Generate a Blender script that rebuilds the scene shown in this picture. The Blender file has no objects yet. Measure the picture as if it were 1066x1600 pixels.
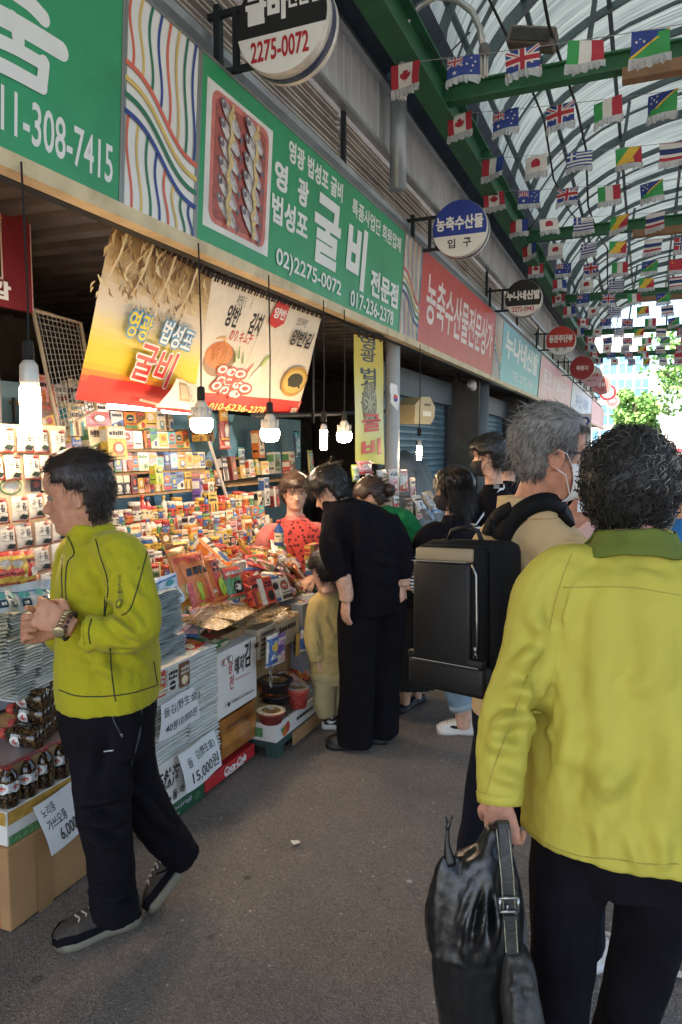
import bpy, bmesh, math, random
import numpy as np
from mathutils import Vector, Matrix, noise
random.seed(7)
R = math.radians
scene = bpy.context.scene
COL = scene.collection
# ------------------------------------------------------------------ camera
CAM_H = 1.65
YAW, PITCH = 22.806, 5.057
cd = bpy.data.cameras.new('camera'); cam = bpy.data.objects.new('camera', cd); COL.objects.link(cam)
cam.location = (0, 0, CAM_H); cam.rotation_euler = (R(90-PITCH), 0, R(YAW))
cd.sensor_fit = 'VERTICAL'; cd.sensor_height = 36; cd.lens = 36*1130/1600
cd.clip_start = 0.05; cd.clip_end = 2000
scene.camera = cam
# ------------------------------------------------------------------ world and sun
SUN_EL, SUN_AZ = 58, 200          # azimuth measured clockwise from +Y
w = bpy.data.worlds.new('World'); scene.world = w; w.use_nodes = True
nt = w.node_tree; bg = nt.nodes['Background']
sk = nt.nodes.new('ShaderNodeTexSky'); sk.sky_type = 'NISHITA'; sk.sun_disc = False
sk.sun_elevation = R(SUN_EL); sk.sun_rotation = R(SUN_AZ); sk.air_density = 1.0; sk.dust_density = 2.2
nt.links.new(sk.outputs[0], bg.inputs[0]); bg.inputs[1].default_value = 0.15
sl = bpy.data.lights.new('sun', 'SUN'); sl.energy = 4.6; sl.angle = R(0.5); sl.color = (1.0, 0.93, 0.82)
so = bpy.data.objects.new('sun', sl); COL.objects.link(so)
sd = Vector((math.sin(R(SUN_AZ))*math.cos(R(SUN_EL)), math.cos(R(SUN_AZ))*math.cos(R(SUN_EL)), math.sin(R(SUN_EL))))
so.rotation_euler = sd.to_track_quat('Z', 'Y').to_euler(); so.location = (0, -20, 30)
vs = scene.view_settings
vs.view_transform = 'Standard'; vs.look = 'None'; vs.exposure = 1.92; vs.gamma = 1.0
scene.cycles.use_denoising = True
scene.cycles.max_bounces = 8; scene.cycles.diffuse_bounces = 4; scene.cycles.glossy_bounces = 3
scene.cycles.transmission_bounces = 6; scene.cycles.transparent_max_bounces = 12
scene.cycles.sample_clamp_indirect = 6.0
# ------------------------------------------------------------------ measuring: a pixel of the 1066x1600 photo to a point in metres
_rt = Vector((math.cos(R(YAW)), math.sin(R(YAW)), 0))
_fw = Vector((-math.sin(R(YAW))*math.cos(R(PITCH)), math.cos(R(YAW))*math.cos(R(PITCH)), -math.sin(R(PITCH))))
_up = _rt.cross(_fw); _C = Vector((0, 0, CAM_H))
def _ray(px, py): return _fw + _rt*((px-533)/1130) + _up*((800-py)/1130)
def at(px, py, d): return _C + _ray(px, py)*d
def onX(px, py, X): r = _ray(px, py); return _C + r*(X/r.x)
def onY(px, py, Y): r = _ray(px, py); return _C + r*(Y/r.y)
def onZ(px, py, z): r = _ray(px, py); return _C + r*((z-CAM_H)/r.z)
# ------------------------------------------------------------------ materials
def lin(c):
    if isinstance(c, str):
        c = c.lstrip('#'); c = tuple(int(c[i:i+2], 16)/255 for i in (0, 2, 4))
    return tuple(x/12.92 if x <= 0.04045 else ((x+0.055)/1.055)**2.4 for x in c) + (1,)
_mats = {}
def M(name, col, rough=0.6, metal=0.0, var=0.12, vscale=6.0, bump=0.0, bscale=60.0, emit=0.0, spec=0.5, alpha=1.0, trans=0.0, coat=0.0, stretch=None, dirt=None, sheen=0.0, spread=0.0):
    """Principled material; base colour varied a little by noise, optional bump and dirt."""
    if name in _mats: return _mats[name]
    m = bpy.data.materials.new(name); m.use_nodes = True; _mats[name] = m
    t = m.node_tree; b = t.nodes['Principled BSDF']; L = t.links.new
    c = lin(col)
    b.inputs['Base Color'].default_value = c; b.inputs['Roughness'].default_value = rough
    b.inputs['Metallic'].default_value = metal; b.inputs['Specular IOR Level'].default_value = spec
    if coat: b.inputs['Coat Weight'].default_value = coat
    if sheen: b.inputs['Sheen Weight'].default_value = sheen
    if trans: b.inputs['Transmission Weight'].default_value = trans
    if alpha < 1: b.inputs['Alpha'].default_value = alpha
    if emit: b.inputs['Emission Color'].default_value = c; b.inputs['Emission Strength'].default_value = emit
    if var or bump or dirt or spread:
        tc = t.nodes.new('ShaderNodeTexCoord'); vec = tc.outputs['Object']
        if stretch:
            mp = t.nodes.new('ShaderNodeMapping'); mp.inputs['Scale'].default_value = stretch; L(vec, mp.inputs[0]); vec = mp.outputs[0]
    col_out = None
    if var:
        n = t.nodes.new('ShaderNodeTexNoise'); n.inputs['Scale'].default_value = vscale; n.inputs['Detail'].default_value = 5; L(vec, n.inputs[0])
        mr = t.nodes.new('ShaderNodeMapRange'); mr.inputs[1].default_value = 0.3; mr.inputs[2].default_value = 0.7
        mr.inputs[3].default_value = 1-var; mr.inputs[4].default_value = 1+var; L(n.outputs[0], mr.inputs[0])
        mx = t.nodes.new('ShaderNodeMix'); mx.data_type = 'RGBA'; mx.blend_type = 'MULTIPLY'; mx.inputs[0].default_value = 1
        mx.inputs[6].default_value = c; L(mr.outputs[0], mx.inputs[7]); col_out = mx.outputs[2]
    if dirt:
        dc, ds, da = dirt
        n2 = t.nodes.new('ShaderNodeTexNoise'); n2.inputs['Scale'].default_value = ds; n2.inputs['Detail'].default_value = 8; n2.inputs['Roughness'].default_value = .65; L(vec, n2.inputs[0])
        mr2 = t.nodes.new('ShaderNodeMapRange'); mr2.inputs[1].default_value = 0.48; mr2.inputs[2].default_value = 0.72; mr2.inputs[4].default_value = da; L(n2.outputs[0], mr2.inputs[0])
        mx2 = t.nodes.new('ShaderNodeMix'); mx2.data_type = 'RGBA'; L(mr2.outputs[0], mx2.inputs[0])
        if col_out: L(col_out, mx2.inputs[6])
        else: mx2.inputs[6].default_value = c
        mx2.inputs[7].default_value = lin(dc); col_out = mx2.outputs[2]
    if spread:                                             # each object of the kind its own tint
        oi = t.nodes.new('ShaderNodeObjectInfo'); hs = t.nodes.new('ShaderNodeHueSaturation')
        mr3 = t.nodes.new('ShaderNodeMapRange'); mr3.inputs[3].default_value = .5-spread; mr3.inputs[4].default_value = .5+spread; L(oi.outputs['Random'], mr3.inputs[0])
        L(mr3.outputs[0], hs.inputs['Hue'])
        if col_out: L(col_out, hs.inputs['Color'])
        else: hs.inputs['Color'].default_value = c
        col_out = hs.outputs[0]
    if col_out: L(col_out, b.inputs['Base Color'])
    if bump:
        n3 = t.nodes.new('ShaderNodeTexNoise'); n3.inputs['Scale'].default_value = bscale; n3.inputs['Detail'].default_value = 4; L(vec, n3.inputs[0])
        bp = t.nodes.new('ShaderNodeBump'); bp.inputs['Strength'].default_value = bump; bp.inputs['Distance'].default_value = 0.01; L(n3.outputs[0], bp.inputs['Height']); L(bp.outputs[0], b.inputs['Normal'])
    return m
# ------------------------------------------------------------------ objects
def link(name, me, mats=None, parent=None, smooth=False):
    o = bpy.data.objects.new(name, me); COL.objects.link(o)
    if mats is not None:
        for m in (mats if isinstance(mats, (list, tuple)) else [mats]): me.materials.append(m)
    if smooth: me.polygons.foreach_set('use_smooth', [True]*len(me.polygons))
    if parent is not None: o.parent = parent
    return o
def mesh(name, V, F, mats=None, parent=None, smooth=False, idx=None):
    me = bpy.data.meshes.new(name); me.from_pydata([tuple(v) for v in V], [], F); 
    if idx is not None: me.polygons.foreach_set('material_index', idx)
    me.update()
    return link(name, me, mats, parent, smooth)
def tag(o, label=None, cat=None, group=None, kind=None):
    if label: o['label'] = label
    if cat: o['category'] = cat
    if group: o['group'] = group
    if kind: o['kind'] = kind
    return o
def thing(name, label, cat, loc=(0, 0, 0), rz=0.0, group=None):
    """Empty at the base of a thing; its parts are parented to it and modelled in its own space."""
    o = bpy.data.objects.new(name, None); COL.objects.link(o); o.location = loc; o.rotation_euler = (0, 0, rz)
    o.empty_display_size = .1
    return tag(o, label, cat, group)
class MB:
    """Mesh collector."""
    def __init__(s): s.V = []; s.F = []; s.I = []
    def add(s, V, F, mi=0, T=None):
        n = len(s.V)
        s.V += [tuple(T @ Vector(v)) for v in V] if T is not None else [tuple(v) for v in V]
        s.F += [[i+n for i in f] for f in F]; s.I += [mi]*len(F); return s
    def box(s, c, size, mi=0, T=None, bev=0.0):
        x, y, z = size[0]/2, size[1]/2, size[2]/2; cx, cy, cz = c
        if bev <= 0:
            V = [(cx+a*x, cy+b*y, cz+d*z) for a in (-1, 1) for b in (-1, 1) for d in (-1, 1)]
            F = [(0, 1, 3, 2), (4, 6, 7, 5), (0, 4, 5, 1), (2, 3, 7, 6), (0, 2, 6, 4), (1, 5, 7, 3)]
            return s.add(V, F, mi, T)
        bm = bmesh.new(); bmesh.ops.create_cube(bm, size=1)
        for v in bm.verts: v.co = Vector((v.co.x*size[0], v.co.y*size[1], v.co.z*size[2])) + Vector(c)
        bmesh.ops.bevel(bm, geom=bm.edges[:], offset=bev, segments=2, profile=.5, affect='EDGES')
        bm.verts.index_update(); V = [v.co.copy() for v in bm.verts]; F = [[v.index for v in f.verts] for f in bm.faces]; bm.free()
        return s.add(V, F, mi, T)
    def tube(s, pts, r, n=8, mi=0, cap=True, T=None):
        pts = [Vector(p) for p in pts]; rs = r if isinstance(r, (list, tuple)) else [r]*len(pts)
        V = []; F = []; prev = None
        for i, p in enumerate(pts):
            t = (pts[min(i+1, len(pts)-1)]-pts[max(i-1, 0)])
            t = t.normalized() if t.length > 1e-9 else Vector((0, 0, 1))
            if prev is None:
                a = t.cross(Vector((0, 0, 1)));  a = t.cross(Vector((1, 0, 0))) if a.length < 1e-3 else a
            else: a = prev - t*prev.dot(t)
            a.normalize(); prev = a; b = t.cross(a)
            for k in range(n):
                q = 2*math.pi*k/n; V.append(p + (a*math.cos(q)+b*math.sin(q))*rs[i])
        for i in range(len(pts)-1):
            for k in range(n): F.append((i*n+k, i*n+(k+1) % n, (i+1)*n+(k+1) % n, (i+1)*n+k))
        if cap: F += [tuple(range(n))[::-1], tuple(range((len(pts)-1)*n, len(pts)*n))]
        return s.add(V, F, mi, T)
    def lathe(s, prof, n=16, mi=0, T=None, mis=None):
        V = []; F = []
        for (r, z) in prof:
            for k in range(n): q = 2*math.pi*k/n; V.append((r*math.cos(q), r*math.sin(q), z))
        base = len(s.F)
        for i in range(len(prof)-1):
            for k in range(n): F.append((i*n+k, i*n+(k+1) % n, (i+1)*n+(k+1) % n, (i+1)*n+k))
        F += [tuple(range(n))[::-1], tuple(range((len(prof)-1)*n, len(prof)*n))]
        s.add(V, F, mi, T)
        if mis:
            for i in range(len(prof)-1):
                for k in range(n): s.I[base+i*n+k] = mis[i]
        return s
    def sheet(s, grid, mi=0, T=None):
        h = len(grid); wd = len(grid[0])
        return s.add([p for row in grid for p in row], [(j*wd+i, j*wd+i+1, (j+1)*wd+i+1, (j+1)*wd+i) for j in range(h-1) for i in range(wd-1)], mi, T)
    def build(s, name, mats, parent=None, smooth=False):
        return mesh(name, s.V, s.F, mats, parent, smooth, s.I if isinstance(mats, (list, tuple)) else None)
# ------------------------------------------------------------------ lettering
_tc = {}
def textmesh(body, bold=0.0, res=3, shear=0.0):
    k = (body, bold, res, shear)
    if k in _tc: return _tc[k]
    c = bpy.data.curves.new('letters', 'FONT'); c.body = body; c.size = 1; c.resolution_u = res; c.offset = bold; c.shear = shear
    c.align_x = 'LEFT'
    o = bpy.data.objects.new('letters', c); COL.objects.link(o)
    bpy.context.view_layer.update()
    me = o.evaluated_get(bpy.context.evaluated_depsgraph_get()).to_mesh()
    V = np.array([v.co[:2] for v in me.vertices]) if len(me.vertices) else np.zeros((1, 2)); F = [list(p.vertices) for p in me.polygons]
    bpy.data.objects.remove(o); bpy.data.curves.remove(c)
    lo = V.min(0); hi = V.max(0); V = (V-lo)/np.maximum(hi-lo, 1e-6)
    _tc[k] = (V, F, (hi-lo)); return _tc[k]
class Flat:
    """Flat printed shapes on a surface. fn(u, v, h) maps a place on the surface (metres right, metres up, metres off it) to a point."""
    def __init__(s, fn, step=0.0003): s.fn = fn; s.mb = MB(); s.h = 0.001; s.step = step; s.mats = []
    def mi(s, m):
        if m not in s.mats: s.mats.append(m)
        return s.mats.index(m)
    def poly(s, pts, m, lift=True):
        if lift: s.h += s.step
        s.mb.add([s.fn(u, v, s.h) for u, v in pts], [list(range(len(pts)))], s.mi(m))
    def rect(s, u0, v0, u1, v1, m, n=1):
        s.h += s.step
        for i in range(n):
            a = u0+(u1-u0)*i/n; b = u0+(u1-u0)*(i+1)/n
            s.poly([(a, v0), (b, v0), (b, v1), (a, v1)], m, False)
    def ell(s, u, v, a, b, m, n=20, rot=0):
        c, q = math.cos(rot), math.sin(rot)
        s.poly([(u+a*math.cos(t)*c-b*math.sin(t)*q, v+a*math.cos(t)*q+b*math.sin(t)*c) for t in [2*math.pi*i/n for i in range(n)]], m)
    def rrect(s, u0, v0, u1, v1, r, m):
        P = []
        for cx, cy, a0 in ((u1-r, v1-r, 0), (u0+r, v1-r, 90), (u0+r, v0+r, 180), (u1-r, v0+r, 270)):
            P += [(cx+r*math.cos(R(a0+k*22.5)), cy+r*math.sin(R(a0+k*22.5))) for k in range(5)]
        s.poly(P, m)
    def ribbon(s, pts, wd, m):
        s.h += s.step; n = len(pts)
        ws = wd if isinstance(wd, (list, tuple)) else [wd]*n; A = []; B = []
        for i, p in enumerate(pts):
            a = pts[max(i-1, 0)]; b = pts[min(i+1, n-1)]; dx, dy = b[0]-a[0], b[1]-a[1]; l = math.hypot(dx, dy) or 1
            A.append((p[0]-dy/l*ws[i]/2, p[1]+dx/l*ws[i]/2)); B.append((p[0]+dy/l*ws[i]/2, p[1]-dx/l*ws[i]/2))
        for i in range(n-1): s.poly([B[i], B[i+1], A[i+1], A[i]], m, False)
    def text(s, body, u0, v0, u1, v1, m, bold=0.0, shear=0.0, rot=0.0, res=3, keep=False):
        """Letters fitted into the rectangle u0..u1, v0..v1."""
        b0 = min(bold, .012); V, F, sz = textmesh(body, b0, res, shear); s.h += s.step
        if keep:
            k = min((u1-u0)/sz[0], (v1-v0)/sz[1]); cu, cv = (u0+u1)/2, (v0+v1)/2
            u0, u1, v0, v1 = cu-k*sz[0]/2, cu+k*sz[0]/2, cv-k*sz[1]/2, cv+k*sz[1]/2
        c, q = math.cos(rot), math.sin(rot); cu, cv = (u0+u1)/2, (v0+v1)/2
        e = (bold-b0)*1.1; eu, ev = e*(u1-u0)/sz[0], e*(v1-v0)/sz[1]           # heavier strokes: the letters laid again, a little aside
        for du, dv in (((0, 0),) if e <= 0 else ((-eu, -ev), (eu, -ev), (-eu, ev), (eu, ev), (0, 0))):
            P = []
            for x, y in V:
                a, b = u0+eu+x*(u1-u0-2*eu)-cu+du, v0+ev+y*(v1-v0-2*ev)-cv+dv
                P.append(s.fn(cu+a*c-b*q, cv+a*q+b*c, s.h))
            s.mb.add(P, F, s.mi(m)); s.h += .00008
    def build(s, name, parent=None, smooth=False): return s.mb.build(name, s.mats, parent, smooth)
    def bent(s, name, warp, us, vs, parent=None, smooth=True):
        """Shapes drawn flat in (u, v, h), cut along lines u and v, then bent by warp(u, v, h)."""
        me = bent_mesh(s, warp, us, vs, name); return link(name, me, s.mats, parent, smooth)
def bent_mesh(s, warp, us, vs, name):
    bm = bmesh.new(); vv = [bm.verts.new(v) for v in s.mb.V]
    for f, i in zip(s.mb.F, s.mb.I):
        try: bm.faces.new([vv[k] for k in f]).material_index = i
        except ValueError: pass
    for ax, vals in ((0, us), (1, vs)):
        for c in vals:
            n = [0, 0, 0]; n[ax] = 1; p = [0, 0, 0]; p[ax] = c
            bmesh.ops.bisect_plane(bm, geom=bm.verts[:]+bm.edges[:]+bm.faces[:], plane_co=p, plane_no=n, dist=1e-6)
    for v in bm.verts: v.co = warp(*v.co)
    me = bpy.data.meshes.new(name); bm.to_mesh(me); bm.free(); return me
def flat3(u, v, h=0): return Vector((u, v, h))
def plane_fn(o, U, V):
    o = Vector(o); U = Vector(U).normalized(); V = Vector(V).normalized(); N = U.cross(V)
    return lambda u, v, h=0: o + U*u + V*v + N*h
def remesh(me, voxel, smooth_it=2, fac=.5):
    """Voxel-union of a mesh's overlapping pieces into one continuous skin."""
    o = bpy.data.objects.new('tmp', me); COL.objects.link(o)
    r = o.modifiers.new('r', 'REMESH'); r.mode = 'VOXEL'; r.voxel_size = voxel
    if smooth_it:
        s = o.modifiers.new('s', 'SMOOTH'); s.iterations = smooth_it; s.factor = fac
    bpy.context.view_layer.update()
    out = bpy.data.meshes.new_from_object(o.evaluated_get(bpy.context.evaluated_depsgraph_get()))
    bpy.data.objects.remove(o); bpy.data.meshes.remove(me)
    return out
def getv(me):
    a = np.empty(len(me.vertices)*3, np.float64); me.vertices.foreach_get('co', a); return a.reshape(-1, 3)
def setv(me, a): me.vertices.foreach_set('co', np.asarray(a, np.float64).ravel()); me.update()
def getn(me):
    a = np.empty(len(me.vertices)*3, np.float32); me.vertex_normals.foreach_get('vector', a); return a.reshape(-1, 3).astype(np.float64)
# ================================================================== the setting
def ground():
    m = bpy.data.materials.new('asphalt'); m.use_nodes = True; t = m.node_tree; b = t.nodes['Principled BSDF']; L = t.links.new
    tc = t.nodes.new('ShaderNodeTexCoord')
    def nz(sc, det=4, ro=.6):
        n = t.nodes.new('ShaderNodeTexNoise'); n.inputs['Scale'].default_value = sc; n.inputs['Detail'].default_value = det; n.inputs['Roughness'].default_value = ro; L(tc.outputs['Object'], n.inputs[0]); return n.outputs[0]
    def ramp(x, a, bb, lo, hi):
        r = t.nodes.new('ShaderNodeMapRange'); r.inputs[1].default_value = a; r.inputs[2].default_value = bb; r.inputs[3].default_value = lo; r.inputs[4].default_value = hi; L(x, r.inputs[0]); return r.outputs[0]
    def mix(f, a, c, bt='MIX'):
        x = t.nodes.new('ShaderNodeMix'); x.data_type = 'RGBA'; x.blend_type = bt
        if isinstance(f, float): x.inputs[0].default_value = f
        else: L(f, x.inputs[0])
        for s, k in ((a, 6), (c, 7)):
            if isinstance(s, str): x.inputs[k].default_value = lin(s)
            else: L(s, x.inputs[k])
        return x.outputs[2]
    v = t.nodes.new('ShaderNodeTexVoronoi'); v.inputs['Scale'].default_value = 170; L(tc.outputs['Object'], v.inputs[0])
    v2 = t.nodes.new('ShaderNodeTexVoronoi'); v2.inputs['Scale'].default_value = 36; L(tc.outputs['Object'], v2.inputs[0])
    c = mix(ramp(nz(1.1, 6), .35, .65, 0, 1), '#655e56', '#7d7268')
    c = mix(ramp(nz(.55, 5), .5, .64, 0, .75), c, '#463e37')
    sp = t.nodes.new('ShaderNodeSeparateColor'); L(v.outputs['Color'], sp.inputs[0])
    c = mix(ramp(sp.outputs[0], .55, 1, 0, .45), c, '#a3968a')
    c = mix(ramp(sp.outputs[1], .6, 1, 0, .5), c, '#38322c')
    sp2 = t.nodes.new('ShaderNodeSeparateColor'); L(v2.outputs['Color'], sp2.inputs[0])
    dot = t.nodes.new('ShaderNodeMath'); dot.operation = 'MULTIPLY'; L(ramp(sp2.outputs[0], .93, .96, 0, .6), dot.inputs[0]); L(ramp(v2.outputs['Distance'], .12, .24, 1, 0), dot.inputs[1])
    c = mix(dot.outputs[0], c, '#c9bfae')
    v3 = t.nodes.new('ShaderNodeTexVoronoi'); v3.inputs['Scale'].default_value = 5.5; v3.inputs['Randomness'].default_value = 1; L(tc.outputs['Object'], v3.inputs[0])
    sp3 = t.nodes.new('ShaderNodeSeparateColor'); L(v3.outputs['Color'], sp3.inputs[0]); gum = t.nodes.new('ShaderNodeMath'); gum.operation = 'MULTIPLY'; L(ramp(sp3.outputs[1], .62, .64, 0, .65), gum.inputs[0]); L(ramp(v3.outputs['Distance'], .08, .13, 1, 0), gum.inputs[1]); c = mix(gum.outputs[0], c, '#2f2a26')
    v4 = t.nodes.new('ShaderNodeTexVoronoi'); v4.feature = 'DISTANCE_TO_EDGE'; v4.inputs['Scale'].default_value = .55; wn = t.nodes.new('ShaderNodeVectorMath'); wn.operation = 'ADD'; ns4 = t.nodes.new('ShaderNodeTexNoise'); ns4.inputs['Scale'].default_value = 3; ns4.inputs['Detail'].default_value = 6; L(tc.outputs['Object'], ns4.inputs[0]); L(tc.outputs['Object'], wn.inputs[0]); L(ns4.outputs['Color'], wn.inputs[1]); L(wn.outputs[0], v4.inputs[0])
    c = mix(ramp(v4.outputs['Distance'], .002, .006, .22, 0), c, '#2a2622')
    L(c, b.inputs['Base Color']); L(ramp(nz(1.4), .3, .7, .5, .85), b.inputs['Roughness'])
    bp = t.nodes.new('ShaderNodeBump'); bp.inputs['Strength'].default_value = .7; bp.inputs['Distance'].default_value = .006
    L(v.outputs['Distance'], bp.inputs['Height']); L(bp.outputs[0], b.inputs['Normal'])
    g = []
    for j in range(60):
        y = -12+j*.6 if j < 50 else 18+(j-50)**2.6
        g.append([(x, y, 0.006*noise.noise(Vector((x*.8, y*.8, 0))) if abs(x) < 4 and y < 20 else 0) for x in [-150, -60, -20, -8]+[-6+i*.5 for i in range(25)]+[8, 20, 60, 150]])
    mb = MB().sheet(g); o = mb.build('road', [m], None, True); tag(o, kind='structure')
ground()
far = mesh('ground', [(-900, -300, -.05), (900, -300, -.05), (900, 1500, -.05), (-900, 1500, -.05)], [(0, 1, 2, 3)], M('far_ground', '#6d675e', .9)); tag(far, kind='structure')
# scraps of litter on the road
for (px, py, s, c) in ((462, 1316, .028, '#d8d2c8'), (1058, 1522, .04, '#d6d0c6'), (640, 1378, .012, '#b8b0a4'), (255, 1372, .012, '#c8c0b4')):
    p = onZ(px, py, .012)
    mb = MB(); n = 9
    mb.add([(s*(.6+.6*random.random())*math.cos(a), s*(.4+.5*random.random())*math.sin(a), .006*random.random()) for a in [2*math.pi*i/n for i in range(n)]], [list(range(n))])
    o = mb.build('paper_scrap', M('scrap'+c, c, .8)); o.location = p
    tag(o, {462: 'small white paper scrap lying alone in the middle of the asphalt', 1058: 'larger white litter scrap by the black trouser leg at the right edge', 640: 'tiny pale crumb of litter on the asphalt left of the black bag', 255: 'tiny pale crumb of litter between the walking man\'s two shoes'}[px], 'litter')

# ---- long market building on the left
sidm = M('grey_siding', '#b4b9be', .45, .1, .15, 3, dirt=('#7b8086', 4, .5))
fasm = M('fascia_sheet', '#c6cacd', .5, .1, .12, 2, dirt=('#8b9094', 3, .55), stretch=(1, 1, .25))
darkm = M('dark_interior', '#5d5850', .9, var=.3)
concm = M('grimy_concrete', '#9d938a', .9, var=.2, vscale=3, bump=.3, bscale=25, dirt=('#5e574f', 2.2, .7))
framem = M('dark_steel', '#2f3438', .5, .5)
louvm = M('louvre_slat', '#d2cbc0', .35, .2, .25, 2.5, dirt=('#a07b55', 1.4, .5))
bld = thing('market_building', 'long grey metal-clad market building with louvres running down the left side of the arcade', 'building')
Y0, Y1 = -3.0, 44.0
def ribbed(name, X, z0, z1, y0, y1, pitch, depth, m, lean=0.0):
    pts = []; y = y0
    while y < y1:
        pts += [(y, 0), (y+pitch*.62, 0), (y+pitch*.68, depth), (y+pitch*.94, depth)]; y += pitch
    mb = MB(); mb.sheet([[(X+d, yy, z0) for yy, d in pts], [(X+d+lean, yy, z1) for yy, d in pts]]); return mb.build(name, m, bld)
ribbed('wall_cladding', -2.44, 2.76, 4.02, Y0, Y1, .19, .022, sidm)
ribbed('fascia', -2.33, 4.42, 4.92, Y0, Y1, .16, .012, fasm)
mb = MB(); mb.box((-2.34, 20, 4.40), (.07, 47, .035)); mb.box((-2.31, 20, 4.935), (.1, 47, .04)); mb.box((-2.4, 20, 3.96), (.08, 47, .05)); mb.build('gutter_edge', M('zinc_edge', '#c3c7ca', .35, .6, .15, 4), bld)
y = Y0
while y < 36:
    ln = 2.9; mb = MB()
    for k in range(9): mb.box((-2.43+.012*(k % 2), y+ln/2, 3.99+k*.047), (.052, ln-.06, .012), T=None)
    mb.build('louvre', louvm, bld); y += ln
y = Y0
while y < 36: mb = MB(); mb.box((-2.375, y, 4.2), (.035, .04, .44)); mb.build('louvre_mullion', framem, bld); y += 2.9
mb = MB(); mb.box((-2.62, 20, 4.2), (.02, 47, .5)); mb.build('louvre_back', M('louvre_backing', '#7a6a5c', .7, var=.3), bld)  # plain brown board behind the slats
# upper roof deck sloping from the facade to the green beam
mb = MB(); mb.sheet([[(-2.36, yy, 4.96), (-2.05, yy, 5.16), (-1.78, yy, 5.3)] for yy in (Y0, 10, 20, 30)]); mb.build('eaves_soffit', M('slate_blue_deck', '#5a6b7f', .6, .2, .2, 2, dirt=('#20282f', 3, .6)), bld)
mb = MB(); mb.box((-3.6, 20, 5.2), (2.3, 47, .12)); mb.build('roof', sidm, bld)
# soffit under the signs, back wall and partitions
mb = MB(); pts = []; y = Y0
while y < Y1: pts += [(y, 0), (y+.1, 0), (y+.12, .035), (y+.2, .035)]; y += .22
mb.sheet([[(-2.40, yy, 2.80+d) for yy, d in pts], [(-5.6, yy, 2.86+d) for yy, d in pts]]); mb.build('shop_ceiling', M('ceiling_sheet', '#6b625a', .5, .4, .3, 3, dirt=('#1f1b18', 2, .7)), bld)
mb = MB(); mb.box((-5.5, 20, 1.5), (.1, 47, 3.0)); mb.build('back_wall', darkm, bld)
mb = MB(); mb.box((-4.28, 1.2, 1.45), (2.5, 3.1, 2.9)); mb.build('concrete_pier', concm, bld)
for yy, x0 in ((6.95, -4.4), (11.7, -4.0), (16.4, -4.0), (21.5, -4.0), (26, -4), (31, -4)):
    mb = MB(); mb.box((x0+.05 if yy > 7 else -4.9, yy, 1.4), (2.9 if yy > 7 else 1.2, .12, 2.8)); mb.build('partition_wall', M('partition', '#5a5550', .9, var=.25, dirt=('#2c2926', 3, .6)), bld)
# two front columns and the pipe column that carries the roof
for (X, yy, r, z1, m) in ((-2.42, 7.12, .075, 2.78, M('pale_post', '#b9bcbb', .6, var=.15, dirt=('#7d7a75', 6, .5))), (-2.55, 11.9, .16, 2.8, M('grey_post', '#5d6468', .6, .2)), (-2.55, 16.9, .16, 2.8, M('grey_post', '#5d6468'))):
    mb = MB(); mb.lathe([(r, 0), (r, z1)], 16); o = mb.build('column', m, bld, True); o.location = (X, yy, 0)
mb = MB(); mb.lathe([(.075, 4.0), (.075, 5.3)], 16); o = mb.build('roof_column', M('galvanised_pipe', '#98a3aa', .4, .5, .2, 5), bld, True); o.location = (-2.17, 6.5, 0)
for p in bld.children:
    for pl in p.data.polygons:
        pass
# ---- roller shutters
def shutter(y0, y1, X, lab):
    t = thing('roller_shutter', lab, 'shutter', (X, (y0+y1)/2, 0)); g = []; z = .02; k = 0
    while z < 2.3:
        for dz, dx in ((0, 0), (.03, .012), (.06, .012), (.085, 0)): g.append([(dx, yy-(y0+y1)/2, z+dz) for yy in (y0, y1)])
        z += .09
    mb = MB(); mb.sheet(g); mb.build('slat_curtain', M('shutter_paint', '#4f6d78', .45, .4, .2, 2, dirt=('#26343a', 3, .6)), t)
    mb = MB(); mb.box((.02, -(y1-y0)/2-.03, 1.15), (.09, .06, 2.35)); mb.build('guide_rail', framem, t)
    mb = MB(); mb.box((.02, (y1-y0)/2+.03, 1.15), (.09, .06, 2.35)); mb.build('guide_rail', framem, t)
    mb = MB(); mb.box((-.02, 0, 2.48), (.26, y1-y0+.1, .34)); mb.build('shutter_box', M('shutter_box', '#2f3c42', .5, .3), t); return t
s = shutter(8.0, 11.2, -2.95, 'dark blue-green roller shutter pulled down under the red shop sign')
mb = MB(); mb.box((0.02, .2, 1.62), (.006, .2, .28)); mb.build('paper_notice', M('notice', '#b9a98c', .8), s)
shutter(12.6, 16.2, -2.95, 'half-lit roller shutter beyond the poster, under the blue-green shop sign')
shutter(5.3, 6.85, -4.35, 'dark teal shutter at the back of the stall behind the hanging bulbs')
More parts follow.
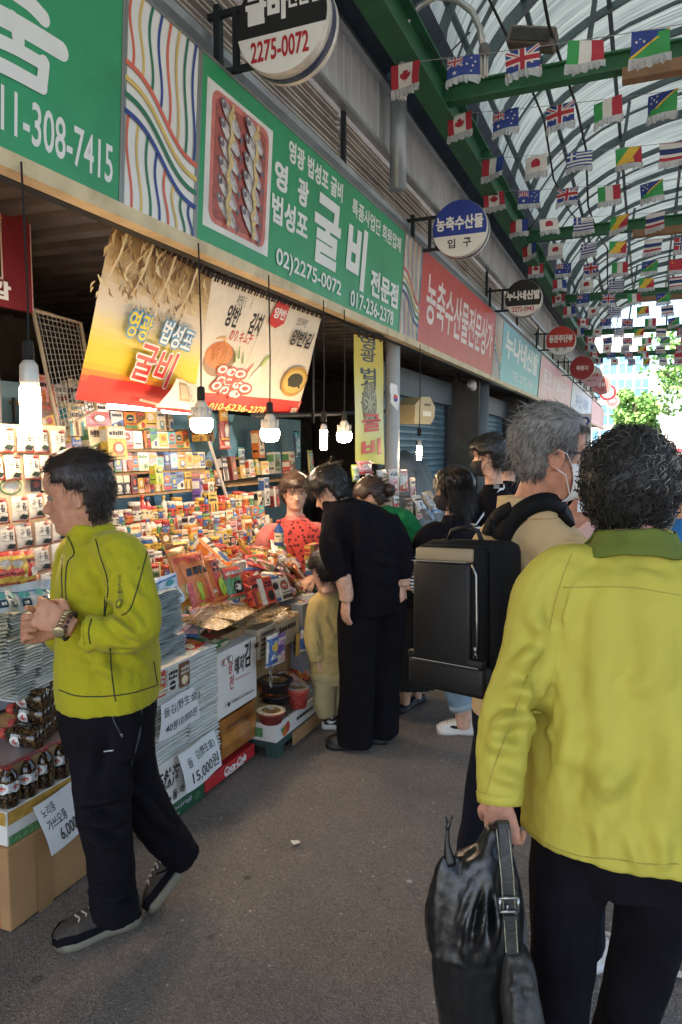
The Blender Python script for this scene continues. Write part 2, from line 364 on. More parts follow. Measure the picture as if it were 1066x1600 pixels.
# ---- shop signs
Vup = Vector((.06, 0, .96)).normalized(); SH = .962
white = M('sign_white', '#e4e1da', .5, var=.04); stripe_c = [M('stripe_red', '#d9674f', .5), M('stripe_ochre', '#d8b766', .5), M('stripe_green', '#1f7350', .5), M('stripe_blue', '#25428a', .5)]
beige = M('beige_trim', '#d8c39c', .65, var=.15, vscale=4, dirt=('#9a7f58', 7, .5))
def board(y0, y1, m, label, name='shop_signboard'):
    t = thing(name, label, 'shop sign', (-2.27, y0, 2.76)); fn = plane_fn((0, 0, 0), (0, 1, 0), Vup); w_ = y1-y0; P = []
    for h in (-.09, 0): P += [fn(.004, 0, h), fn(w_-.004, 0, h), fn(w_-.004, SH, h), fn(.004, SH, h)]
    mesh('sign_panel', P, [(4, 5, 6, 7), (3, 2, 1, 0), (0, 1, 5, 4), (1, 2, 6, 5), (2, 3, 7, 6), (3, 0, 4, 7)], m, t)
    mb = MB()
    for (u0, v0, u1, v1) in ((0, -.012, w_, .006), (0, SH-.006, w_, SH+.01), (-.004, 0, .012, SH), (w_-.012, 0, w_+.004, SH)):
        Q = [fn(u, v, h) for h in (-.088, .005) for u, v in ((u0, v0), (u1, v0), (u1, v1), (u0, v1))]
        mb.add(Q, [(4, 5, 6, 7), (0, 1, 5, 4), (1, 2, 6, 5), (2, 3, 7, 6), (3, 0, 4, 7)])
    mb.build('sign_frame', M('sign_edge', '#8d8f8a', .4, .5), t); return t, fn, w_
def striped(y0, y1, label, dense=1):
    t, fn, w_ = board(y0, y1, white, label, 'striped_sign_panel'); f = Flat(fn); n = 8*dense; lw = .018/dense**.5
    top = lambda u: SH*(.66-.27*(u/w_)**1.0+.035*math.sin(u/w_*6.3)); bot = lambda u: top(u)-.34*SH/1.55
    for k in range(n):                                    # verticals above, waves across, verticals below
        for up in (1, 0):
            u = w_*(k+.62)/(n+.25); pts = []
            for i in range(15):
                s_ = i/14
                v = (top(u)+(SH-top(u))*s_) if up else bot(u)*s_
                uu = u+.018*math.sin(s_*6.0+.6)*(1 if up else .8)-(.03*s_ if not up else .0)+ (0 if up else .015)
                pts.append((min(max(uu, .01), w_-.01), v))
            f.ribbon(pts, lw, stripe_c[k % 4])
    for k in range(4):
        off = [0, .33, .66, 1][k]
        f.ribbon([(w_*i/20, top(w_*i/20)*(1-off)+bot(w_*i/20)*off) for i in range(21)], .024, stripe_c[k])
    f.build('wavy_stripes', t)
grn = M('sign_green', '#2e9a63', .4, var=.05, vscale=2, dirt=('#257a4e', 2.2, .6), bump=.04, bscale=3)
red = M('sign_red', '#c4392e', .42, var=.06, dirt=('#a4322a', 2, .5), bump=.04, bscale=3); teal = M('sign_teal_hazy', '#6aaebb', .35, var=.08, dirt=('#5594a2', 2, .4)); pink = M('sign_pink_hazy', '#e2b0b6', .4, var=.06); pale = M('sign_pale_hazy', '#cdd8e6', .4)  # teal, pink and pale paints lightened to stand in for far haze and glare
letter = M('letter_white', '#e9e7e1', .5, var=.03)
t, fn, w_ = board(-.2, 2.775, grn, 'green shop sign at the top left corner, numbers 11-308-7415 and a huge white syllable')
f = Flat(fn); a = -2.98+0  # u of a point = Y + .2
U = lambda y: y+.2

_o = Vector((-2.27, -.2, 2.76)); _N = Vector((0, 1, 0)).cross(Vup)
def _sg(x, y): r = _ray(x, y); p = _C+r*((_o-_C).dot(_N)/r.dot(_N)); return ((p-_o).y, (p-_o).dot(Vup))
def stroke(pts, w0):
    q = [_sg(*p) for p in pts]; c = cr2(q); f.ribbon(c, w0, letter)
    for e in (c[0], c[-1]): f.ell(e[0], e[1], w0/2, w0/2, letter, 14)
def cr2(q):
    o_ = []
    for i in range(len(q)-1):
        a, b, c, d = q[max(i-1, 0)], q[i], q[i+1], q[min(i+2, len(q)-1)]
        for k in range(6): t = k/6; o_.append(tuple(.5*(2*b[j]+(c[j]-a[j])*t+(2*a[j]-5*b[j]+4*c[j]-d[j])*t*t+(3*b[j]-a[j]-3*c[j]+d[j])*t**3) for j in (0, 1)))
    return o_+[q[-1]]
stroke([(-30, -60), (10, -22), (45, 4), (68, 28)], .065); stroke([(-40, 6), (0, 24), (50, 52), (96, 80)], .075); stroke([(20, 30), (26, 50), (28, 62)], .06)
stroke([(-20, 56), (20, 74), (66, 100)], .05); stroke([(68, 98), (66, 118), (64, 134)], .055); stroke([(-20, 92), (20, 112), (64, 136)], .055) 
f.build('big_syllable', t)
for b in [o for o in t.children if o.name.startswith('big_syllable')]:   # the sign is cut at its top edge
    pass
f = Flat(fn); f.text('011-308-7415', U(2.02), .075, U(2.72), .24, letter, .012); f.build('phone_number', t)
striped(2.785, 3.365, 'nearest white sign panel with wavy red, ochre, green and blue stripes, between two green signs')
t, fn, w_ = board(3.375, 6.85, grn, 'long green shop sign with a picture of fish in a red tray')
U = lambda y: y-3.375
f = Flat(fn); wh = M('print_white', '#e2ddd4', .5); tray = M('tray_red', '#cf7568', .5, var=.2, vscale=20); trayd = M('tray_dark', '#a5544a', .5, var=.3, vscale=30); fishg = M('fish_grey', '#b3a9a6', .5, var=.35, vscale=30); fishw = M('fish_pale', '#d0c9c3', .5, var=.25, vscale=30); fishd = M('fish_dark', '#75666c', .5, var=.3, vscale=30); straw = M('straw', '#d6b981', .6, var=.25, vscale=40)
f.rect(.065, .10, .80, .86, wh); f.rrect(.115, .135, .755, .835, .07, tray); f.rrect(.15, .165, .72, .80, .045, trayd)
random.seed(3)
for col in range(2):
    for k in range(6):
        u = .30+col*.25; v = .235+k*.10; ro = -.55 if col == 0 else -.62
        c, s_ = math.cos(ro), math.sin(ro)
        f.ell(u, v, .125, .042, fishg, 18, ro); f.ell(u+.01*s_, v-.013, .11, .022, fishw, 18, ro); f.ell(u-.098*c, v-.098*s_, .03, .026, fishd, 12, ro)
        f.ell(u-.1*c, v-.1*s_+.008, .009, .009, fishw, 8); f.poly([(u+.115*c, v+.115*s_), (u+.15*c-.03*s_, v+.15*s_+.03*c), (u+.15*c+.03*s_, v+.15*s_-.03*c)], fishd)
for u in (.29, .57):
    f.ribbon([(u+.018*math.sin(i*1.7), .15+.66*i/16) for i in range(17)], [.03+.012*math.sin(i*2.3) for i in range(17)], straw)
    for k in range(5): f.ell(u+.01, .24+k*.125, .035, .013, straw, 10, .7)
f.build('fish_picture', t)
f = Flat(fn)
f.text('영광 법성포 굴비', 1.02, .765, 1.93, .905, letter, .03); f.text('특품사업단 회원업체', 2.13, .74, 3.37, .875, letter, .022)
f.text('영', .84, .545, 1.02, .72, letter, .035); f.text('광', 1.17, .545, 1.34, .72, letter, .035); f.text('법성포', .82, .33, 1.35, .51, letter, .032)
f.text('굴', 1.45, .235, 1.93, .725, letter, .034, .06); f.text('비', 2.06, .20, 2.50, .70, letter, .04, .06); f.text('전문점', 2.62, .215, 3.37, .44, letter, .035)
f.text('02)2275-0072', .905, .05, 1.99, .19, letter, .018); f.text('017-236-2378', 2.19, .045, 3.27, .175, letter, .018)
f.build('lettering', t)
striped(6.86, 7.44, 'second white sign panel with thin wavy stripes, left of the red sign', 2)
t, fn, w_ = board(7.45, 11.45, red, 'red shop sign with one line of large white lettering')
f = Flat(fn); f.text('농축수산물전문상가', .25, .25, 3.85, .78, M('letter_soft', '#e6d6cf', .5), .018); f.build('lettering', t)
striped(11.46, 12.1, 'third white sign panel with wavy stripes, between the red and teal signs', 2)
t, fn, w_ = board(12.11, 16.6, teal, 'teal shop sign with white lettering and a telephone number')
f = Flat(fn); f.text('누나네신발', .3, .42, 4.2, .88, letter, .035); f.text('TEL 2272-3943', 1.2, .12, 3.7, .27, letter, .01); f.build('lettering', t)
t, fn, w_ = board(16.7, 24.0, pink, 'haze-paled pink shop sign beyond the teal one')
f = Flat(fn); f.text('동관 한복주단부', .6, .3, 6.6, .75, M('letter_pinkish', '#ecd9da', .5), .03); f.build('lettering', t)
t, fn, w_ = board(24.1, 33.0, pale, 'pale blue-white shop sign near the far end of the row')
f = Flat(fn); f.text('부산 어묵', 1.5, .3, 7, .75, M('letter_blue', '#8ea3c4', .5), .03); f.build('lettering', t)
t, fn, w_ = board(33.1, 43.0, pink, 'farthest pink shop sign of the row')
# beige trim board under the signs
mb = MB(); mb.box((-2.29, 20, 2.722), (.13, 47, .065)); mb.build('trim_board', beige, bld)
mb = MB(); mb.box((-2.33, 20, 2.70), (.05, 47, .03)); mb.build('trim_rail', framem, bld)

# ---- round projecting signs
def round_sign(X, y, z, r, th, lab, draw, rim='#cfcac0'):
    t = thing('round_projecting_sign', lab, 'round sign', (X, y, z), 0, 'round signs sticking out over the shops')
    mb = MB(); T = Matrix.Rotation(R(90), 4, 'X')
    mb.lathe([(r*.97, -th/2), (r, -th/2+.012), (r, -th*.2)], 40, 0, T); mb.lathe([(r*1.002, -th*.2), (r*1.002, th*.12)], 40, 1, T); mb.lathe([(r, th*.12), (r, th/2-.012), (r*.97, th/2)], 40, 0, T)
    mb.build('drum', [M('drum_rim'+rim, rim, .35, .2, .15, 5, dirt=('#8a7a62', 9, .5)), M('drum_band', '#2a3550', .4)], t, True)
    fn = plane_fn((0, -th/2-.002, 0), (1, 0, 0), (0, 0, 1)); f = Flat(fn); draw(f, r); f.build('sign_face', t)
    mb = MB()
    for dz in (.16*r/.28, -.16*r/.28):
        mb.box(((-2.36-X)/2-r*.42, .0, dz), (abs(-2.36-X)-r*.84+.05, .03, .03))
    mb.box((-2.32-X, 0, 0), (.035, .05, r*1.5)); mb.box((-r-.05, 0, 0), (.03, .035, r*1.25)); mb.build('bracket', framem, t); return t
def disc(f, r, m, cut=None, m2=None):
    f.ell(0, 0, r*.985, r*.985, m2 or m, 48)
    if cut is not None:
        a0 = math.asin(cut); P = [(r*.985*math.cos(a0+(math.pi-2*a0)*i/30), r*.985*math.sin(a0+(math.pi-2*a0)*i/30)) for i in range(31)]; f.poly(P, m)
black = M('sign_black', '#20211f', .4); navy = M('sign_navy', '#2b3f93', .4); dred = M('sign_dark_red', '#9a2f31', .4); redl = M('letter_red', '#b0242d', .5); dark = M('letter_dark', '#25242a', .5)
def d1(f, r): disc(f, r, black, -.22, white); f.text('굴비', -.215, .0, .03, .165, letter, .05); f.text('전문점', .035, .045, .235, .15, letter, .03); f.text('2275-0072', -.185, -.195, .165, -.085, redl, .02)
def d2(f, r): disc(f, r, navy, -.24, white); f.text('농축수산물', -.24, -.015, .24, .125, letter, .03); f.text('입', -.12, -.19, -.04, -.1, dark, .02); f.text('구', .04, -.19, .12, -.1, dark, .02)
def d3(f, r): disc(f, r, black, -.42, white); f.text('누나네신발', -.25, -.03, .25, .11, letter, .045); f.text('2272-3943', -.16, -.2, .16, -.13, redl, .02)
def d4(f, r): disc(f, r, red, -.48, white); f.text('동관주단부', -.25, -.04, .25, .13, letter, .04); f.text('입', -.12, -.22, -.04, -.14, dark, .02); f.text('구', .04, -.22, .12, -.14, dark, .02)
def d5(f, r): disc(f, r, dred); f.text('떡볶이', -.15, -.08, .17, .06, letter, .02, .2)
def d6(f, r): disc(f, r, white, .2, pink); f.text('부산어묵', -.22, -.05, .22, .1, redl, .03); f.text('2268-1187', -.15, -.17, .15, -.11, dark, .01)
def d7(f, r): disc(f, r, M('sign_salmon', '#d58d88', .4)); f.ell(0, 0, r*.7, r*.7, M('sign_salmon2', '#c96f6d', .4)); f.text('한복', -.14, -.08, .14, .1, letter, .03)
def d8(f, r): disc(f, r, dred); f.ell(0, 0, r*.72, r*.72, white); f.text('김밥', -.14, -.08, .14, .1, redl, .03)
for i, (px, py, y, rr, lab, d) in enumerate((
    (450, 43, 3.72, .275, 'big black and white round sign with a phone number, nearest one at the top', d1), (721, 360, 7.45, .28, 'blue and white round sign with white lettering above the red shop sign', d2),
    (819, 467, 11.5, .275, 'black and white round sign with lettering above the teal shop sign', d3), (877, 533, 16.7, .31, 'bright red round sign with white lettering and a white bottom segment', d4),
    (910, 575, 21.0, .32, 'plain dark red round sign with slanted white lettering', d5), (925, 588, 25.5, .34, 'white and pink round sign with red lettering just behind the dark red one', d6),
    (940, 602, 30, .36, 'salmon pink round sign with a darker ring, far down the row', d7), (950, 613, 35, .36, 'far round sign with dark red ring and white centre, second from the end', d8), (957, 627, 40, .36, 'farthest round sign of the row, salmon pink, lowest in view', d7))):
    p = onY(px, py, y); round_sign(p.x, y, p.z, rr, .16, lab, d)

# ---- arcade roof: green beams, arched ribs, purlins and translucent sheets
roof = thing('arcade_roof', 'arched arcade roof of green steel beams, dark ribs and translucent sheets over the street', 'roof')
gsteel = M('green_steel', '#2f6a46', .55, .05, .15, 3, dirt=('#1f4a30', 5, .6)); rib_m = M('rib_steel', '#56666a', .5, .3, .15, 4, dirt=('#2f393b', 5, .5))
BX0, BX1, BZ = -1.9, 4.3, 4.78
for X in (BX0, BX1):
    mb = MB(); mb.box((X, 10.5, BZ+.16), (.03, 37, .3)); mb.box((X, 10.5, BZ+.005), (.2, 37, .022)); mb.box((X, 10.5, BZ+.32), (.2, 37, .022)); mb.build('longitudinal_beam', gsteel, roof)
    for k in range(8):
        mb = MB(); mb.box((X+(.07 if X < 0 else -.07), -6+k*4.9, BZ+.16), (.09, .02, .29)); mb.build('stiffener', gsteel, roof)
ties = [-3.2, 1.9, 7.0, 12.0, 17.2, 22.4, 28.0]
for k, y in enumerate(ties):
    mb = MB(); mb.box((1.2, y, BZ+.19), (6.15, .025, .128)); mb.box((1.2, y, BZ+.117), (6.15, .13, .018)); mb.box((1.2, y, BZ+.263), (6.15, .13, .018)); mb.build('tie_beam', gsteel, roof)
for k, y in enumerate((7.0, 12.0, 17.2)):
    mb = MB(); mb.box((1.9, y-.03, BZ+.055), (4.4, .12, .10)); mb.build('cable_duct', M('brown_duct', '#8a6a4e', .7, var=.2), roof)
def arch(s):                                            # s 0..1 from left eave to right eave
    a = math.pi*(1-s); return (1.2+3.15*math.cos(a), BZ+.34+2.0*math.sin(a)**.9 if 0 < s < 1 else BZ+.34)
N = 18
k = 0; y = -7.2
while y < 28.6:
    mb = MB(); g = []
    for i in range(N+1):
        x, z = arch(i/N); x2, z2 = arch(min(1, i/N+.01)); x1, z1 = arch(max(0, i/N-.01)); tx, tz = x2-x1, z2-z1; l = math.hypot(tx, tz); nx, nz_ = -tz/l, tx/l
        hh = .075 if k % 4 else .12
        g.append([(x, y-.03, z), (x, y+.03, z), (x-nx*hh, y+.03, z-nz_*hh), (x-nx*hh, y-.03, z-nz_*hh), (x, y-.03, z)])
    mb.sheet(g); mb.build('arch_rib', rib_m, roof); y += 1.28; k += 1
for s_ in (.09, .2, .31, .42, .58, .69, .8, .91):
    x, z = arch(s_); mb = MB(); mb.box((x, 10.6, z-.03), (.05, 36, .05)); mb.build('purlin', rib_m, roof)
y = -7.2+.64+1.28
while y < 28.6:
    mb = MB(); g = []
    for i in range(N+1): x, z = arch(i/N); g.append([(x, y-.018, z+.006), (x, y+.018, z+.006), (x, y+.018, z-.03), (x, y-.018, z-.03), (x, y-.018, z+.006)])
    mb.sheet(g); mb.build('glazing_bar', rib_m, roof); y += 2.56
for k, y in enumerate(ties[1:-1]):
    for xa, s_ in ((BX0+.1, .26), (-.6, .33), (.4, .42), (1.2, .5)):
        x, z = arch(s_); mb = MB(); mb.tube([(xa, y, BZ+.28), (x, y, z-.1)], .024, 8); mb.build('truss_strut', rib_m, roof)
for k, (xa, za, xb, zb) in enumerate(((-1.5, 5.6, -1.2, 5.8), (-.8, 5.2, -.9, 5.3))):
    mb = MB(); mb.tube([(xa+(xb-xa)*q/20+.06*math.sin(q*1.7), -5+33*q/20, za+(zb-za)*q/20+.12*math.cos(q*2.1)) for q in range(21)], .014, 6); mb.build('cable', M('roof_cable', '#24282a', .7), roof)
# the sheets
m = bpy.data.materials.new('roof_sheet'); m.use_nodes = True; t_ = m.node_tree; L = t_.links.new
for n in list(t_.nodes): t_.nodes.remove(n)
out = t_.nodes.new('ShaderNodeOutputMaterial'); tr = t_.nodes.new('ShaderNodeBsdfTranslucent'); df = t_.nodes.new('ShaderNodeBsdfDiffuse'); tp = t_.nodes.new('ShaderNodeBsdfTransparent'); m1 = t_.nodes.new('ShaderNodeMixShader'); m2 = t_.nodes.new('ShaderNodeMixShader')
tc = t_.nodes.new('ShaderNodeTexCoord'); mp = t_.nodes.new('ShaderNodeMapping'); mp.inputs['Scale'].default_value = (.5, 14, .5); ns = t_.nodes.new('ShaderNodeTexNoise'); ns.inputs['Scale'].default_value = 2.2; ns.inputs['Detail'].default_value = 7
mp2 = t_.nodes.new('ShaderNodeTexNoise'); mp2.inputs['Scale'].default_value = .9; mp2.inputs['Detail'].default_value = 6
rp = t_.nodes.new('ShaderNodeMapRange'); rp.inputs[1].default_value = .36; rp.inputs[2].default_value = .64; mxc = t_.nodes.new('ShaderNodeMix'); mxc.data_type = 'RGBA'; mxc.inputs[6].default_value = lin('#3c4240'); mxc.inputs[7].default_value = lin('#5f6562')
mxd = t_.nodes.new('ShaderNodeMix'); mxd.data_type = 'RGBA'; mxd.blend_type = 'MULTIPLY'; mxd.inputs[0].default_value = .5
L(tc.outputs['Object'], mp.inputs[0]); L(mp.outputs[0], ns.inputs[0]); L(ns.outputs[0], rp.inputs[0]); L(rp.outputs[0], mxc.inputs[0]); L(tc.outputs['Object'], mp2.inputs[0]); L(mxc.outputs[2], mxd.inputs[6]); L(mp2.outputs[0], mxd.inputs[7])
L(mxc.outputs[2], tr.inputs[0]); df.inputs[0].default_value = lin('#666d74'); tp.inputs[0].default_value = lin('#e6edf2')
m1.inputs[0].default_value = .25; L(tr.outputs[0], m1.inputs[1]); L(df.outputs[0], m1.inputs[2]); m2.inputs[0].default_value = .02; L(m1.outputs[0], m2.inputs[1]); L(tp.outputs[0], m2.inputs[2]); L(m2.outputs[0], out.inputs[0])
mb = MB(); mb.sheet([[(arch(i/(2*N))[0], yy, arch(i/(2*N))[1]+.012) for yy in (-7.3, 2, 11, 20, 28.7)] for i in range(2*N+1)]); mb.build('translucent_sheet', m, roof, True)
# right hand posts stand just out of the picture
mb = MB()
for y in ties: mb.box((4.3, y, 2.4), (.14, .14, 4.8))
mb.build('post', gsteel, roof)
# swan-neck lamp under the roof
lamp = thing('swan_neck_lamp', 'bent chrome pipe lamp with a bare spiral bulb under the roof', 'lamp', (0, 0, 0))
P = [onY(px, py, 5.9) for px, py in ((629, 150), (628, 110), (628, 62), (636, 32), (655, 10), (682, -6), (715, 0), (738, 18), (750, 45), (755, 75))]
mb = MB(); mb.tube(P, .026, 10); mb.tube([P[0], P[0]-Vector((0, 0, .03))], .034, 10); mb.build('pipe', M('chrome_pipe', '#b9bdbb', .3, .5, .1), lamp, True)
mb = MB(); c = onY(757, 82, 5.9); mb.lathe([(.03, .06), (.045, .03), (.045, -.02), (.03, -.03)], 12, 0, Matrix.Translation(c)); mb.build('socket', M('socket_grey', '#6a6a68', .5), lamp, True)
mb = MB()
for k in range(4):
    a = k*math.pi/2+.4; q = c+Vector((.022*math.cos(a), .022*math.sin(a), -.03)); mb.tube([q, q-Vector((0, 0, .15))], .010, 8)
mb.build('spiral_bulb', M('cfl_glass', '#cfcdc6', .3), lamp, True)
mb = MB()
for a, b in (((655, 52), (690, 95)), ((735, 50), (690, 95)), ((690, 95), (690, 108))): mb.tube([onY(*a, 5.9), onY(*b, 5.9)], .006, 6)
mb.build('stay', framem, lamp)
fl = thing('floodlight', 'grey boxy floodlight with brown bracket lying on the first green tie beam', 'floodlight', (0, 0, 0))
p = onY(832, 62, 6.85); mb = MB(); mb.box(p, (.42, .2, .15), T=Matrix.Translation(p) @ Matrix.Rotation(.25, 4, 'Y') @ Matrix.Translation(-p), bev=.02); mb.build('housing', M('flood_grey', '#6f675f', .5, .3), fl)
mb = MB(); q = p+Vector((0, -.11, -.01)); mb.box(q, (.34, .02, .1), T=Matrix.Translation(p) @ Matrix.Rotation(.25, 4, 'Y') @ Matrix.Translation(-p)); mb.build('glass_front', M('flood_glass', '#3c3a39', .1), fl)
# ---- flags
fl_m = {k: M('flag_'+k, v, .7, var=.05, bump=.15, bscale=30) for k, v in dict(red='#b03040', white='#dcdad6', blue='#2b418c', green='#3a9a55', yellow='#dcb53e', navy='#26366e').items()}
fringe_m = M('flag_fringe', '#b9bcc0', .45, var=.25, vscale=60, stretch=(8, 1, .4), alpha=.92)
def star(f, u, v, r, m, n=5): f.poly([(u+(r if i % 2 == 0 else r*.45)*math.sin(math.pi*i/n), v+(r if i % 2 == 0 else r*.45)*math.cos(math.pi*i/n)) for i in range(2*n)], m)
W_, H_ = .25, .17
def stripes(f, cs, vert=False):
    n = len(cs); tot = sum(c[1] for c in cs); a = 0
    for c, wgt in cs:
        b = a+wgt/tot
        if vert: f.rect(a*W_, 0, b*W_, H_, fl_m[c])
        else: f.rect(0, H_*(1-b), W_, H_*(1-a), fl_m[c])
        a = b
def jack(f, u0, v0, w, h):
    f.rect(u0, v0, u0+w, v0+h, fl_m['blue']); k = h
    for (a, b) in (((0, 0), (w, h)), ((0, h), (w, 0))):
        f.ribbon([(u0+a[0], v0+a[1]), (u0+b[0], v0+b[1])], k*.19, fl_m['white'])
    for (a, b) in (((0, 0), (w, h)), ((0, h), (w, 0))): f.ribbon([(u0+a[0], v0+a[1]), (u0+b[0], v0+b[1])], k*.07, fl_m['red'])
    f.rect(u0, v0+h*.33, u0+w, v0+h*.67, fl_m['white']); f.rect(u0+w/2-h*.17, v0, u0+w/2+h*.17, v0+h, fl_m['white'])
    f.rect(u0, v0+h*.4, u0+w, v0+h*.6, fl_m['red']); f.rect(u0+w/2-h*.1, v0, u0+w/2+h*.1, v0+h, fl_m['red'])
def fl_draw(f, n):
    m = fl_m
    if n == 'Canadian':
        stripes(f, (('red', 1), ('white', 2), ('red', 1)), True)
        f.poly([(W_/2+x*.052, H_*.5+y*.052) for x, y in ((0, 1), (.25, .6), (.5, .7), (.4, .1), (.65, .35), (.75, .2), (1, .25), (.85, -.1), (.95, -.25), (.4, -.6), (.45, -.75), (.06, -.68), (.06, -1.05), (-.06, -1.05), (-.06, -.68), (-.45, -.75), (-.4, -.6), (-.95, -.25), (-.85, -.1), (-1, .25), (-.75, .2), (-.65, .35), (-.4, .1), (-.5, .7), (-.25, .6))], m['red'])
    elif n == 'Australian':
        f.rect(0, 0, W_, H_, m['blue']); jack(f, 0, H_*.5, W_*.48, H_*.5); star(f, W_*.24, H_*.22, .02, m['white'], 7)
        for u, v in ((.75, .8), (.62, .52), (.87, .58), (.75, .18), (.8, .42)): star(f, W_*u, H_*v, .011, m['white'], 7)
    elif n == 'British': jack(f, 0, 0, W_, H_)
    elif n == 'Italian': stripes(f, (('green', 1), ('white', 1), ('red', 1)), True)
    elif n == 'French': stripes(f, (('red', 1), ('white', 1), ('blue', 1)), True)
    elif n == 'Solomon Islands':
        f.rect(0, 0, W_, H_, m['green']); f.poly([(0, 0), (W_, H_), (0, H_)], m['blue']); f.ribbon([(0, 0), (W_, H_)], .014, m['yellow'])
        for u, v in ((.14, .86), (.34, .86), (.24, .72), (.14, .58), (.34, .58)): star(f, W_*u, H_*v, .012, m['white'])
    elif n == 'Japanese': f.rect(0, 0, W_, H_, m['white']); f.ell(W_/2, H_/2, H_*.31, H_*.31, m['red'], 20)
    elif n == 'Greek':
        stripes(f, [(('blue', 'white')[i % 2], 1) for i in range(9)]); q = H_*5/9; f.rect(0, H_-q, q, H_, m['blue']); f.rect(q*.4, H_-q, q*.6, H_, m['white']); f.rect(0, H_-q*.6, q, H_-q*.4, m['white'])
    elif n == 'Congolese':
        f.rect(0, 0, W_, H_, m['yellow']); f.poly([(0, 0), (W_*.55, H_), (0, H_)], m['green']); f.poly([(W_, H_), (W_*.45, 0), (W_, 0)], m['red'])
    elif n == 'Thai': stripes(f, (('red', 1), ('white', 1), ('navy', 2), ('white', 1), ('red', 1)))
    elif n == 'Norwegian':
        f.rect(0, 0, W_, H_, m['red']); f.rect(W_*.27, 0, W_*.45, H_, m['white']); f.rect(0, H_*.37, W_, H_*.63, m['white']); f.rect(W_*.315, 0, W_*.405, H_, m['navy']); f.rect(0, H_*.43, W_, H_*.57, m['navy'])
    elif n == 'Chinese': f.rect(0, 0, W_, H_, m['red']); star(f, W_*.2, H_*.72, .024, m['yellow'])
_flagmesh = {}
def flag_mesh(n, v):
    if (n, v) in _flagmesh: return _flagmesh[(n, v)]
    cu = .03*(v-1)
    fn = lambda x, y, h=0: Vector((x-W_/2, -h+cu*math.sin((x/W_+.2*v)*3.1)*(1-y/H_*.8)+.006*math.sin(y*40+v), y-H_))
    f = Flat(flat3, .0004); f.rect(0, 0, W_, H_, fl_m['white']); fl_draw(f, n)
    me = bent_mesh(f, fn, [W_*k/7 for k in range(1, 7)], [H_*k/3 for k in (1, 2)], 'flag')
    for m in f.mats: me.materials.append(m)
    fr = MB(); g = [[Vector((x-W_/2, cu*math.sin((x/W_+.2*v)*3.1)*(1.1+.3*k)+.008*k*math.sin(x*210+v), -H_-.034*k-.004*k*math.sin(x*90+v))) for x in [W_*(-.04+i*1.08/16) for i in range(17)]] for k in range(3)]
    fr.sheet(g); m2_ = bpy.data.meshes.new('fringe'); m2_.from_pydata(fr.V, [], fr.F); m2_.materials.append(fringe_m)
    _flagmesh[(n, v)] = (me, m2_); return me, m2_
SA = ['Canadian', 'Australian', 'British', 'Italian', 'Solomon Islands', 'Chinese', 'Canadian', 'Australian']; SB = ['French', 'Japanese', 'Greek', 'Congolese', 'Thai', 'Norwegian', 'Italian', 'Chinese']
ORD = 'first second third fourth fifth sixth seventh eighth ninth tenth eleventh twelfth thirteenth fourteenth fifteenth sixteenth seventeenth eighteenth'.split()
rows = [(5.75, 'A', -1.96), (7.05, 'A', -1.84), (8.2, 'B', -1.72), (9.3, 'A', -1.95), (10.5, 'B', -1.86), (11.8, 'B', -1.9), (13.1, 'A', -1.95), (14.4, 'B', -1.7), (15.8, 'A', -1.9), (17.2, 'B', -1.8), (18.8, 'A', -1.6), (20.4, 'B', -1.85), (22, 'A', -1.7), (23.7, 'B', -1.8), (25.4, 'A', -1.75), (27.2, 'B', -1.7)]
rnd = random.Random(11); seen_f = {}
string_m = M('flag_string', '#8f9296', .6, var=0)
for i, (y, kind, x0) in enumerate(rows):
    nn = 6 if i < 4 else 8; sp = .445 if i < 7 else .5; zz = 4.83; X1 = 4.3
    zf = lambda x: zz+.16*((x-1.2)/3.1)**2-.17-(.13 if i == 0 else 0)
    st = MB(); st.tube([(x, y, zf(x)+.005) for x in [BX0+(X1-BX0)*k/24 for k in range(25)]], .003, 5); o = st.build('flag_string', string_m)
    tag(o, f'thin grey cord, {ORD[i]} flag string from the front', 'string', 'strings of flags under the arcade roof')
    seq = (SA if kind == 'A' else SB)
    for k in range(nn):
        n = seq[k]; x = x0+.1+k*sp+rnd.uniform(-.03, .03); vv = rnd.randrange(3); a, b = flag_mesh(n, vv)
        if x > .06*y+.9: continue
        fo = bpy.data.objects.new(n.lower().replace(' ', '_')+'_flag', a); COL.objects.link(fo); fo.location = (x, y-.006, zf(x)); fo.rotation_euler = (rnd.uniform(-.22, .1), rnd.uniform(-.1, .07), rnd.uniform(-.4, .35)); fo['category'] = 'flag'; fo['group'] = 'small fringed flags of many countries hung in rows under the roof'
        nb = ('at its left end' if k == 0 else 'right of the '+seq[k-1].split()[0]+' one')
        fo['label'] = f'{n} flag on the {ORD[i]} string from the front, {nb}'
        fr = bpy.data.objects.new('fringe', b); COL.objects.link(fr); fr.parent = fo
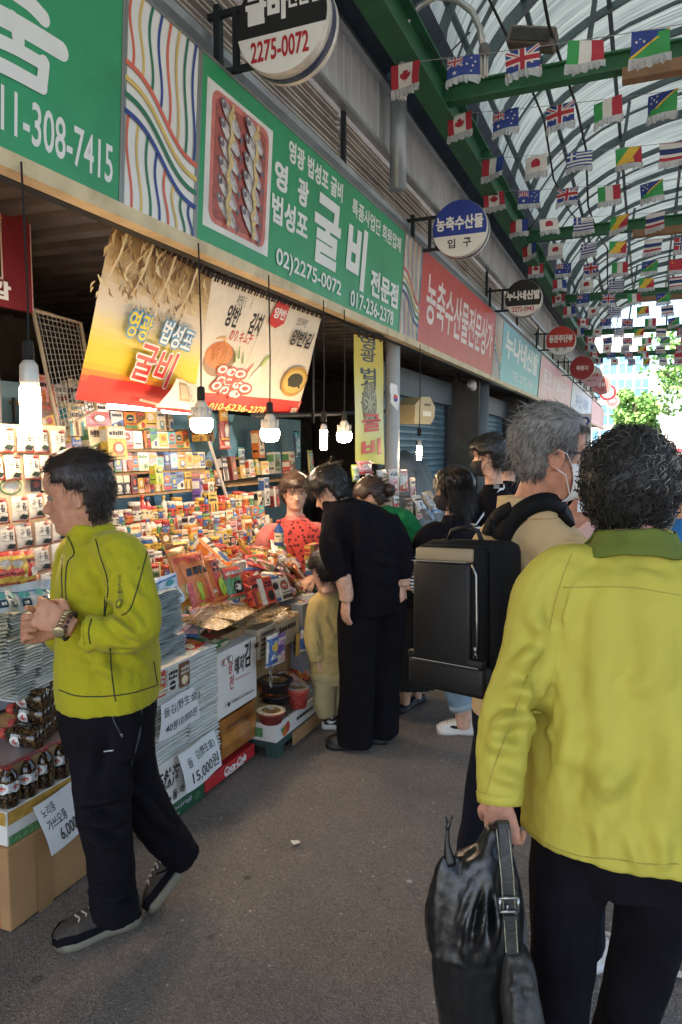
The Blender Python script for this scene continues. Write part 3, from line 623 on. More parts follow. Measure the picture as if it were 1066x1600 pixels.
# ---- the bright end of the street
glassm = M('blue_glazing', '#5f93b8', .15, .1, .2, 1.2); wallw = M('far_wall', '#d9d4cc', .7); 
b2 = thing('glass_building', 'pale building with blue glazing at the far end of the street', 'building', (-1.2, 62, 0))
mb = MB(); mb.box((-6, 3, 5.5), (14, 6, 11)); mb.build('wall', wallw, b2)
for k in range(4):
    for j in range(4):
        mb = MB(); mb.box((-2.3+k*1.2-.6, -.03, 2.3+j*2.0), (1.0, .1, 1.5)); f_ = mb.build('window', glassm, b2)
        mb = MB(); mb.box((-2.3+k*1.2-.6, -.1, 2.3+j*2.0), (1.0, .05, .06)); mb.box((-2.3+k*1.2-.6, -.1, 2.3+j*2.0), (.05, .05, 1.5)); mb.build('frame', wallw, f_)
b3 = thing('white_hall', 'low white building with a pinkish wall and red band at the far right', 'building', (7, 58, 0))
mb = MB(); mb.box((0, 2, 1.7), (15, 4, 3.4)); mb.build('wall', M('far_pink', '#dccbc4', .7), b3); mb = MB(); mb.box((0, -.05, 1.5), (15.1, .1, .25)); mb.build('red_band', M('far_red', '#b5474c', .6), b3); mb = MB(); mb.box((0, -.05, .6), (15.1, .1, .7)); mb.build('window_band', M('far_lilac', '#9fa6c0', .4), b3)
def leaf_cloud(mb, c, r, n, size, rnd):
    for _ in range(n):
        d = Vector((rnd.gauss(0, 1), rnd.gauss(0, 1), rnd.gauss(0, 1))).normalized()*(rnd.random()**.4); p = Vector(c)+Vector((d.x*r[0], d.y*r[1], d.z*r[2]))
        if noise.noise(p*.7) < -.12: continue
        a = Vector((rnd.gauss(0, 1), rnd.gauss(0, 1), rnd.gauss(0, 1))).normalized()*size; b = a.cross(Vector((rnd.gauss(0, 1), rnd.gauss(0, 1), 1))).normalized()*size*.6
        mb.add([p-a, p+b, p+a, p-b], [(0, 1, 2, 3)], rnd.randrange(3))
def tree(x, y, h, r, lab, seed):
    rnd = random.Random(seed); t = thing('broadleaf_tree', lab, 'tree', (x, y, 0)); mb = MB(); mb.tube([(0, 0, 0), (.1, 0, h*.3), (-.1, .1, h*.6), (0, 0, h*.9)], [.3, .24, .16, .05], 8)
    for k in range(7): a = k*.9; mb.tube([(0, 0, h*(.35+.06*k)), (r*.4*math.cos(a), r*.4*math.sin(a), h*(.5+.05*k)), (r*.75*math.cos(a), r*.75*math.sin(a), h*(.6+.05*k))], [.1, .06, .02], 6)
    mb.build('trunk', M('bark', '#5a4c3e', .9), t); mb = MB()
    for k in range(10): a = k*2.4; leaf_cloud(mb, (r*.55*math.cos(a), r*.55*math.sin(a), h*(.55+.045*k)), (r*.5, r*.5, h*.14), 420, .17, rnd)
    mb.build('crown', [M('leaf_a', '#7fa85a', .6, spec=.2), M('leaf_b', '#5f8c46', .6, spec=.2), M('leaf_c', '#9abd6e', .6, spec=.2)], t)
tree(2.4, 44, 7.5, 3.0, 'leafy green tree in sunlight beyond the end of the arcade', 1)
tree(7.5, 50, 8.5, 3.4, 'second sunlit tree at the right, farther beyond the arcade', 2)
tree(-.7, 52, 5.2, 1.5, 'small tree in front of the blue glazed building', 3)
# vertical street sign far down on the left
p = onY(914, 683, 24.0); t = thing('vertical_shop_sign', 'tall white upright sign with blue emblem on top and dark lettering, beside the far shops', 'sign', (p.x, 24.0, 0))
mb = MB(); mb.box((0, 0, p.z-.02), (.36, .12, 1.5)); mb.build('sign_panel', white, t); mb = MB(); mb.box((-.36, .05, p.z-.02), (.34, .1, 1.5)); mb.build('side_panel', M('side_maroon', '#7b2f37', .5), t); mb = MB(); mb.tube([(0, .05, 0), (0, .05, p.z-.7)], .05, 8); mb.build('post', framem, t)
f = Flat(plane_fn((0, -.062, p.z), (1, 0, 0), (0, 0, 1))); f.ell(0, .5, .15, .15, navy, 6); f.ell(0, .5, .07, .07, letter, 12)
for k, ch in enumerate('부산광역시'): f.text(ch, -.09, .14-.2*k, .09, .3-.2*k, dark, .02)
f.build('lettering', t)
# ================================================================== people: tools
from mathutils.bvhtree import BVHTree
HR = _rt.copy(); HF = Vector((-math.sin(R(YAW)), math.cos(R(YAW)), 0)); UPV = Vector((0, 0, 1))
def facing(deg):
    """Horizontal direction turned deg to the right of the camera's own (0 = away from the camera, -90 = to the left)."""
    return (HF*math.cos(R(deg)) + HR*math.sin(R(deg))).normalized()
def cr(P, n=6):
    """Catmull-Rom through points that may carry radii: list of (Vector, r...) -> smoothed list."""
    A = [np.array(list(p[0])+list(p[1:]), float) for p in P]; A = [2*A[0]-A[1]]+A+[2*A[-1]-A[-2]]; out = []
    for i in range(1, len(A)-2):
        for k in range(n):
            t = k/n; out.append(.5*((2*A[i])+(-A[i-1]+A[i+1])*t+(2*A[i-1]-5*A[i]+4*A[i+1]-A[i+2])*t*t+(-A[i-1]+3*A[i]-3*A[i+1]+A[i+2])*t**3))
    out.append(A[-2]); return out
def limb(mb, P, n=6, sides=14, mi=0):
    c = cr(P, n); mb.tube([Vector(a[:3]) for a in c], [max(a[3], .002) for a in c], sides, mi)
def torso(mb, rings, rv, fv, n=5, sides=24, ex=2.3):
    """rings: (centre, half width, half depth[, turn in degrees])"""
    c = cr([(r[0], r[1], r[2], r[3] if len(r) > 3 else 0) for r in rings], n); V = []; F = []
    for a in c:
        q = R(a[5]); rr = rv*math.cos(q)+fv*math.sin(q); ff = fv*math.cos(q)-rv*math.sin(q)
        for k in range(sides):
            t = 2*math.pi*k/sides; cs, sn = math.cos(t), math.sin(t)
            V.append(Vector(a[:3]) + rr*(a[3]*math.copysign(abs(cs)**(2/ex), cs)) + ff*(a[4]*math.copysign(abs(sn)**(2/ex), sn)))
    m = len(c)
    for i in range(m-1):
        for k in range(sides): F.append((i*sides+k, i*sides+(k+1) % sides, (i+1)*sides+(k+1) % sides, (i+1)*sides+k))
    F += [tuple(range(sides))[::-1], tuple(range((m-1)*sides, m*sides))]; mb.add(V, F)
_Z = np.array([-.035, -.01, 0, .012, .026, .04, .055, .068, .085, .105, .122, .14, .165, .19, .208, .222, .23, .2335])
_FY = np.array([.018, .05, .074, .086, .086, .087, .089, .087, .085, .082, .086, .094, .094, .081, .061, .036, .014, -.008])
_BY = np.array([-.052, -.05, -.05, -.052, -.056, -.062, -.07, -.077, -.086, -.094, -.099, -.102, -.1, -.088, -.07, -.047, -.028, -.012])
_WX = np.array([.05, .05, .047, .05, .056, .061, .065, .067, .07, .073, .075, .077, .076, .067, .054, .036, .019, .003])
_NZ = np.array([.058, .064, .07, .075, .08, .09, .1, .11, .12, .13]); _NH = np.array([0, .007, .02, .0255, .024, .0185, .013, .008, .0035, 0])
def head_xyz(z, t, nose=1.0):
    fy, by, wx = np.interp(z, _Z, _FY), np.interp(z, _Z, _BY), np.interp(z, _Z, _WX)
    x = wx*np.sin(t)*1.0; mid = (fy+by)/2; y = mid+(fy-by)/2*np.cos(t)
    fr = np.clip(np.cos(t), 0, 1)
    jaw = np.clip((.05-z)/.05, 0, 1)*np.clip(np.cos(t), 0, 1); x = x*(1-.25*jaw)
    y += nose*np.interp(z, _NZ, _NH)*np.exp(-(x/np.interp(z, [.06, .08, .12], [.0155, .0125, .009]))**2)*fr
    for s in (-1, 1):
        y -= .0085*np.exp(-((x-s*.031)/.016)**2-((z-.1125)/.009)**2)*fr
        y += .004*np.exp(-((x-s*.033)/.02)**2-((z-.13)/.006)**2)*fr
        y += .004*np.exp(-((x-s*.042)/.02)**2-((z-.085)/.014)**2)*fr
        y -= .003*np.exp(-((x-s*.027)/.008)**2-((z-.06)/.012)**2)*fr
    lipw = np.exp(-(x/.021)**4)
    y += fr*lipw*(.0045*np.exp(-((z-.0565)/.0045)**2)+.0045*np.exp(-((z-.0445)/.005)**2)-.0045*np.exp(-((z-.0508)/.0018)**2)-.003*np.exp(-((z-.033)/.006)**2))
    return x, y, z
def head_part(nose=1.0, nz=84, nt=72):
    zs = np.interp(np.linspace(0, 1, nz), [0, .55, 1], [-.035, .13, .2335]); V = []; F = []
    for z in zs:
        for k in range(nt): V.append([float(q) for q in head_xyz(z, 2*math.pi*k/nt, nose)])
    for i in range(nz-1):
        for k in range(nt): F.append(((i+1)*nt+k, (i+1)*nt+(k+1) % nt, i*nt+(k+1) % nt, i*nt+k))
    F += [tuple(range(nt)), tuple(range((nz-1)*nt, nz*nt))[::-1]]; return V, F
def ear_part(mb, T, s):
    E = T @ Matrix.Translation((s*.0735, -.008, .097)) @ Matrix.Scale(.86, 4) @ Matrix.Rotation(-s*.42, 4, 'Z') @ Matrix.Rotation(s*.12, 4, 'Y') @ Matrix.Rotation(-.18, 4, 'X')
    pts = []
    for k in range(15):
        a = R(-70+k*320/14); w_ = 1+.15*math.sin(a); pts.append((0.006*s, -.016*math.cos(a)*-1*w_*-1, .031*math.sin(a)))
    mb.tube(pts, [.0048]*15, 8, 0, True, E)
    mb.add(*_disc_pts(.0145, .028, s), 0, E)
def _disc_pts(a, b, s):
    V = [(s*.004, 0, 0), (-s*.006, 0, 0)]; n = 16
    V += [(s*.005, a*math.cos(2*math.pi*k/n), b*math.sin(2*math.pi*k/n)) for k in range(n)]; V += [(-s*.006, a*math.cos(2*math.pi*k/n), b*math.sin(2*math.pi*k/n)) for k in range(n)]
    F = []
    for k in range(n):
        j = (k+1) % n; F += [(0, 2+k, 2+j), (1, 2+n+j, 2+n+k), (2+k, 2+n+k, 2+n+j, 2+j)]
    return V, F
def frame(o, fwd, up=UPV, sc=1.0):
    """Matrix of a head: x to the person's right, y where it faces, z up."""
    f = Vector(fwd).normalized(); r = f.cross(Vector(up)).normalized(); u = r.cross(f)
    m = Matrix(((r.x, f.x, u.x, o[0]), (r.y, f.y, u.y, o[1]), (r.z, f.z, u.z, o[2]), (0, 0, 0, 1)))
    return m @ Matrix.Scale(sc, 4)
def hand(mb, wrist, d, back, thumb, curl=(30, 35, 25), spread=.06, sc=1.0, tcurl=25, per=None):
    """wrist point, finger direction, direction the back of the hand faces, thumb side (a direction)."""
    d = Vector(d).normalized(); b = (Vector(back)-d*Vector(back).dot(d)).normalized(); s = d.cross(b)
    if s.dot(Vector(thumb)) < 0: s = -s
    W = Vector(wrist)
    V = []; F = []; rows = [(-.02, .026, .02), (.0, .027, .019), (.025, .035, .0175), (.055, .041, .0155), (.083, .041, .012), (.092, .038, .009)]; n = 16
    for (l, a, h) in rows:
        for k in range(n):
            t = 2*math.pi*k/n; V.append(W+d*l*sc+s*(a*math.cos(t))*sc+b*(h*math.sin(t))*sc)
    for i in range(len(rows)-1):
        for k in range(n): F.append((i*n+k, i*n+(k+1) % n, (i+1)*n+(k+1) % n, (i+1)*n+k))
    F += [tuple(range(n))[::-1], tuple(range((len(rows)-1)*n, len(rows)*n))]; mb.add(V, F)
    for i, (off, L, r) in enumerate(((.031, .072, .0092), (.0105, .08, .0095), (-.0105, .074, .0092), (-.0305, .058, .0082))):
        cu = (per[i] if per else curl); p = W+d*.078*sc+s*off*sc; ang = 0; dd = (d+s*(off/.031)*spread).normalized(); P = [(p-dd*.02*sc, r*sc*1.05), (p, r*sc*1.08)]
        for j, fr in enumerate((.46, .3, .24)):
            ang += R(cu[j]); q = dd*math.cos(ang)-b*math.sin(ang); p = p+q*L*fr*sc; P.append((p, r*sc*(.98-.1*j)))
        limb(mb, P, 3, 8)
    p = W+d*.018*sc+s*.022*sc-b*.006*sc; q = (d*.62+s*.75-b*.3).normalized(); P = [(p, .013*sc), (p+q*.035*sc, .0125*sc)]
    p = p+q*.035*sc; q2 = (q*math.cos(R(tcurl))+(d*.7-b*.6-s*.45).normalized()*math.sin(R(tcurl)+.3)).normalized(); P.append((p+q2*.032*sc, .0105*sc)); q3 = (q2+(-b*.3-s*.3+d*.3)*math.sin(R(tcurl))).normalized(); P.append((p+q2*.032*sc+q3*.027*sc, .0085*sc))
    limb(mb, P, 3, 8)
def skin_mat(name, col, col2):
    if name in _mats: return _mats[name]
    m = M(name, col, .55, var=.16, vscale=45, bump=.2, bscale=260, spec=.35); t = m.node_tree; b = t.nodes['Principled BSDF']
    a = t.nodes.new('ShaderNodeAttribute'); a.attribute_name = 'tint'; mx = t.nodes.new('ShaderNodeMix'); mx.data_type = 'RGBA'
    src = b.inputs['Base Color'].links[0].from_socket; t.links.new(a.outputs['Fac'], mx.inputs[0]); t.links.new(src, mx.inputs[6]); mx.inputs[7].default_value = lin(col2); t.links.new(mx.outputs[2], b.inputs['Base Color'])
    b.inputs['Subsurface Weight'].default_value = .08; b.inputs['Subsurface Radius'].default_value = (.012, .005, .003)
    return m
def body(t, mb, T, m, voxel=.005, nose=1.25):
    """One continuous skin: head, neck, trunk, arms, hands, legs."""
    V, F = head_part(nose); mb.add(V, F, 0, T); ear_part(mb, T, 1); ear_part(mb, T, -1)
    me = bpy.data.meshes.new('body'); me.from_pydata(mb.V, [], mb.F); me = remesh(me, voxel, 1, .35); me.name = 'body'
    P = getv(me); Ti = np.array(T.inverted()); L = P@Ti[:3, :3].T+Ti[:3, 3]; x, y, z = L.T
    tint = np.exp(-(x/.021)**4)*np.exp(-((z-.0505)/.0085)**4)*(y > .06)*.75          # lips
    tint += .35*np.exp(-((np.abs(x)-.04)/.02)**2-((z-.08)/.018)**2)*(y > .04)*(z < .12)
    at_ = me.attributes.new('tint', 'FLOAT', 'POINT'); at_.data.foreach_set('value', np.clip(tint, 0, 1).astype(np.float32))
    me.materials.clear(); return link('body', me, m, t, True)
def cloth(t, name, mb, m, voxel=.008, sm=3, folds=(), nz=(), attr=None, post=None):
    """Garment: pieces joined into one skin, then pushed into folds. folds: (p0, p1, width, height); nz: (scale vector, height)."""
    me = bpy.data.meshes.new(name); me.from_pydata(mb.V, [], mb.F); me = remesh(me, voxel, sm); me.name = name
    P = getv(me); N = getn(me); D = np.zeros(len(P))
    bv = None
    for fo in folds:
        if len(fo) == 4:
            pl = [np.array(fo[0]), np.array(fo[1])]; wd, h = fo[2], fo[3]
        else:                                              # two pixels: the crease runs over the cloth seen between them
            if bv is None: bv = BVHTree.FromPolygons([Vector(p) for p in P], [list(p.vertices) for p in me.polygons])
            xa, ya, xb, yb, wd, h = fo; pl = []
            for k in range(7):
                u = k/6; bow = math.sin(u*math.pi)*.06*(1 if int(xa*7+ya) % 2 else -1); q = _ray(xa+(xb-xa)*u-(yb-ya)*bow, ya+(yb-ya)*u+(xb-xa)*bow).normalized(); l, n_, i_, d_ = bv.ray_cast(_C, q)
                if l is not None: pl.append(np.array(l))
            if len(pl) < 2: continue
        best = np.full(len(P), 9.); bu = np.zeros(len(P)); ns = len(pl)-1
        for k in range(ns):
            a, b = pl[k], pl[k+1]; ab = b-a; tt = np.clip(((P-a)@ab)/max(ab@ab, 1e-9), 0, 1); ds = np.linalg.norm(P-a-tt[:, None]*ab, axis=1); m_ = ds < best; best[m_] = ds[m_]; bu[m_] = (k+tt[m_])/ns
        D += 1.6*h*(np.exp(-(best/wd)**2)-.55*np.exp(-((best-wd*1.8)/(wd*.8))**2))*np.clip(np.sin(np.pi*np.clip(bu*.86+.07, 0, 1)), 0, 1)
    for (s, h, seed) in nz:
        s = np.array(s); Q = P*s+seed*7.3
        D += h*np.array([noise.noise(Vector(q)) for q in Q])
    setv(me, P+N*D[:, None])
    if post: post(me)
    me.materials.clear(); return link(name, me, m, t, True)
def shoe(t, heel, toe, up, m_up, m_sole, m_lace=None, wd=.1, hgt=.1, low=False, swoosh=None, guard=None):
    """A shoe from heel to toe along the ground line; parts: sole, upper, laces."""
    heel = Vector(heel); toe = Vector(toe); X = (toe-heel); L = X.length; X.normalize(); Y = Vector(up).cross(X).normalized(); Z = X.cross(Y)
    T = Matrix(((X.x, Y.x, Z.x, heel.x), (X.y, Y.y, Z.y, heel.y), (X.z, Y.z, Z.z, heel.z), (0, 0, 0, 1)))
    k = L/.28
    xs = [0, .015, .06, .12, .17, .215, .25, .27, .28]; ws = [.4, .7, .78, .7, .88, 1, .85, .55, .15]
    def ring(z, gr): return [(x*k, s*w_*wd/2*gr, z) for x, w_, s in [(x, w_, 1) for x, w_ in zip(xs, ws)]+[(x, w_, -1) for x, w_ in list(zip(xs, ws))[::-1]]]
    mb = MB(); r0, r1, r2 = ring(0, 1.0), ring(.014, 1.06), ring(.03, 1.02); n = len(r0)
    for rr in (r1, r2):
        for i, p in enumerate(rr): rr[i] = (p[0], p[1], p[2]+(.012 if p[0] > .25*k else .006 if p[0] < .03*k else 0))
    mb.add(r0+r1+r2, [tuple(range(n))[::-1], tuple(range(2*n, 3*n))]+[(j*n+i, j*n+(i+1) % n, (j+1)*n+(i+1) % n, (j+1)*n+i) for j in (0, 1) for i in range(n)], 0, T); mb.build('sole', m_sole, t, True)
    hs = [.075, .095, .1, .09 if not low else .06, .078 if not low else .045, .062 if not low else .04, .052 if not low else .036, .04, .028]
    mb = MB(); V = []; F = []; sd = 14
    for x, w_, h in zip(xs, ws, hs):
        h = h*hgt/.1+.012
        for q in range(sd):
            a = math.pi*q/(sd-1); V.append((x*k, w_*wd/2*math.copysign(abs(math.cos(a))**.75, math.cos(a)), .024+(h-.024)*max(0, math.sin(a))**.8))
    for i in range(len(xs)-1):
        for q in range(sd-1): F.append((i*sd+q, i*sd+q+1, (i+1)*sd+q+1, (i+1)*sd+q))
    F += [tuple(range(sd)), tuple(range((len(xs)-1)*sd, len(xs)*sd))[::-1]]; mb.add(V, F, 0, T)
    o = mb.build('upper', m_up, t, True)
    if guard:
        mb = MB(); g = []
        for z, gr in ((.03, 1.05), (.046, 1.04), (.056, .93)): g.append([(x*k+(.004 if x > .2 else 0), s_*w_*wd/2*gr, z-(.012 if x > .26 else 0)) for x, w_, s_ in [(x, w_, 1) for x, w_ in zip(xs, ws)]+[(x, w_, -1) for x, w_ in list(zip(xs, ws))[::-1]]])
        for r_ in g: r_.append(r_[0])
        mb.sheet(g, 0, T); mb.build('toe_guard', guard, t, True)
        mb = MB()
        for s_ in (1, -1):
            for x0, x1 in ((.07, .12), (.1, .16)): mb.tube([(x0*k, s_*wd*.40, .045), ((x0+x1)/2*k, s_*wd*.40, .062), (x1*k, s_*wd*.30, .078)], .0035, 5, 0, True, T)
        mb.build('side_overlay', guard, t, True)
    if m_lace:
        mb = MB()
        for q in range(5):
            x = (.115+.022*q)*k; h = (.083-.0055*q)*hgt/.1+.02; mb.tube([(x, -.028, h-.012), (x+.006, -.012, h), (x-.004, .012, h), (x+.004, .028, h-.012)], .0032, 6, 0, True, T)
        mb.build('laces', m_lace, t, True)
    if swoosh:
        mb = MB(); pts = [(.19, .05), (.15, .038), (.11, .04), (.075, .052), (.05, .066), (.07, .058), (.11, .052), (.15, .056), (.175, .06)]
        for s in (1, -1): mb.add([(x*k, s*(wd/2*np.interp(x, xs, ws)*(1-.12*(z/.1))+.004), z) for x, z in pts], [list(range(len(pts)))], 0, T)
        mb.build('swoosh_mark', swoosh, t)
    return T
class HeadHair:
    def __init__(s, T):
        V, F = head_part(.2, 50, 48); s.V = V; s.F = F; s.bvh = BVHTree.FromPolygons([Vector(v) for v in V], F); s.T = T
    def snap(s, p, off):
        l, n, i, d = s.bvh.find_nearest(p)
        return l+n*off
    def shell(s, mb, region, th, nzs=40, nza=.3, mi=0):
        """Cap over the scalp where region(x, y, z) > 0 (metres inside the hairline)."""
        n = 48; P = []
        for v in s.V:
            v = Vector(v); r = region(*v); l, nn, i, d = s.bvh.find_nearest(v); k = max(0, min(1, r/.02))
            P.append((v+nn*(th(*v)*(k**.7)*(1+nza*noise.noise(v*nzs))+(.0008 if r > 0 else -.006)), r))
        V = [p[0] for p in P]; F = [f for f in s.F if max(P[i][1] for i in f) > 0]; mb.add(V, F, mi, s.T)
    def strands(s, mb, region, comb, n, length, off, w=.0011, seg=5, mis=(0,), rnd=None, lift=0.0, curl=0.0, jit=.35, minz=-1):
        rnd = rnd or random.Random(1); cnt = 0; tries = 0
        while cnt < n and tries < n*30:
            tries += 1; f = s.F[rnd.randrange(len(s.F)-2)]; p = Vector(s.V[f[0]]).lerp(Vector(s.V[f[2]]), rnd.random())
            if region(*p) < .002: continue
            cnt += 1; L = length(*p)*rnd.uniform(.7, 1.15); o0 = off(*p)*rnd.uniform(.6, 1.1); pts = []; rs = []; d = None; q = s.snap(p, o0*.6); ph = rnd.random()*6.3; cq = rnd.uniform(.7, 1.3)
            jv = Vector((rnd.gauss(0, 1), rnd.gauss(0, 1), rnd.gauss(0, 1)))*jit
            for k in range(seg+1):
                u = k/seg; c = Vector(comb(*q))+jv; c.normalize(); pts.append(q.copy()); rs.append(w*(1-.75*u)*cq)
                oo = o0*(.6+.5*min(1, u*2))+lift*u*u
                q = q+c*(L/seg); l, nn, i_, dd = s.bvh.find_nearest(q)
                if (q-l).dot(nn) < oo or lift == 0: q = l+nn*oo if q.z > minz else q
            if curl:
                q2 = []
                for k, a in enumerate(pts):
                    u = k/seg; l, nn, i_, dd = s.bvh.find_nearest(a); tg = nn.cross(Vector((.3, .2, 1))).normalized(); q2.append(a+(tg*math.cos(ph+u*9)+nn*math.sin(ph+u*9))*curl*(.4+.6*u))
                pts = q2
            mb.tube(pts, rs, 3, rnd.choice(mis), False, s.T)
def face_mask(t, T, m, mstrap, zlo=.0, zhi=.088, puff=.012, ear_s=(1, -1)):
    V = []; F = []; nu, nv = 18, 10
    for j in range(nv+1):
        z = zlo-.006+(zhi-zlo+.006)*j/nv
        for i in range(nu+1):
            a = -1.25+2.5*i/nu; x, y, zz = [float(q) for q in head_xyz(z, a, 0.0)]
            k = math.cos(a)**2*math.sin(math.pi*min(1, max(0, (j+.6)/(nv+1.2)))); x *= 1.05
            V.append((x, y+.006+puff*k+(.022*math.exp(-(x/.016)**2)*np.interp(z, [.05, .065, .09], [.3, .9, .75])), z))
    for j in range(nv):
        for i in range(nu): F.append((j*(nu+1)+i, j*(nu+1)+i+1, (j+1)*(nu+1)+i+1, (j+1)*(nu+1)+i))
    mb = MB(); mb.add(V, F, 0, T); o = mb.build('face_mask', m, t, True)
    sb = MB()
    for s in (1, -1):
        xa, ya, za = [float(q) for q in head_xyz(zhi-.012, s*1.2, 0)]; xb, yb, zb = [float(q) for q in head_xyz(zlo+.012, s*1.2, 0)]
        sb.tube([(xa*1.05, ya+.006, za), (s*.082, .012, .115), (s*.083, -.012, .125)], .0016, 5, 0, True, T); sb.tube([(xb*1.05, yb+.006, zb), (s*.077, .015, .06), (s*.08, -.012, .075)], .0016, 5, 0, True, T)
    sb.build('ear_loop', mstrap, o); return o
def eyes(t, T, sm, brow='#2a2220'):
    for s in (1, -1):
        c = Vector((s*.031, .068, .1122)); mb = MB(); Tm = T @ Matrix.Translation(c)
        mb.lathe([(.0001, -.0118)]+[(.0118*math.cos(a), .0118*math.sin(a)) for a in [R(-80+16*i) for i in range(11)]]+[(.0001, .0118)], 12, 0, Tm); e = mb.build('eye', M('eye_white_shaded', '#7d746d', .3, var=0), t, True)  # eyeball colour darkened to stand in for the shade of the lids
        mb = MB(); mb.lathe([(.0055, 0), (.0052, .0012), (.0001, .002)], 12, 0, Tm @ Matrix.Translation((0, .0108, 0)) @ Matrix.Rotation(-math.pi/2, 4, 'X')); mb.build('iris', M('iris_dark', '#1c1210', .15, var=0), e)
        mb = MB(); pts = [(-.017, .072, .115), (-.008, .0815, .1175), (0, .0838, .1182), (.009, .0805, .118), (.018, .070, .116)]
        mb.tube([(s*.031+x*s*1, y_-.003, z-.0115) for x, y_, z in pts], [.001, .0016, .0018, .0016, .001], 6, 0, True, T); mb.tube([(s*.031+x*s*1, y_-.001, z-.0015) for x, y_, z in pts], [.0012, .002, .0022, .002, .0012], 6, 0, True, T); mb.build('eyelid', sm, t, True)
        mb = MB(); mb.tube([(s*(.014), .097, .131), (s*.026, .0965, .1355), (s*.04, .089, .136), (s*.05, .079, .132)], [.0018, .0036, .0032, .001], 6, 0, True, T); mb.build('eyebrow', M('brow'+brow, brow, .8), t, True)
def person(label, T, skin=('skin_tan', '#bb8468', '#8a463c')):
    t = thing('person', label, 'person', (0, 0, 0)); sm = skin_mat(*skin); return t, sm
# ================================================================== people
def headT(px, py, d, fwd, tilt=0.0, sc=1.0, up=UPV):
    """Head whose ear axis lies at the given place."""
    T = frame((0, 0, 0), Vector(fwd)-UPV*math.tan(R(tilt)), up, sc); e = T @ Vector((0, -.006, .1)); return Matrix.Translation(at(px, py, d)-e) @ T
def A(*q): return [(at(p[0], p[1], p[2]),)+tuple(p[3:]) for p in q]
def figure(label, T, fv, rings, arms, legs, hands, mats, names=('jacket', 'trousers'), skin=('skin_tan', '#bb8468', '#8a463c'), neck=None, pelvis=None, vox=.006, cvox=.008, folds=(), nz=(), pfolds=(), pnz=(), arms_skin=(), legs_skin=(), post=None, sm=3):
    t, smat = person(label, T, skin); rv = fv.cross(UPV); mb = MB()
    c0 = T @ Vector((0, -.015, .045)); nb = Vector(neck) if neck else rings[-1][0]; low = nb+(rings[-3][0]-nb)*.6
    limb(mb, [(c0, .056), (c0.lerp(nb, .55), .055), (nb, .06), (low, .06)], 5, 20)
    torso(mb, [(r[0], max(r[1]*.8, .04), max(r[2]*.75, .035))+tuple(r[3:]) for r in rings], rv, fv, 4, 20)
    if pelvis: torso(mb, [(r[0], max(r[1]*.75, .04), max(r[2]*.7, .035))+tuple(r[3:]) for r in pelvis], rv, fv, 4, 20)
    for a in list(arms_skin): limb(mb, [(p[0], max(p[1]-.004, .024)) for p in a], 5, 12)
    for a in list(legs_skin): limb(mb, [(p[0], max(p[1]-.012, .034)) for p in a], 5, 12)
    for a in list(arms): limb(mb, [(p[0], max(p[1]*(.55 if q < len(a)-1 else .66), .024)) for q, p in enumerate(a)], 5, 12)
    for a in list(legs): limb(mb, [(p[0], max(p[1]*.55, .032)) for p in a], 5, 12)
    for h in hands:
        hand(mb, **h)
    b = body(t, mb, T, smat, vox)
    mj = MB(); torso(mj, rings, rv, fv, 5, 28)
    for a in arms: limb(mj, a, 6, 16)
    j = cloth(t, names[0], mj, mats[0], cvox, sm, folds, nz, post=post)
    p = None
    if mats[1] is not None:
        mp_ = MB()
        if pelvis: torso(mp_, pelvis, rv, fv, 4, 24)
        for a in legs: limb(mp_, a, 6, 16)
        p = cloth(t, names[1], mp_, mats[1], cvox, 2, pfolds, pnz)
    return t, b, j, p, smat
def bvh_of(o): return BVHTree.FromPolygons([v.co.copy() for v in o.data.vertices], [list(p.vertices) for p in o.data.polygons])
def onto(bv, px, py, h=0.0):
    """The place on a garment's surface seen at a pixel, h metres off it."""
    r = _ray(px, py).normalized(); l, n, i, d = bv.ray_cast(_C, r)
    if l is None:
        l, n, i, d = bv.find_nearest(_C+_ray(px, py)*2)
        return l+n*h
    if n.dot(r) > 0: n = -n
    return l+n*h
def seam(t, name, bv, lines, r, m, h=.001):
    mb = MB()
    for ln in lines:
        c = cr([(Vector((x, y, 0)),) for x, y in ln], 7); mb.tube([onto(bv, q[0], q[1], h) for q in c], r, 6)
    return mb.build(name, m, t, True)
def mcloth(name, col, rough=.8, bump=.25, bs=320, var=.06, wr=0.0, sheen=.0):
    m = M(name, col, rough, var=var, vscale=9, bump=bump, bscale=bs, spec=.12, sheen=sheen)
    return m
lime = mcloth('lime_fleece', '#a59d20', .9, .35, 55, .06, sheen=.1); limej = mcloth('lime_nylon', '#b2a747', .66, .22, 38, .05); olive = mcloth('olive_lining', '#626c30', .8)
blackc = mcloth('black_cloth', '#131116', .9, .5, 40, .2); navyc = mcloth('navy_cloth', '#14161f', .9, .4, 50, .15); seamm = M('dark_piping', '#2c2d1c', .7, var=0)
hair_b = M('hair_black', '#16110f', .42, var=.3, vscale=40, spec=.5); hair_br = M('hair_brown', '#3b2a21', .45, var=.3, vscale=40); hair_g = M('hair_grey', '#8e8983', .5, var=.3, vscale=60); hair_dg = M('hair_dark_grey', '#4b4744', .5, var=.3, vscale=60); hair_w = M('hair_white', '#bdb8b0', .5, var=.2)
rubber = M('sole_rubber', '#77705f', .7, var=.2, vscale=30, dirt=('#56524a', 30, .6)); 
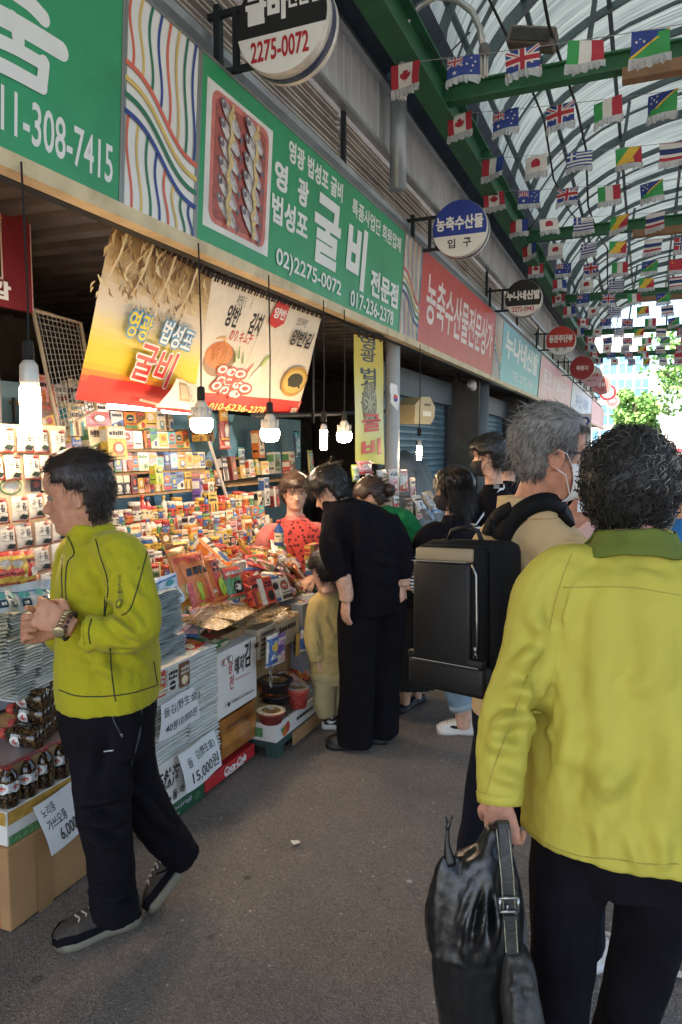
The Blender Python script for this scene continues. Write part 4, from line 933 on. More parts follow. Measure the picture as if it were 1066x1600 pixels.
# ---- 1. man in the lime fleece walking to the left
F1 = facing(-103); T1 = headT(128, 777, 2.33, facing(-93), 9, 1.1)
L1 = A((160, 858, 2.28, .06), (190, 872, 2.21, .076), (207, 925, 2.17, .072), (216, 980, 2.14, .064), (180, 992, 2.11, .056), (150, 988, 2.1, .05), (133, 986, 2.1, .047))
R1 = A((140, 858, 2.42, .06), (120, 868, 2.5, .07), (108, 930, 2.52, .066), (100, 990, 2.48, .06), (90, 985, 2.38, .05))
rings1 = A((170, 1088, 2.36, .205, .16), (169, 1040, 2.36, .208, .166), (168, 980, 2.36, .2, .158), (163, 920, 2.36, .198, .148), (160, 883, 2.36, .196, .132), (157, 860, 2.36, .165, .108), (149, 842, 2.35, .1, .09), (143, 828, 2.35, .078, .078), (139, 817, 2.35, .074, .072))
LL1 = A((158, 1120, 2.3, .1), (157, 1200, 2.27, .094), (164, 1270, 2.26, .082), (173, 1350, 2.3, .076), (179, 1405, 2.34, .075), (182, 1426, 2.36, .074))
RL1 = A((188, 1120, 2.44, .1), (202, 1195, 2.45, .094), (222, 1250, 2.46, .084), (257, 1303, 2.53, .07), (280, 1330, 2.58, .062), (290, 1340, 2.6, .058))
pel1 = A((169, 1065, 2.36, .18, .15), (170, 1110, 2.36, .19, .155), (173, 1160, 2.36, .17, .14))
hands1 = [dict(wrist=at(106, 977, 2.1), d=-HR*.9+UPV*.42-HF*.05, back=-HF*.85+UPV*.35-HR*.2, thumb=UPV+HR*.2, curl=(52, 62, 40), sc=1.06, tcurl=75, per=((42, 50, 35), (52, 60, 40), (60, 66, 42), (66, 70, 45))),
          dict(wrist=at(84, 985, 2.3), d=-HR*.8+UPV*.12-HF*.5, back=HF*.6-HR*.5-UPV*.4, thumb=UPV, curl=(72, 75, 45), sc=1.06, tcurl=35)]
def w3(*q): return np.array(at(*q))
fold1 = [(222, 1000, 170, 962, .012, .009), (224, 985, 188, 945, .011, .008), (214, 1010, 170, 1003, .01, .006), (196, 905, 228, 940, .012, .006),
         (180, 895, 170, 950, .014, .008), (120, 1040, 200, 1060, .016, .007), (190, 1020, 238, 1050, .014, .007), (110, 1000, 160, 1030, .016, .007), (120, 900, 150, 930, .02, .006), (148, 1010, 176, 1075, .02, .006), (155, 855, 178, 900, .014, .006), (110, 950, 150, 955, .018, .006)]
pf1 = [(110+8*k, 1255+14*k, 190, 1240+20*k, .018, .010*(-1)**k) for k in range(5)] + [(140, 1395+9*k, 215, 1385+12*k, .010, .012) for k in range(3)] + [(200, 1230, 250, 1290, .018, .01), (225, 1250, 285, 1310, .016, .008), (150, 1130, 130, 1230, .02, .008)]
t1, b1, j1, p1, s1 = figure('man in a lime green fleece and black trousers walking left past the stall', T1, F1, rings1, [L1, R1], [LL1, RL1], hands1, (lime, blackc), ('fleece_jacket', 'trousers'), pelvis=pel1, neck=at(146, 838, 2.36), vox=.0038, cvox=.006, folds=fold1, nz=(((14, 14, 9), .006, 1), ((38, 38, 25), .003, 2)), pfolds=pf1, pnz=(((12, 12, 7), .01, 3), ((34, 34, 22), .003, 4)), skin=('skin_walker', '#bd876a', '#93503f'))
eyes(t1, T1, s1, '#2a201c')
bv = bvh_of(j1)
seam(t1, 'piping', bv, [[(150, 843), (158, 872), (169, 912), (164, 962)], [(164, 932), (163, 962)], [(231, 858), (224, 885), (213, 925), (203, 952), (190, 962)], [(172, 1012), (174, 1045), (178, 1078), (181, 1096)], [(240, 1033), (243, 1052), (246, 1068)], [(93, 1078), (120, 1087), (160, 1088), (205, 1083), (247, 1070)], [(143, 968), (139, 985), (141, 1006)]], .0019, seamm)
seam(t1, 'zip', bv, [[(106, 838), (112, 850), (116, 866), (106, 880), (103, 910), (104, 935), (107, 958)], [(98, 868), (97, 900), (98, 940)]], .0024, M('zip_dark', '#3f3b16', .5))
f = Flat(lambda u, v, h: onto(bv, u, v, h), .0006)
for k, ch in enumerate('SALOMON'):
    f.text(ch, 184.5+.5*k, 903.5+6.2*k, 189.5+.5*k, 898.5+6.2*k, M('print_dark', '#4b4a1c', .6, var=0), .02, rot=0)
f.ell(188, 944, 3.5, 5.5, M('print_dark', '#4b4a1c'), 14); f.ell(188.5, 944, 2, 4, lime, 12)
f.build('sleeve_print', t1)
seam(t1, 'cuff_edge', bv, [[(131, 966), (129.5, 985), (131.5, 1007)]], .0022, lime)
bp = bvh_of(p1)
seam(t1, 'pocket_zip', bp, [[(174, 1102), (178, 1125), (189, 1148)]], .003, M('zip_black', '#28272b', .4)); seam(t1, 'zip_pull', bp, [[(162, 1174), (178, 1172)]], .004, M('steel_bright', '#9a9a98', .3, .9))
seam(t1, 'zip_puller', bp, [[(189, 1146), (191, 1151)]], .0045, M('steel_bright', '#9a9a98', .3, .9))
f = Flat(lambda u, v, h: onto(bp, u, v, h), .001); pts = [(205, 1092), (221, 1088), (222, 1110), (219, 1150), (211, 1178), (204, 1198), (204, 1150)]; f.poly([pts[0], pts[1], pts[2], pts[3], pts[4], pts[5], pts[6]][::-1], M('grey_panel', '#2f353a', .8)); f.build('side_panel', t1)
hh = HeadHair(T1)
def reg1(x, y, z):
    y2 = y+.015*math.sin(z*140)*.3
    a = min(z-.186, .03) if y > .05 else (min(z-(.15 if y > .016 else .128 if y > -.03 else .03+.0*x), .03))
    if -.03 < y < .016 and abs(x) > .05: a = min(z-.128, .03)
    if y <= -.03: a = z-.022
    return min(a, .05)
hm = MB(); hh.shell(hm, reg1, lambda x, y, z: .0075+.006*max(0, z-.15)/.08, 40, .2)
hh.strands(hm, reg1, lambda x, y, z: (x*2+.15, ((.8 if y < .055 else .1) if y > .0 else -.5)*(1 if z > .17 else .25), (-.15 if z > .19 else -1.2) if y < .055 else -1), 2400, lambda x, y, z: (.05 if z > .2 and y < .03 else .03 if y < 0 else .016), lambda x, y, z: .0085+.006*max(0, z-.15)/.08, .0011, 6, lift=.0012, rnd=random.Random(4), jit=.13, minz=.02)
hh.strands(hm, reg1, lambda x, y, z: (x*2+.15, (.6 if y > 0 else -.5), -.3 if z > .19 else -1), 260, lambda x, y, z: .045, lambda x, y, z: .012+.006*max(0, z-.15)/.08, .0006, 6, lift=.010, rnd=random.Random(14), jit=.45, minz=.02)
hm.build('hair', hair_br, t1, True).data.materials[0] = M('hair_walker', '#271c16', .42, var=.35, vscale=50)
# wrist things
def ring_on(t, name, a, b, c_, r, n, m, bead=None):
    mb = MB(); ax = (Vector(b)-Vector(a)).normalized(); u = ax.cross(UPV).normalized(); v = ax.cross(u); c = Vector(c_)
    P = [c+u*r*math.cos(2*math.pi*k/n)+v*r*1.12*math.sin(2*math.pi*k/n) for k in range(n)]
    if bead:
        for p in P: mb.lathe([(.0001, -bead), (bead*.7, -bead*.7), (bead, 0), (bead*.7, bead*.7), (.0001, bead)], 8, 0, Matrix.Translation(p))
    else:
        for k in range(n):
            q = (P[k]+P[(k+1) % n])/2; mb.tube([P[k]-ax*.008, P[k]+ax*.008], .0042, 6)
    return mb.build(name, m, t, True)
wa, wb = at(133, 986, 2.1), at(106, 977, 2.1)
ring_on(t1, 'bead_bracelet', wa, wb, wa.lerp(wb, .86), .036, 17, M('dark_beads', '#2a1d19', .3), .0058)
w_ = ring_on(t1, 'wristwatch', wa, wb, wa.lerp(wb, 1.22), .034, 22, M('watch_band', '#b3a078', .3, .8))
c = wa.lerp(wb, 1.24)-UPV*.012-HF*.034; mb = MB(); q = (-HF-UPV*.35).to_track_quat('Z', 'Y').to_matrix().to_4x4(); mb.lathe([(.017, 0), (.018, .006), (.014, .009)], 18, 0, Matrix.Translation(c) @ q); mb.build('dial', M('watch_dial', '#c7b48a', .25, .7), w_, True)
sh_up = M('hiker_upper', '#37302a', .75, var=.25, vscale=30, bump=.3, dirt=('#6a5f50', 22, .5)); lace = M('lace_pale', '#b5afa3', .8)
shoe(t1, onZ(219, 1436, .002), onZ(84, 1482, .002), UPV, sh_up, rubber, lace, .115, .105, guard=blackc)
hl, tl = at(312, 1330, 2.66), onZ(236, 1427, .012)
shoe(t1, hl+(tl-hl)*.02, tl, (-HR*.75+UPV*.65), sh_up, rubber, lace, .11, .1, guard=blackc)
# ---- 2. woman in the lime jacket, seen from behind
F2 = facing(14); T2 = headT(992, 776, 1.635, facing(38), 3, 1.0)
rings2 = A((988, 1292, 1.63, .245, .205), (987, 1190, 1.62, .228, .19), (986, 1090, 1.62, .21, .172), (985, 1000, 1.62, .198, .155), (985, 935, 1.62, .2, .142), (986, 895, 1.62, .188, .118), (988, 868, 1.63, .14, .098), (990, 846, 1.63, .092, .08), (991, 828, 1.63, .08, .072))
LA2 = A((925, 880, 1.63, .05), (884, 893, 1.625, .066), (853, 935, 1.62, .073), (824, 1030, 1.6, .066), (796, 1112, 1.57, .064), (785, 1180, 1.54, .056), (781, 1235, 1.52, .047), (781, 1252, 1.515, .045))
RA2 = A((1050, 880, 1.62, .05), (1090, 893, 1.61, .066), (1120, 935, 1.6, .072), (1135, 970, 1.6, .07), (1160, 1060, 1.62, .066), (1180, 1140, 1.68, .06), (1170, 1190, 1.78, .05), (1165, 1205, 1.83, .046))
pel2 = A((988, 1230, 1.63, .19, .15), (988, 1300, 1.63, .2, .16), (988, 1360, 1.64, .17, .14))
LL2 = A((915, 1290, 1.64, .112), (886, 1400, 1.64, .086), (878, 1500, 1.66, .074), (872, 1600, 1.7, .066), (866, 1720, 1.74, .07), (862, 1830, 1.8, .078))
RL2 = A((1050, 1290, 1.64, .112), (1024, 1400, 1.66, .086), (1004, 1500, 1.7, .078), (976, 1600, 1.76, .072), (958, 1700, 1.84, .07), (945, 1775, 1.92, .076))
hands2 = [dict(wrist=at(781, 1254, 1.515), d=-UPV*1+HF*.12+HR*.12, back=-HR*.55-HF*.8, thumb=HF-HR*.4, curl=(42, 50, 35), sc=.98, tcurl=20), dict(wrist=at(1164, 1208, 1.84), d=HF-UPV*.4, back=HR+UPV, thumb=UPV-HR, curl=(40, 50, 30), sc=.95)]
def x3(px, py, d=1.44): return np.array(at(px, py, d))
fold2 = [(800, 1050, 852, 1012, .016, .014), (788, 1075, 845, 1085, .018, .012), (760, 1140, 828, 1120, .016, .013), (758, 1155, 820, 1170, .014, .009), (770, 1210, 812, 1225, .013, .008), (835, 960, 860, 1000, .018, .011), (790, 1100, 765, 1180, .016, .008),
         (940, 1020, 905, 1180, .03, .009), (975, 1130, 940, 1290, .03, .010), (1030, 960, 1010, 1100, .03, .008), (880, 1040, 868, 1240, .025, .010), (1050, 1120, 1030, 1330, .03, .012), (905, 900, 880, 1000, .022, .012), (925, 1240, 1000, 1180, .02, .006), (890, 1180, 960, 1230, .022, .006), (960, 1100, 1020, 1060, .018, .004),
         (855, 1000, 848, 1200, .018, -.010), (1000, 880, 1050, 900, .015, -.004), (930, 1280, 935, 1345, .012, .006), (985, 1300, 1000, 1360, .012, .007), (1030, 1300, 1036, 1362, .012, .006)]
t2, b2, j2, p2, s2 = figure('woman in a lime yellow jacket seen from behind, black curls, carrying a black bag', T2, F2, rings2, [LA2, RA2], [LL2, RL2], hands2, (limej, blackc), ('jacket', 'trousers'), pelvis=pel2, neck=at(990, 842, 1.63), vox=.0038, cvox=.006, folds=fold2, nz=(((7, 7, 4), .010, 5), ((20, 20, 12), .004, 6), ((46, 46, 40), .0018, 7)), pnz=(((9, 9, 5), .010, 8), ((26, 26, 15), .003, 9)), skin=('skin_woman', '#bf8b74', '#96584a'), sm=2)
bv2 = bvh_of(j2)
seam(t2, 'seam', bv2, [[(880, 918), (930, 917), (985, 918), (1040, 926), (1064, 930)], [(893, 866), (880, 900), (868, 938), (858, 985)], [(825, 1055), (808, 1100), (790, 1150), (775, 1190), (758, 1245)], [(826, 1298), (862, 1322), (910, 1338), (960, 1342), (1010, 1350), (1060, 1350)]], .0014, M('lime_seam', '#9c9038', .7), .0)
mb = MB(); cc = [(at(990, 858, 1.625), .122, .107), (at(990, 848, 1.625), .112, .1), (at(991, 834, 1.63), .096, .09), (at(992, 820, 1.635), .087, .082)]
c_ = cr([(r[0], r[1], r[2]) for r in cc], 4); V = []; F = []; rv = F2.cross(UPV); sd = 40
for a in c_:
    for k in range(sd):
        th = R(-75)+R(330)*k/(sd-1)-R(90); V.append(Vector(a[:3])+rv*a[3]*math.cos(th)+F2*a[4]*math.sin(th)+UPV*(.006*noise.noise(Vector((k*.3, a[3]*30, 2)))-.02*max(0, abs(math.cos(th))-.3)))
n = len(c_)
for i in range(n-1):
    for k in range(sd-1): F.append((i*sd+k, i*sd+k+1, (i+1)*sd+k+1, (i+1)*sd+k))
mb.add(V, F); o = mb.build('collar', olive, t2, True); so_ = o.modifiers.new('thick', 'SOLIDIFY'); so_.thickness = .005
mb = MB(); wd = LA2[-1][0]; mb.tube([LA2[-2][0].lerp(wd, .2), wd+(wd-LA2[-2][0]).normalized()*.004], [.049, .0465], 20); mb.build('cuff', limej, t2, True)
rh = random.Random(9); hm = MB(); c0 = at(985, 754, 1.64)
def curl_blob(mb, Tm, rad, n, seed, ins):
    """Irregular core under the curls."""
    V = []; F = []; nu, nv = 40, 26
    for j in range(nv+1):
        p = math.pi*j/nv
        for i in range(nu):
            q = 2*math.pi*i/nu; d = Vector((math.sin(p)*math.cos(q), math.sin(p)*math.sin(q), math.cos(p))); k = 1+.07*noise.noise(d*4.5+Vector((seed, 0, 0)))+.05*noise.noise(d*11)
            V.append((d.x*rad[0]*k*ins, d.y*rad[1]*k*ins, d.z*rad[2]*k*ins))
    for j in range(nv):
        for i in range(nu): F.append((j*nu+i, j*nu+(i+1) % nu, (j+1)*nu+(i+1) % nu, (j+1)*nu+i))
    mb.add(V, F, 0, Tm)
RT = frame(c0, facing(38)); rad2 = (.109, .117, .129)
mbT = frame(c0, facing(38), UPV, 1.0)
curl_blob(hm, mbT, rad2, 0, 2.0, .965)
for _ in range(3000):
    d = Vector((rh.gauss(0, 1), rh.gauss(0, 1), rh.gauss(0, 1))).normalized()
    if d.y > .55 and d.z < .45: continue
    if d.y > .3 and d.z < -.25: continue
    k = 1+.07*noise.noise(d*4.5+Vector((2, 0, 0)))+.05*noise.noise(d*11)
    p = Vector((d.x*rad2[0], d.y*rad2[1], d.z*rad2[2]))*k*rh.uniform(.92, 1.02); dn = (Vector((0, -.25, -.9))-d*d.dot(Vector((0, -.25, -.9)))); dn = dn.normalized() if dn.length > .05 else Vector((1, 0, 0)); dn = (dn+Vector((rh.gauss(0, .5), rh.gauss(0, .5), rh.gauss(0, .4)))).normalized()
    s_ = d.cross(dn).normalized(); cr_ = rh.uniform(.004, .0105); L = rh.uniform(.03, .06); tw = rh.uniform(5, 11); ph = rh.random()*6.3; pts = []; seg = 11
    for q in range(seg):
        u = q/(seg-1); pts.append(p+dn*L*(u-.4)+(s_*math.cos(ph+tw*u)+d*math.sin(ph+tw*u))*cr_*(.5+.7*u)-d*.10*(u-.3)**2*L*8)
    wq = rh.uniform(.0006, .0014)
    gy = 1 if (d.z > .25 and rh.random() < .13) or (d.x > .35 and d.z > -.1 and rh.random() < .5) else (1 if rh.random() < .04 else 0)
    hm.tube(pts, [wq*(1-.5*q/(seg-1)) for q in range(seg)], 4, gy+(1 if gy and d.x > .5 and rh.random() < .5 else 0), False, mbT)
hm.build('hair', [M('hair_curl', '#14110e', .55, var=.3, vscale=40), hair_dg, hair_g], t2, True)
face_mask(t2, T2, M('mask_white', '#dcd6d0', .8, var=.03, bump=.1, bscale=300), M('mask_loop', '#e0d8d2', .8), 0, .088)
shoe(t2, onZ(868, 1862, 0), onZ(862, 1862, 0)+F2*.24, UPV, blackc, rubber, None, .1); shoe(t2, onZ(948, 1800, 0)-F2*.05, onZ(945, 1800, 0)+F2*.2, UPV, blackc, rubber, None, .1)
# ---- her bags
bagm = M('black_plastic', '#0e0f10', .34, var=.2, vscale=12, bump=.25, bscale=26, spec=.6)
tb = thing('plastic_bag', 'crumpled shiny black plastic bag hanging from the hand of the woman in the lime jacket', 'plastic bag')
mb = MB(); torso(mb, A((780, 1292, 1.5, .02, .02), (772, 1318, 1.5, .034, .03), (752, 1352, 1.5, .07, .05), (748, 1420, 1.5, .092, .07), (745, 1500, 1.52, .093, .08), (744, 1580, 1.54, .083, .08), (742, 1650, 1.57, .07, .07), (742, 1672, 1.58, .05, .05)), HR, HF, 6, 40, 2.0)
torso(mb, A((704, 1335, 1.49, .02, .012), (702, 1365, 1.49, .03, .03), (712, 1420, 1.5, .06, .05), (722, 1480, 1.5, .07, .06)), HR, HF, 5, 20)
pf = [(np.array(at(783+.3*k, 1296, 1.44)), np.array(at(690+17*k, 1500+8*(k % 3), 1.42)), .0075, .014*(1 if k % 2 else -.9)) for k in range(8)] + [(np.array(at(775, 1300, 1.45)), np.array(at(715+16*k, 1420, 1.42)), .006, .009*(-1)**k) for k in range(6)] + [(np.array(at(690, 1385+22*k, 1.42)), np.array(at(740, 1370+30*k, 1.42)), .008, .010*(-1)**k) for k in range(5)]
cloth(tb, 'bag_body', mb, bagm, .0045, 1, pf, (((14, 14, 3), .010, 11), ((44, 44, 8), .006, 12), ((90, 90, 40), .0015, 13)))
mb = MB(); P = A((704, 1350, 1.485, .014), (699, 1320, 1.485, .0065), (700, 1294, 1.485, .0032), (697, 1276, 1.485, .0022)); limb(mb, P, 5, 8); P = A((699, 1296, 1.485, .005), (704, 1282, 1.485, .003), (707, 1274, 1.485, .0025)); limb(mb, P, 3, 6); mb.build('torn_handle', bagm, tb, True)
leath = M('black_leather', '#2b2a28', .5, var=.3, vscale=20, bump=.25, bscale=90, dirt=('#4d4a44', 20, .4)); worn = M('worn_leather_edge', '#8b8470', .8, var=.4, vscale=60)
tl_ = thing('handbag', 'worn black leather shoulder bag with a buckled strap held beside the plastic bag', 'handbag')
def strap(mb, P, w0, th, side, mi=0):
    c = cr(P, 6); V = []; F = []
    for i, a in enumerate(c):
        p = Vector(a[:3]); s = Vector(side); tg = (Vector(c[min(i+1, len(c)-1)][:3])-Vector(c[max(i-1, 0)][:3])).normalized(); s = (s-tg*s.dot(tg)).normalized(); nn = tg.cross(s)
        V += [p+s*w0/2+nn*th/2, p-s*w0/2+nn*th/2, p-s*w0/2-nn*th/2, p+s*w0/2-nn*th/2]
    n = len(c)
    for i in range(n-1):
        for k in range(4): F.append((i*4+k, i*4+(k+1) % 4, (i+1)*4+(k+1) % 4, (i+1)*4+k))
    F += [(3, 2, 1, 0), tuple(range((n-1)*4, n*4))]; mb.add(V, F, mi)
mb = MB(); strap(mb, A((779, 1288, 1.49), (786, 1284, 1.455), (790, 1310, 1.44), (793, 1370, 1.43), (798, 1430, 1.43), (801, 1490, 1.43)), .024, .004, HR); mb.build('strap', leath, tl_)
mb = MB()
for s in (-1, 1): mb.tube([at(785.5+s*9.5, 1296, 1.438), at(793+s*9.5, 1370, 1.427), at(800+s*9, 1488, 1.427)], .0011, 5)
mb.build('strap_stitching', worn, tl_)
mb = MB(); strap(mb, A((784, 1300, 1.52), (798, 1350, 1.5), (812, 1420, 1.5), (815, 1490, 1.48)), .022, .004, HR); mb.build('strap', leath, tl_)
mb = MB(); c = at(795.5, 1414, 1.421)
for s in (-1, 1): mb.tube([c+HR*.018*s-UPV*.014, c+HR*.018*s+UPV*.014], .0032, 6); mb.tube([c-HR*.018+UPV*.014*s, c+HR*.018+UPV*.014*s], .0032, 6)
mb.tube([c-HR*.003, c-HR*.003-UPV*.014], .002, 6); mb.build('buckle', M('steel_bright', '#9a9a98', .3, .9), tl_, True)
mb = MB(); c = at(797.5, 1433, 1.424); mb.box(c, (.03, .006, .007), T=Matrix.Translation(c) @ Matrix.Rotation(R(YAW), 4, 'Z') @ Matrix.Translation(-c)); mb.build('strap_keeper', leath, tl_)
mb = MB(); torso(mb, A((803, 1480, 1.45, .02, .03), (808, 1500, 1.45, .03, .055), (812, 1550, 1.45, .038, .085), (814, 1620, 1.47, .04, .1), (813, 1680, 1.5, .036, .1), (812, 1700, 1.51, .02, .08)), HR, HF, 6, 24, 2.6)
cloth(tl_, 'bag_body', mb, leath, .005, 2, [(np.array(at(790, 1545, 1.4)), np.array(at(832, 1540, 1.4)), .008, .006), (np.array(at(803, 1500, 1.4)), np.array(at(810, 1620, 1.38)), .012, .008), (np.array(at(822, 1500, 1.4)), np.array(at(828, 1620, 1.4)), .01, .006)], (((25, 25, 14), .006, 14),))
mb = MB()
for ln in (((788, 1500), (792, 1512), (812, 1506), (826, 1500)), ((829, 1480), (828, 1500), (833, 1525)), ((790, 1545), (810, 1550), (832, 1542))):
    mb.tube([at(x, y, 1.4) for x, y in ln], .0016, 5)
# ---- 3. grey haired man with the backpack
F3 = facing(46); T3 = headT(854, 717, 2.05, facing(82), 2, 1.06)
rings3 = A((838, 1120, 2.14, .2, .15), (838, 1040, 2.13, .195, .145), (836, 960, 2.12, .2, .145), (833, 900, 2.11, .205, .14), (830, 868, 2.1, .2, .13), (829, 838, 2.1, .165, .112), (829, 812, 2.09, .11, .09), (828, 793, 2.08, .083, .08), (826, 779, 2.08, .078, .076))
RA3 = A((850, 862, 2.06, .06), (903, 882, 1.98, .08), (922, 930, 1.96, .078), (935, 1010, 1.95, .068), (960, 1000, 2.1, .06), (975, 985, 2.2, .05))
LA3 = A((800, 862, 2.16, .06), (768, 870, 2.22, .074), (770, 930, 2.28, .072), (800, 960, 2.4, .064), (870, 860, 2.5, .05), (885, 830, 2.5, .046))
pel3 = A((838, 1085, 2.14, .18, .14), (838, 1140, 2.14, .19, .145), (838, 1190, 2.14, .17, .13))
LL3 = A((800, 1140, 2.18, .105), (778, 1230, 2.22, .1), (762, 1300, 2.26, .088), (752, 1380, 2.34, .08), (745, 1440, 2.42, .078))
RL3 = A((880, 1140, 2.08, .105), (890, 1250, 2.1, .095), (900, 1350, 2.16, .085), (905, 1450, 2.24, .08), (907, 1472, 2.28, .078))
hands3 = [dict(wrist=at(978, 983, 2.22), d=HF, back=UPV+HR, thumb=-HR+UPV, curl=(35, 40, 25)), dict(wrist=at(886, 822, 2.5), d=UPV*.7+HR*.6, back=-HF-HR*.3, thumb=-HR+UPV, curl=(25, 40, 30), sc=1.0)]
y3 = lambda px, py, d=1.95: np.array(at(px, py, d))
fold3 = [(815, 905, 835, 940, .02, .010), (800, 860, 830, 930, .018, .008), (860, 870, 905, 905, .016, .007), (880, 850, 920, 860, .014, .006), (850, 890, 880, 940, .016, .007), (830, 870, 850, 900, .014, -.006), (805, 890, 815, 970, .016, .008)]
beigec = mcloth('beige_jacket', '#c0a277', .75, .2, 260, .04)
t3, b3_, j3, p3, s3 = figure('grey haired man in a beige jacket and white mask, facing right with a backpack', T3, F3, rings3, [RA3, LA3], [LL3, RL3], hands3, (beigec, navyc), ('jacket', 'trousers'), pelvis=pel3, neck=at(828, 800, 2.08), vox=.0045, cvox=.007, folds=fold3, nz=(((9, 9, 6), .009, 15), ((28, 28, 20), .003, 16)), pnz=(((10, 10, 6), .01, 17),), skin=('skin_older', '#bb8267', '#96584a'))
hh = HeadHair(T3)
def reg3(x, y, z):
    if y > .045: a = z-.172
    elif y > .006: a = z-(.118 if abs(x) > .06 else .15)
    elif y > -.03: a = z-.130
    else: a = z-.05
    return min(a, .05)
hm = MB(); hh.shell(hm, reg3, lambda x, y, z: .008+.009*max(0, z-.14)/.08, 45, .3)
hh.strands(hm, reg3, lambda x, y, z: (x*3, -.8 if z > .15 else -.35, -.1 if z > .2 else -1), 4200, lambda x, y, z: .036, lambda x, y, z: .009+.010*max(0, z-.14)/.08, .0009, 6, (0, 1, 1, 2, 1, 0), random.Random(5), 0, jit=.11, minz=.02)
hh.strands(hm, reg3, lambda x, y, z: (x*3, -.6, -.2 if z > .18 else -.9), 260, lambda x, y, z: .05, lambda x, y, z: .014+.010*max(0, z-.14)/.08, .0006, 6, (0, 2), random.Random(15), .012, jit=.5, minz=.02)
hm.build('hair', [M('hair_steel', '#6f6a65', .5, var=.35, vscale=60), hair_dg, M('hair_ash', '#9d978f', .5, var=.25)], t3, True)
face_mask(t3, T3, M('mask_white', '#dcd6d0'), M('mask_loop', '#e0d8d2'), -.005, .09, .02)
mb = MB()
for s in (1, -1):
    mb.tube([T3 @ Vector(q) for q in ((s*.083, -.02, .112), (s*.081, -.005, .122), (s*.079, .05, .118), (s*.066, .095, .117))], [.0022, .0022, .003, .003], 6)
    ce = Vector((s*.033, .1, .111)); mb.tube([T3 @ (ce+Vector((.024*math.cos(2*math.pi*k/16), -.012*abs(math.cos(2*math.pi*k/16)), .018*math.sin(2*math.pi*k/16)))) for k in range(17)], .0016, 6)
mb.build('glasses', M('glasses_metal', '#4a4a4e', .3, .7), t3, True)
mb = MB(); torso(mb, A((828, 806, 2.08, .098, .088), (827, 792, 2.08, .09, .085), (825, 776, 2.08, .083, .082)), F3.cross(UPV), F3, 4, 28); me = mb.build('collar', beigec, t3, True)
beige_sh = M('sneaker_beige', '#cfc4b6', .7, var=.15, vscale=30); white_sole = M('sole_white', '#d8d3ca', .6, var=.06)
pt = onZ(968, 1484, 0); shoe(t3, pt-facing(58)*.28, pt, UPV, beige_sh, white_sole, lace, .105); pt = onZ(748, 1470, 0); shoe(t3, pt-facing(46)*.1, pt+facing(46)*.18, UPV, beige_sh, white_sole, lace, .105)
o = thing('paper_slip', 'small white paper slip held up in front of the grey haired man', 'paper'); c = at(902, 800, 2.47); mb = MB(); mb.sheet([[c+HR*(.03*i)+UPV*(.02*j)+HF*(.004*((i*j) % 2)) for i in range(3)] for j in range(3)]); mb.build('sheet', M('paper', '#d8d6d2', .8), o)
# backpack
tk = thing('backpack', 'black structured backpack with a tan panel on the back of the grey haired man', 'backpack')
bo = facing(226); br = bo.cross(UPV)*-1; bc = at(733, 958, 1.97)
BT = Matrix.Translation(bc) @ Matrix.Scale(.95, 4) @ Matrix.Translation(-bc) @ Matrix(((br.x, bo.x, 0, bc.x), (br.y, bo.y, 0, bc.y), (0, 0, 1, bc.z), (0, 0, 0, 1))) @ Matrix.Rotation(R(4), 4, 'X') @ Matrix.Rotation(R(-4), 4, 'Y')   # x along its width, y away from his back, z up
packm = M('pack_nylon', '#0c0c0e', .75, spec=.2, var=.15, bump=.2, bscale=500); packl = M('pack_leather', '#111011', .5, spec=.3, var=.2, vscale=8, bump=.12, bscale=150); tan = M('pack_tan', '#8b7a60', .5, var=.1); metal_ = M('steel_bright', '#9a9a98', .3, .9)
mb = MB(); mb.box((0, -.01, 0), (.27, .14, .42), 0, BT, .03); mb.build('main_body', packm, tk, True)
mb = MB(); mb.box((-.005, .075, .02), (.235, .05, .355), 0, BT, .022); mb.build('front_pocket', packm, tk, True)
mb = MB(); mb.box((-.018, .1, .012), (.2, .022, .28), 0, BT, .01); mb.build('front_panel', packl, tk, True)
mb = MB(); mb.box((-.012, .098, .17), (.2, .02, .038), 0, BT, .008); mb.build('tan_panel', tan, tk, True)
mb = MB(); mb.box((-.008, .083, -.168), (.262, .05, .085), 0, BT, .012); mb.build('bottom_panel', packl, tk, True)
mb = MB(); mb.box((-.008, .1, -.118), (.258, .02, .022), 0, BT, .004); mb.build('trim_strip', packl, tk, True)
mb = MB(); mb.tube([(-.118, .112, -.128), (.11, .112, -.128)], .0014, 5, 0, True, BT); mb.tube([(-.118, .113, .151), (.075, .113, .152)], .0014, 5, 0, True, BT); mb.build('piping', M('pack_piping', '#8f8a82', .4), tk)
mb = MB(); mb.tube([(.088, .11, .15), (.1, .106, .12), (.102, .106, 0), (.102, .106, -.07)], .0035, 6, 0, True, BT); z_ = mb.build('zip', metal_, tk, True)
for (x, y, z) in ((.102, .113, -.085), (.137, .03, -.1), (.137, -.03, -.06)):
    mb = MB(); mb.tube([(x, y, z+.014), (x, y, z)], .005, 6, 0, True, BT); mb.tube([(x-.006, y, z-.016), (x, y, z), (x+.006, y, z-.016)], .002, 6, 0, True, BT); mb.build('zip_puller', metal_, tk, True)
mb = MB(); mb.tube([(-.06, .02, .205), (-.045, .02, .236), (0, .02, .246), (.045, .02, .236), (.06, .02, .205)], .007, 8, 0, True, BT); mb.build('grab_handle', packl, tk, True)
bv3 = bvh_of(j3)
